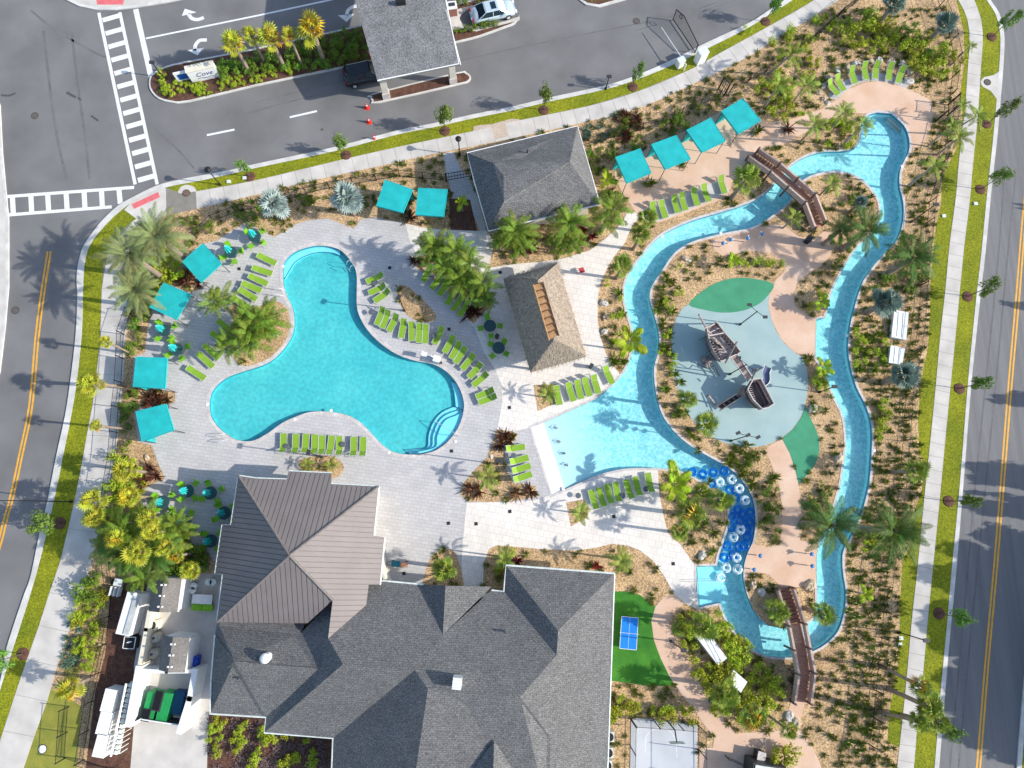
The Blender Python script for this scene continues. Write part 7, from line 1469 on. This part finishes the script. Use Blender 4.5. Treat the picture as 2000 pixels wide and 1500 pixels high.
car(963, 21, (1, -.23), mat('pale silver blue car paint', (.55, .66, .72), .25, .03, 1, coat=.6, metal=.2), 'pale silver blue sedan with sunroof parked by the kiosk', z=.02)
car(715, 143, (1, -.22), mat('black car paint', (.012, .016, .02), .2, .03, 1, coat=.6), 'black car half hidden under the entrance canopy', True)
# ------------------------------------------------------------ entry sign
a = P(377, 162, .14); b = P(430, 150, .14); d = (b - a); rz = math.atan2(d.y, d.x); L = d.length
# the sign face leans: its top edge is displaced away from the camera point
t = thing('entry_sign', 'white entry monument sign with curved blue lettering on the median', 'sign', (a.x, a.y, .14), rz)
MB().box((L / 2, .35, .8), (L, .7, 1.6)).part('sign_body', M_['white'], t); MB().box((L / 2, .35, 1.63), (L + .1, .8, .08)).part('sign_cap', M_['cream'], t)
MB().box((-.45, .55, .62), (1.9, .22, 1.25)).part('side_wall', M_['white'], t); MB().box((-.55, .43, .68), (1.15, .03, .75)).part('blue_panel', mat('sign blue', (.01, .10, .42), .4, .1, 3), t)
def text(s, size, M, parent, m, shear=0.0, name='lettering', ext=.012):
    cu = bpy.data.curves.new('txt', 'FONT'); cu.body = s; cu.size = size; cu.shear = shear; cu.extrude = ext; cu.align_x = 'CENTER'; cu.align_y = 'CENTER'
    o = bpy.data.objects.new('txt', cu); me = o.to_mesh(); me2 = me.copy(); me2.name = name; me2.materials.clear(); me2.materials.append(m); o.to_mesh_clear(); bpy.data.objects.remove(o)
    me2.transform(M); return link(name, me2, parent)
Mx = Matrix.Translation((L / 2 + .1, -.005, .95)) @ Matrix.Rotation(R(90), 4, 'X')
text('Cove', .78, Mx, t, mat('sign navy', (.015, .06, .2), .5), .35)
MB().tube([(L / 2 - .7 + k * .15, -.01, .42 + .06 * math.sin(k * .8)) for k in range(11)], .03, 5).part('wave_emblem', mat('sign navy', (.015, .06, .2), .5), t)
# ------------------------------------------------------------ game table
p = P(1228, 1236, .76); q4 = [P(*T(2, 3, *c), .76) for c in ((862, 322), (988, 325), (972, 568), (847, 553))]; ang = math.atan2((q4[0] - q4[3]).y, (q4[0] - q4[3]).x); t = thing('ping_pong_table', 'bright blue ping pong table on the green putting turf', 'table', (p.x, p.y, .13), ang)
bl = mat('table tennis blue', (.01, .22, .72), .5, .05, 2); 
for s in (-1, 1): MB().box((s * .69, 0, .745), (1.34, 1.52, .03)).part('tabletop', bl, t)
for (cx, cy, w, d2) in ((0, .745, 2.74, .04), (0, -.745, 2.74, .04), (1.36, 0, .04, 1.52), (-1.36, 0, .04, 1.52), (0, 0, 2.74, .02)): MB().box((cx, cy, .763), (w, d2, .006)).part('edge_line', M_['white'], t)
MB().box((0, 0, .84), (.02, 1.7, .15)).part('net', M_['white'], t)
for x in (-.9, .9):
    for y in (-.55, .55): MB().box((x, y, .36), (.06, .06, .72)).part('leg', M_['dkmetal'], t)
for x, y in ((1244, 1316), (1240, 1296)): pass
# basketball backboard over the court
p = P(1303, 1408, .1); t = thing('basketball_hoop', 'basketball hoop on a dark pole at the court fence', 'hoop', p); MB().tube([(0, 0, 0), (0, 0, 2.6), (.0, -.8, 3.0)], .06, 6).part('pole', M_['black'], t); MB().box((0, -.85, 3.1), (1.2, .05, .8)).part('backboard', M_['gutter'], t)
# cart near the clubhouse
p = P(776, 1101, .4); t = thing('utility_cart', 'teal and orange utility cart beside the clubhouse metal roof', 'cart', (p.x, p.y, .12), R(-4)); MB().box((-.1, 0, .5), (.75, .5, .3)).part('teal_box', mat('teal cloth', (.01, .14, .2), .7), t); MB().box((.62, -.05, .42), (.65, .4, .25)).part('orange_bin', mat('tan orange plastic', (.55, .27, .16), .6), t); MB().tube([(-.5, -.2, .6), (-1.1, 0, .9), (-.5, .2, .6)], .025, 5).part('handle', M_['dkmetal'], t)
for x in (-.4, .8):
    for y in (-.25, .25): MB().tube([(x, y - .02, .15), (x, y + .02, .15)], .15, 10).part('wheel', M_['black'], t)
# meter boxes in the lawns
for x, y, lb in ((1843, 422, 'pale green valve box in the inner east lawn'), (1759, 1246, 'upper pale valve box of the pair in the lower east lawn'), (1757, 1258, 'lower pale green valve box of the pair in the lower east lawn'), (1905, 398, 'white utility marker on the outer east verge'), (447, 355, 'white valve lid on the corner verge lawn'), (478, 348, 'white valve lid right of the other on the corner lawn')):
    p = P(x, y, .1); o = link('valve_box', MB().box((0, 0, .05), (.38, .32, .1)).mesh('valve_box', M_['gutter'])); o.location = p; tag(o, lb, 'valve box')
for x, y, lb in ((68, 226, 'round manhole cover on the asphalt near the left edge'), (30, 606, 'round manhole cover on the left road'), (365, 378, 'rusty round manhole cover on the corner concrete pad'), (1927, 162, 'grey manhole cover on the east inlet pad'), (1243, 41, 'grey round manhole on the road beside the gate shadow'), (85, 1462, 'white round cover on the lower left lawn'), (629, 253, 'small dark round lid on the entry road')):
    p = P(x, y, .0); r_ = .38 if 'small' not in lb else .14; zz = .14 if ('pad' in lb or 'lawn' in lb) else .01; t = thing('manhole_cover', lb, 'manhole', (p.x, p.y, zz)); m = mat('rusty iron', (.2, .12, .09), .8, .2, 8) if 'rusty' in lb else M_['white'] if 'white' in lb else mat('cast iron', (.13, .11, .10), .8, .2, 8)
    MB().lathe([(r_, -.02), (r_, .004)], 20).part('rim', mat('cast iron dark', (.07, .06, .055), .8), t); MB().lathe([(r_ * .84, 0), (r_ * .84, .01)], 20).part('lid', m, t)
# ------------------------------------------------------------ boulders
M_['rock'] = mat('pale limestone', (.62, .50, .36), .9, .12, 2.5, bump=.8, bscale=6, col2=(.40, .31, .21), fine=.2); M_['rock_w'] = mat('whitish boulder', (.68, .64, .58), .9, .1, 2.5, bump=.8, bscale=6, col2=(.45, .42, .37))
def rockmesh(seed, m):
    r = random.Random(seed); v = []; f = []; n, k = 9, 6
    for i in range(k):
        ph = math.pi * (i + .5) / k
        for j in range(n): a = 2 * math.pi * j / n; rr = r.uniform(.72, 1.12); v.append((rr * math.sin(ph) * math.cos(a), rr * math.sin(ph) * math.sin(a) * .8, rr * .6 * math.cos(ph)))
    for i in range(k - 1):
        for j in range(n): a = i * n + j; b = i * n + (j + 1) % n; f.append((a, a + n, b + n, b))
    f.append(tuple(range(n))); f.append(tuple(range(k * n - 1, (k - 1) * n - 1, -1))); return mesh('boulder', v, f, m)
RK = [rockmesh(i, M_['rock' if i % 2 else 'rock_w']) for i in range(6)]
for k, (x, y, r_, w) in enumerate(((1180, 591, .5, 'top one of three beside the ivory path'), (1183, 618, .48, 'middle one of three beside the ivory path'), (1181, 648, .46, 'bottom one of three beside the ivory path'), (1338, 504, .42, 'alone on the island below the north splash pad'), (1589, 798, .55, 'right of the playground near the green surface'), (1637, 894, .6, 'beside the middle river on the island'), (1372, 1085, .5, 'in the bed at the ivory deck corner'), (1470, 1143, .6, 'left in the rock bed above south bridge'), (1487, 1157, .55, 'right in the rock bed above south bridge'), (1583, 1143, .7, 'by the right stairs of the south bridge'), (1542, 1398, .55, 'below the south bridge stairs on the left'), (1557, 1410, .6, 'below the south bridge stairs on the right'), (1345, 508, .3, 'small, by the lone island boulder'),
        (1600, 180, .45, 'first at the left of the lounger arc'), (1608, 167, .42, 'second at the left of lounger arc'), (1620, 150, .5, 'third along the lounger arc'), (1637, 137, .52, 'fourth along the lounger arc'), (1655, 128, .5, 'fifth along the lounger arc'), (1674, 122, .5, 'sixth along the lounger arc'), (1700, 118, .5, 'seventh along the lounger arc'), (1719, 117, .55, 'eighth along the lounger arc'), (1741, 118, .55, 'ninth along the lounger arc'), (1762, 124, .48, 'tenth along the lounger arc'), (1778, 138, .55, 'eleventh along the lounger arc'), (1775, 158, .6, 'at the right end of the lounger arc'), (1610, 192, .4, 'at the lower left end of the lounger arc'), (1618, 200, .35, 'low one beneath the left arc end'), (285, 893, .32, 'small white one in the bed south of the tilted cabana'), (960, 892, .25, 'small white one in the triangular bed'))):
    p = P(x, y, .25); o = link('boulder', RK[k % 6], None, (p.x, p.y, .1), (random.uniform(-.3, .3), random.uniform(-.3, .3), random.uniform(0, 6)), (r_, r_, r_)); tag(o, 'pale limestone boulder, ' + w, 'boulder', 'limestone boulders')
# skimmer lids along pool copings
for k, (x, y) in enumerate(((553, 520), (576, 797 + 22), (405, 790), (647, 802), (760, 884), (890, 862), (1408, 455), (1640, 292), (1294, 462), (1762, 325), (1708, 880), (1655, 655), (1100, 955))):
    p = P(x, y, .14); o = link('skimmer_lid', MB().lathe([(.15, 0), (.15, .02)], 12).mesh('skimmer_lid', M_['white'])); o.location = (p.x, p.y, .136); tag(o, 'small round white skimmer lid on the pool coping', 'lid', 'skimmer lids'); PEND.append((o, 'small round white skimmer lid', x, y))
# towel, bench block by the bottom edge
p = P(1482, 1472, .5); t = thing('planter_box', 'small dark stone planter at the bottom path', 'planter', (p.x, p.y, .12), R(-15)); MB().box((0, 0, .5), (.6, .6, 1.0)).part('pedestal', M_['dkmetal'], t); MB().box((0, 0, 1.03), (.7, .7, .06)).part('cap', M_['coping'], t)
t = thing('gate_house_roof', 'dark flat roofed structure cut by the bottom edge', 'building', P(1500, 1505, .1)); MB().prism([P(1472, 1490, 2.2), P(1536, 1500, 2.2), P(1535, 1560, 2.2), P(1465, 1550, 2.2)], .1, 2.2).wpart('body', M_['dkmetal'], t); MB().prism([P(1476, 1494, 2.25), P(1532, 1503, 2.25), P(1528, 1555, 2.25), P(1470, 1546, 2.25)], 2.2, 2.26).wpart('roof', M_['gutter'], t)
# ------------------------------------------------------------ labels by landmark
LMK = [('by the entry road median', 520, 110), ('at the north-west street corner', 290, 470), ('beside the left fence', 225, 720), ('near the squared west cabana', 290, 730), ('in the south-west thicket', 280, 1040), ('by the patio tables', 330, 940), ('in the palm bed west of pool', 500, 640), ('in the long palm bed', 880, 530), ('south of the pool pavilion', 1050, 460), ('along the north fence', 620, 380),
       ('beside the tiki hut path', 1200, 520), ('by the river bend east of tiki hut', 1210, 670), ('in the triangular bed', 960, 910), ('north of the wave pool', 1080, 780), ('beside the wave pool loungers', 1134, 1000), ('in the bed beside the floating tubes', 1370, 990), ('on the island west of the playground', 1310, 620), ('on the island south-west of the playground', 1350, 800), ('below the pale blue playground', 1440, 900), ('near the north bridge', 1500, 390), ('inside the north river loop', 1660, 380), ('beside the island terrace', 1580, 580), ('east of the pale blue playground', 1610, 760), ('along the pink island path', 1510, 1000), ('by the south bridge', 1550, 1200), ('in the shrubs near the putting green', 1400, 1290),
       ('along the bottom path', 1450, 1400), ('beside the ball court', 1290, 1390), ('behind the arc of boulders', 1740, 70), ('by the upper terrace path', 1580, 200), ('behind the terracotta cabanas', 1330, 230), ('beside the north-east gate', 1870, 230), ('east of the upper river', 1800, 360), ('east of the river bridge bend', 1750, 490), ('beside the white equipment boxes', 1730, 650), ('east of the middle river', 1740, 850), ('beside the lower river bend', 1700, 1020), ('in the lower east bed', 1700, 1200), ('at the lower right sidewalk', 1790, 1380), ('in front of the clubhouse', 1000, 1100), ('beside the clubhouse south wing', 530, 1450), ('along the lower west fence', 160, 1260), ('beside the oval pool bed', 620, 910), ('beside the silver car', 920, 45), ('on the verge beside the left road', 170, 1150), ('by the pavilion gate walk', 900, 400), ('in the north bed', 1200, 245)]
LMK += [('at the pool south-east corner', 870, 860), ('at the pool south rim', 620, 820), ('at the pool west lobe', 410, 790), ('at the pool neck', 560, 530), ('north of the main pool', 761, 523), ('on the ivory deck above clubhouse', 930, 1020), ('on the central ivory deck', 1100, 1020)]
PEND += DRN
grp = {}
for t, look, x, y in PEND:
    lm = min(LMK, key=lambda q: (q[1] - x) ** 2 + (q[2] - y) ** 2)[0]; grp.setdefault((look, lm), []).append((x, y, t))
for (look, lm), L_ in grp.items():
    L_.sort(key=lambda q: (q[0], q[1])); n = len(L_)
    for i, (x, y, t) in enumerate(L_):
        lk = look; l_ = lm
        if lk.endswith('in the south-west thicket') and lm == 'in the south-west thicket': l_ = ''
        w = len((lk + ' ' + l_).split())
        if n == 1: lb = lk + ' ' + l_
        elif i == 0: lb = 'leftmost ' + lk + ' ' + l_
        elif i == n - 1: lb = 'rightmost ' + lk + ' ' + l_
        elif i < len(ORD): lb = lk + ' ' + l_ + ', ' + ORD[i] + ' from left'
        else: lb = lk + ' ' + l_ + ', among the right ones'
        ws = lb.strip().split(); 
        t['label'] = ' '.join(ws[:16])
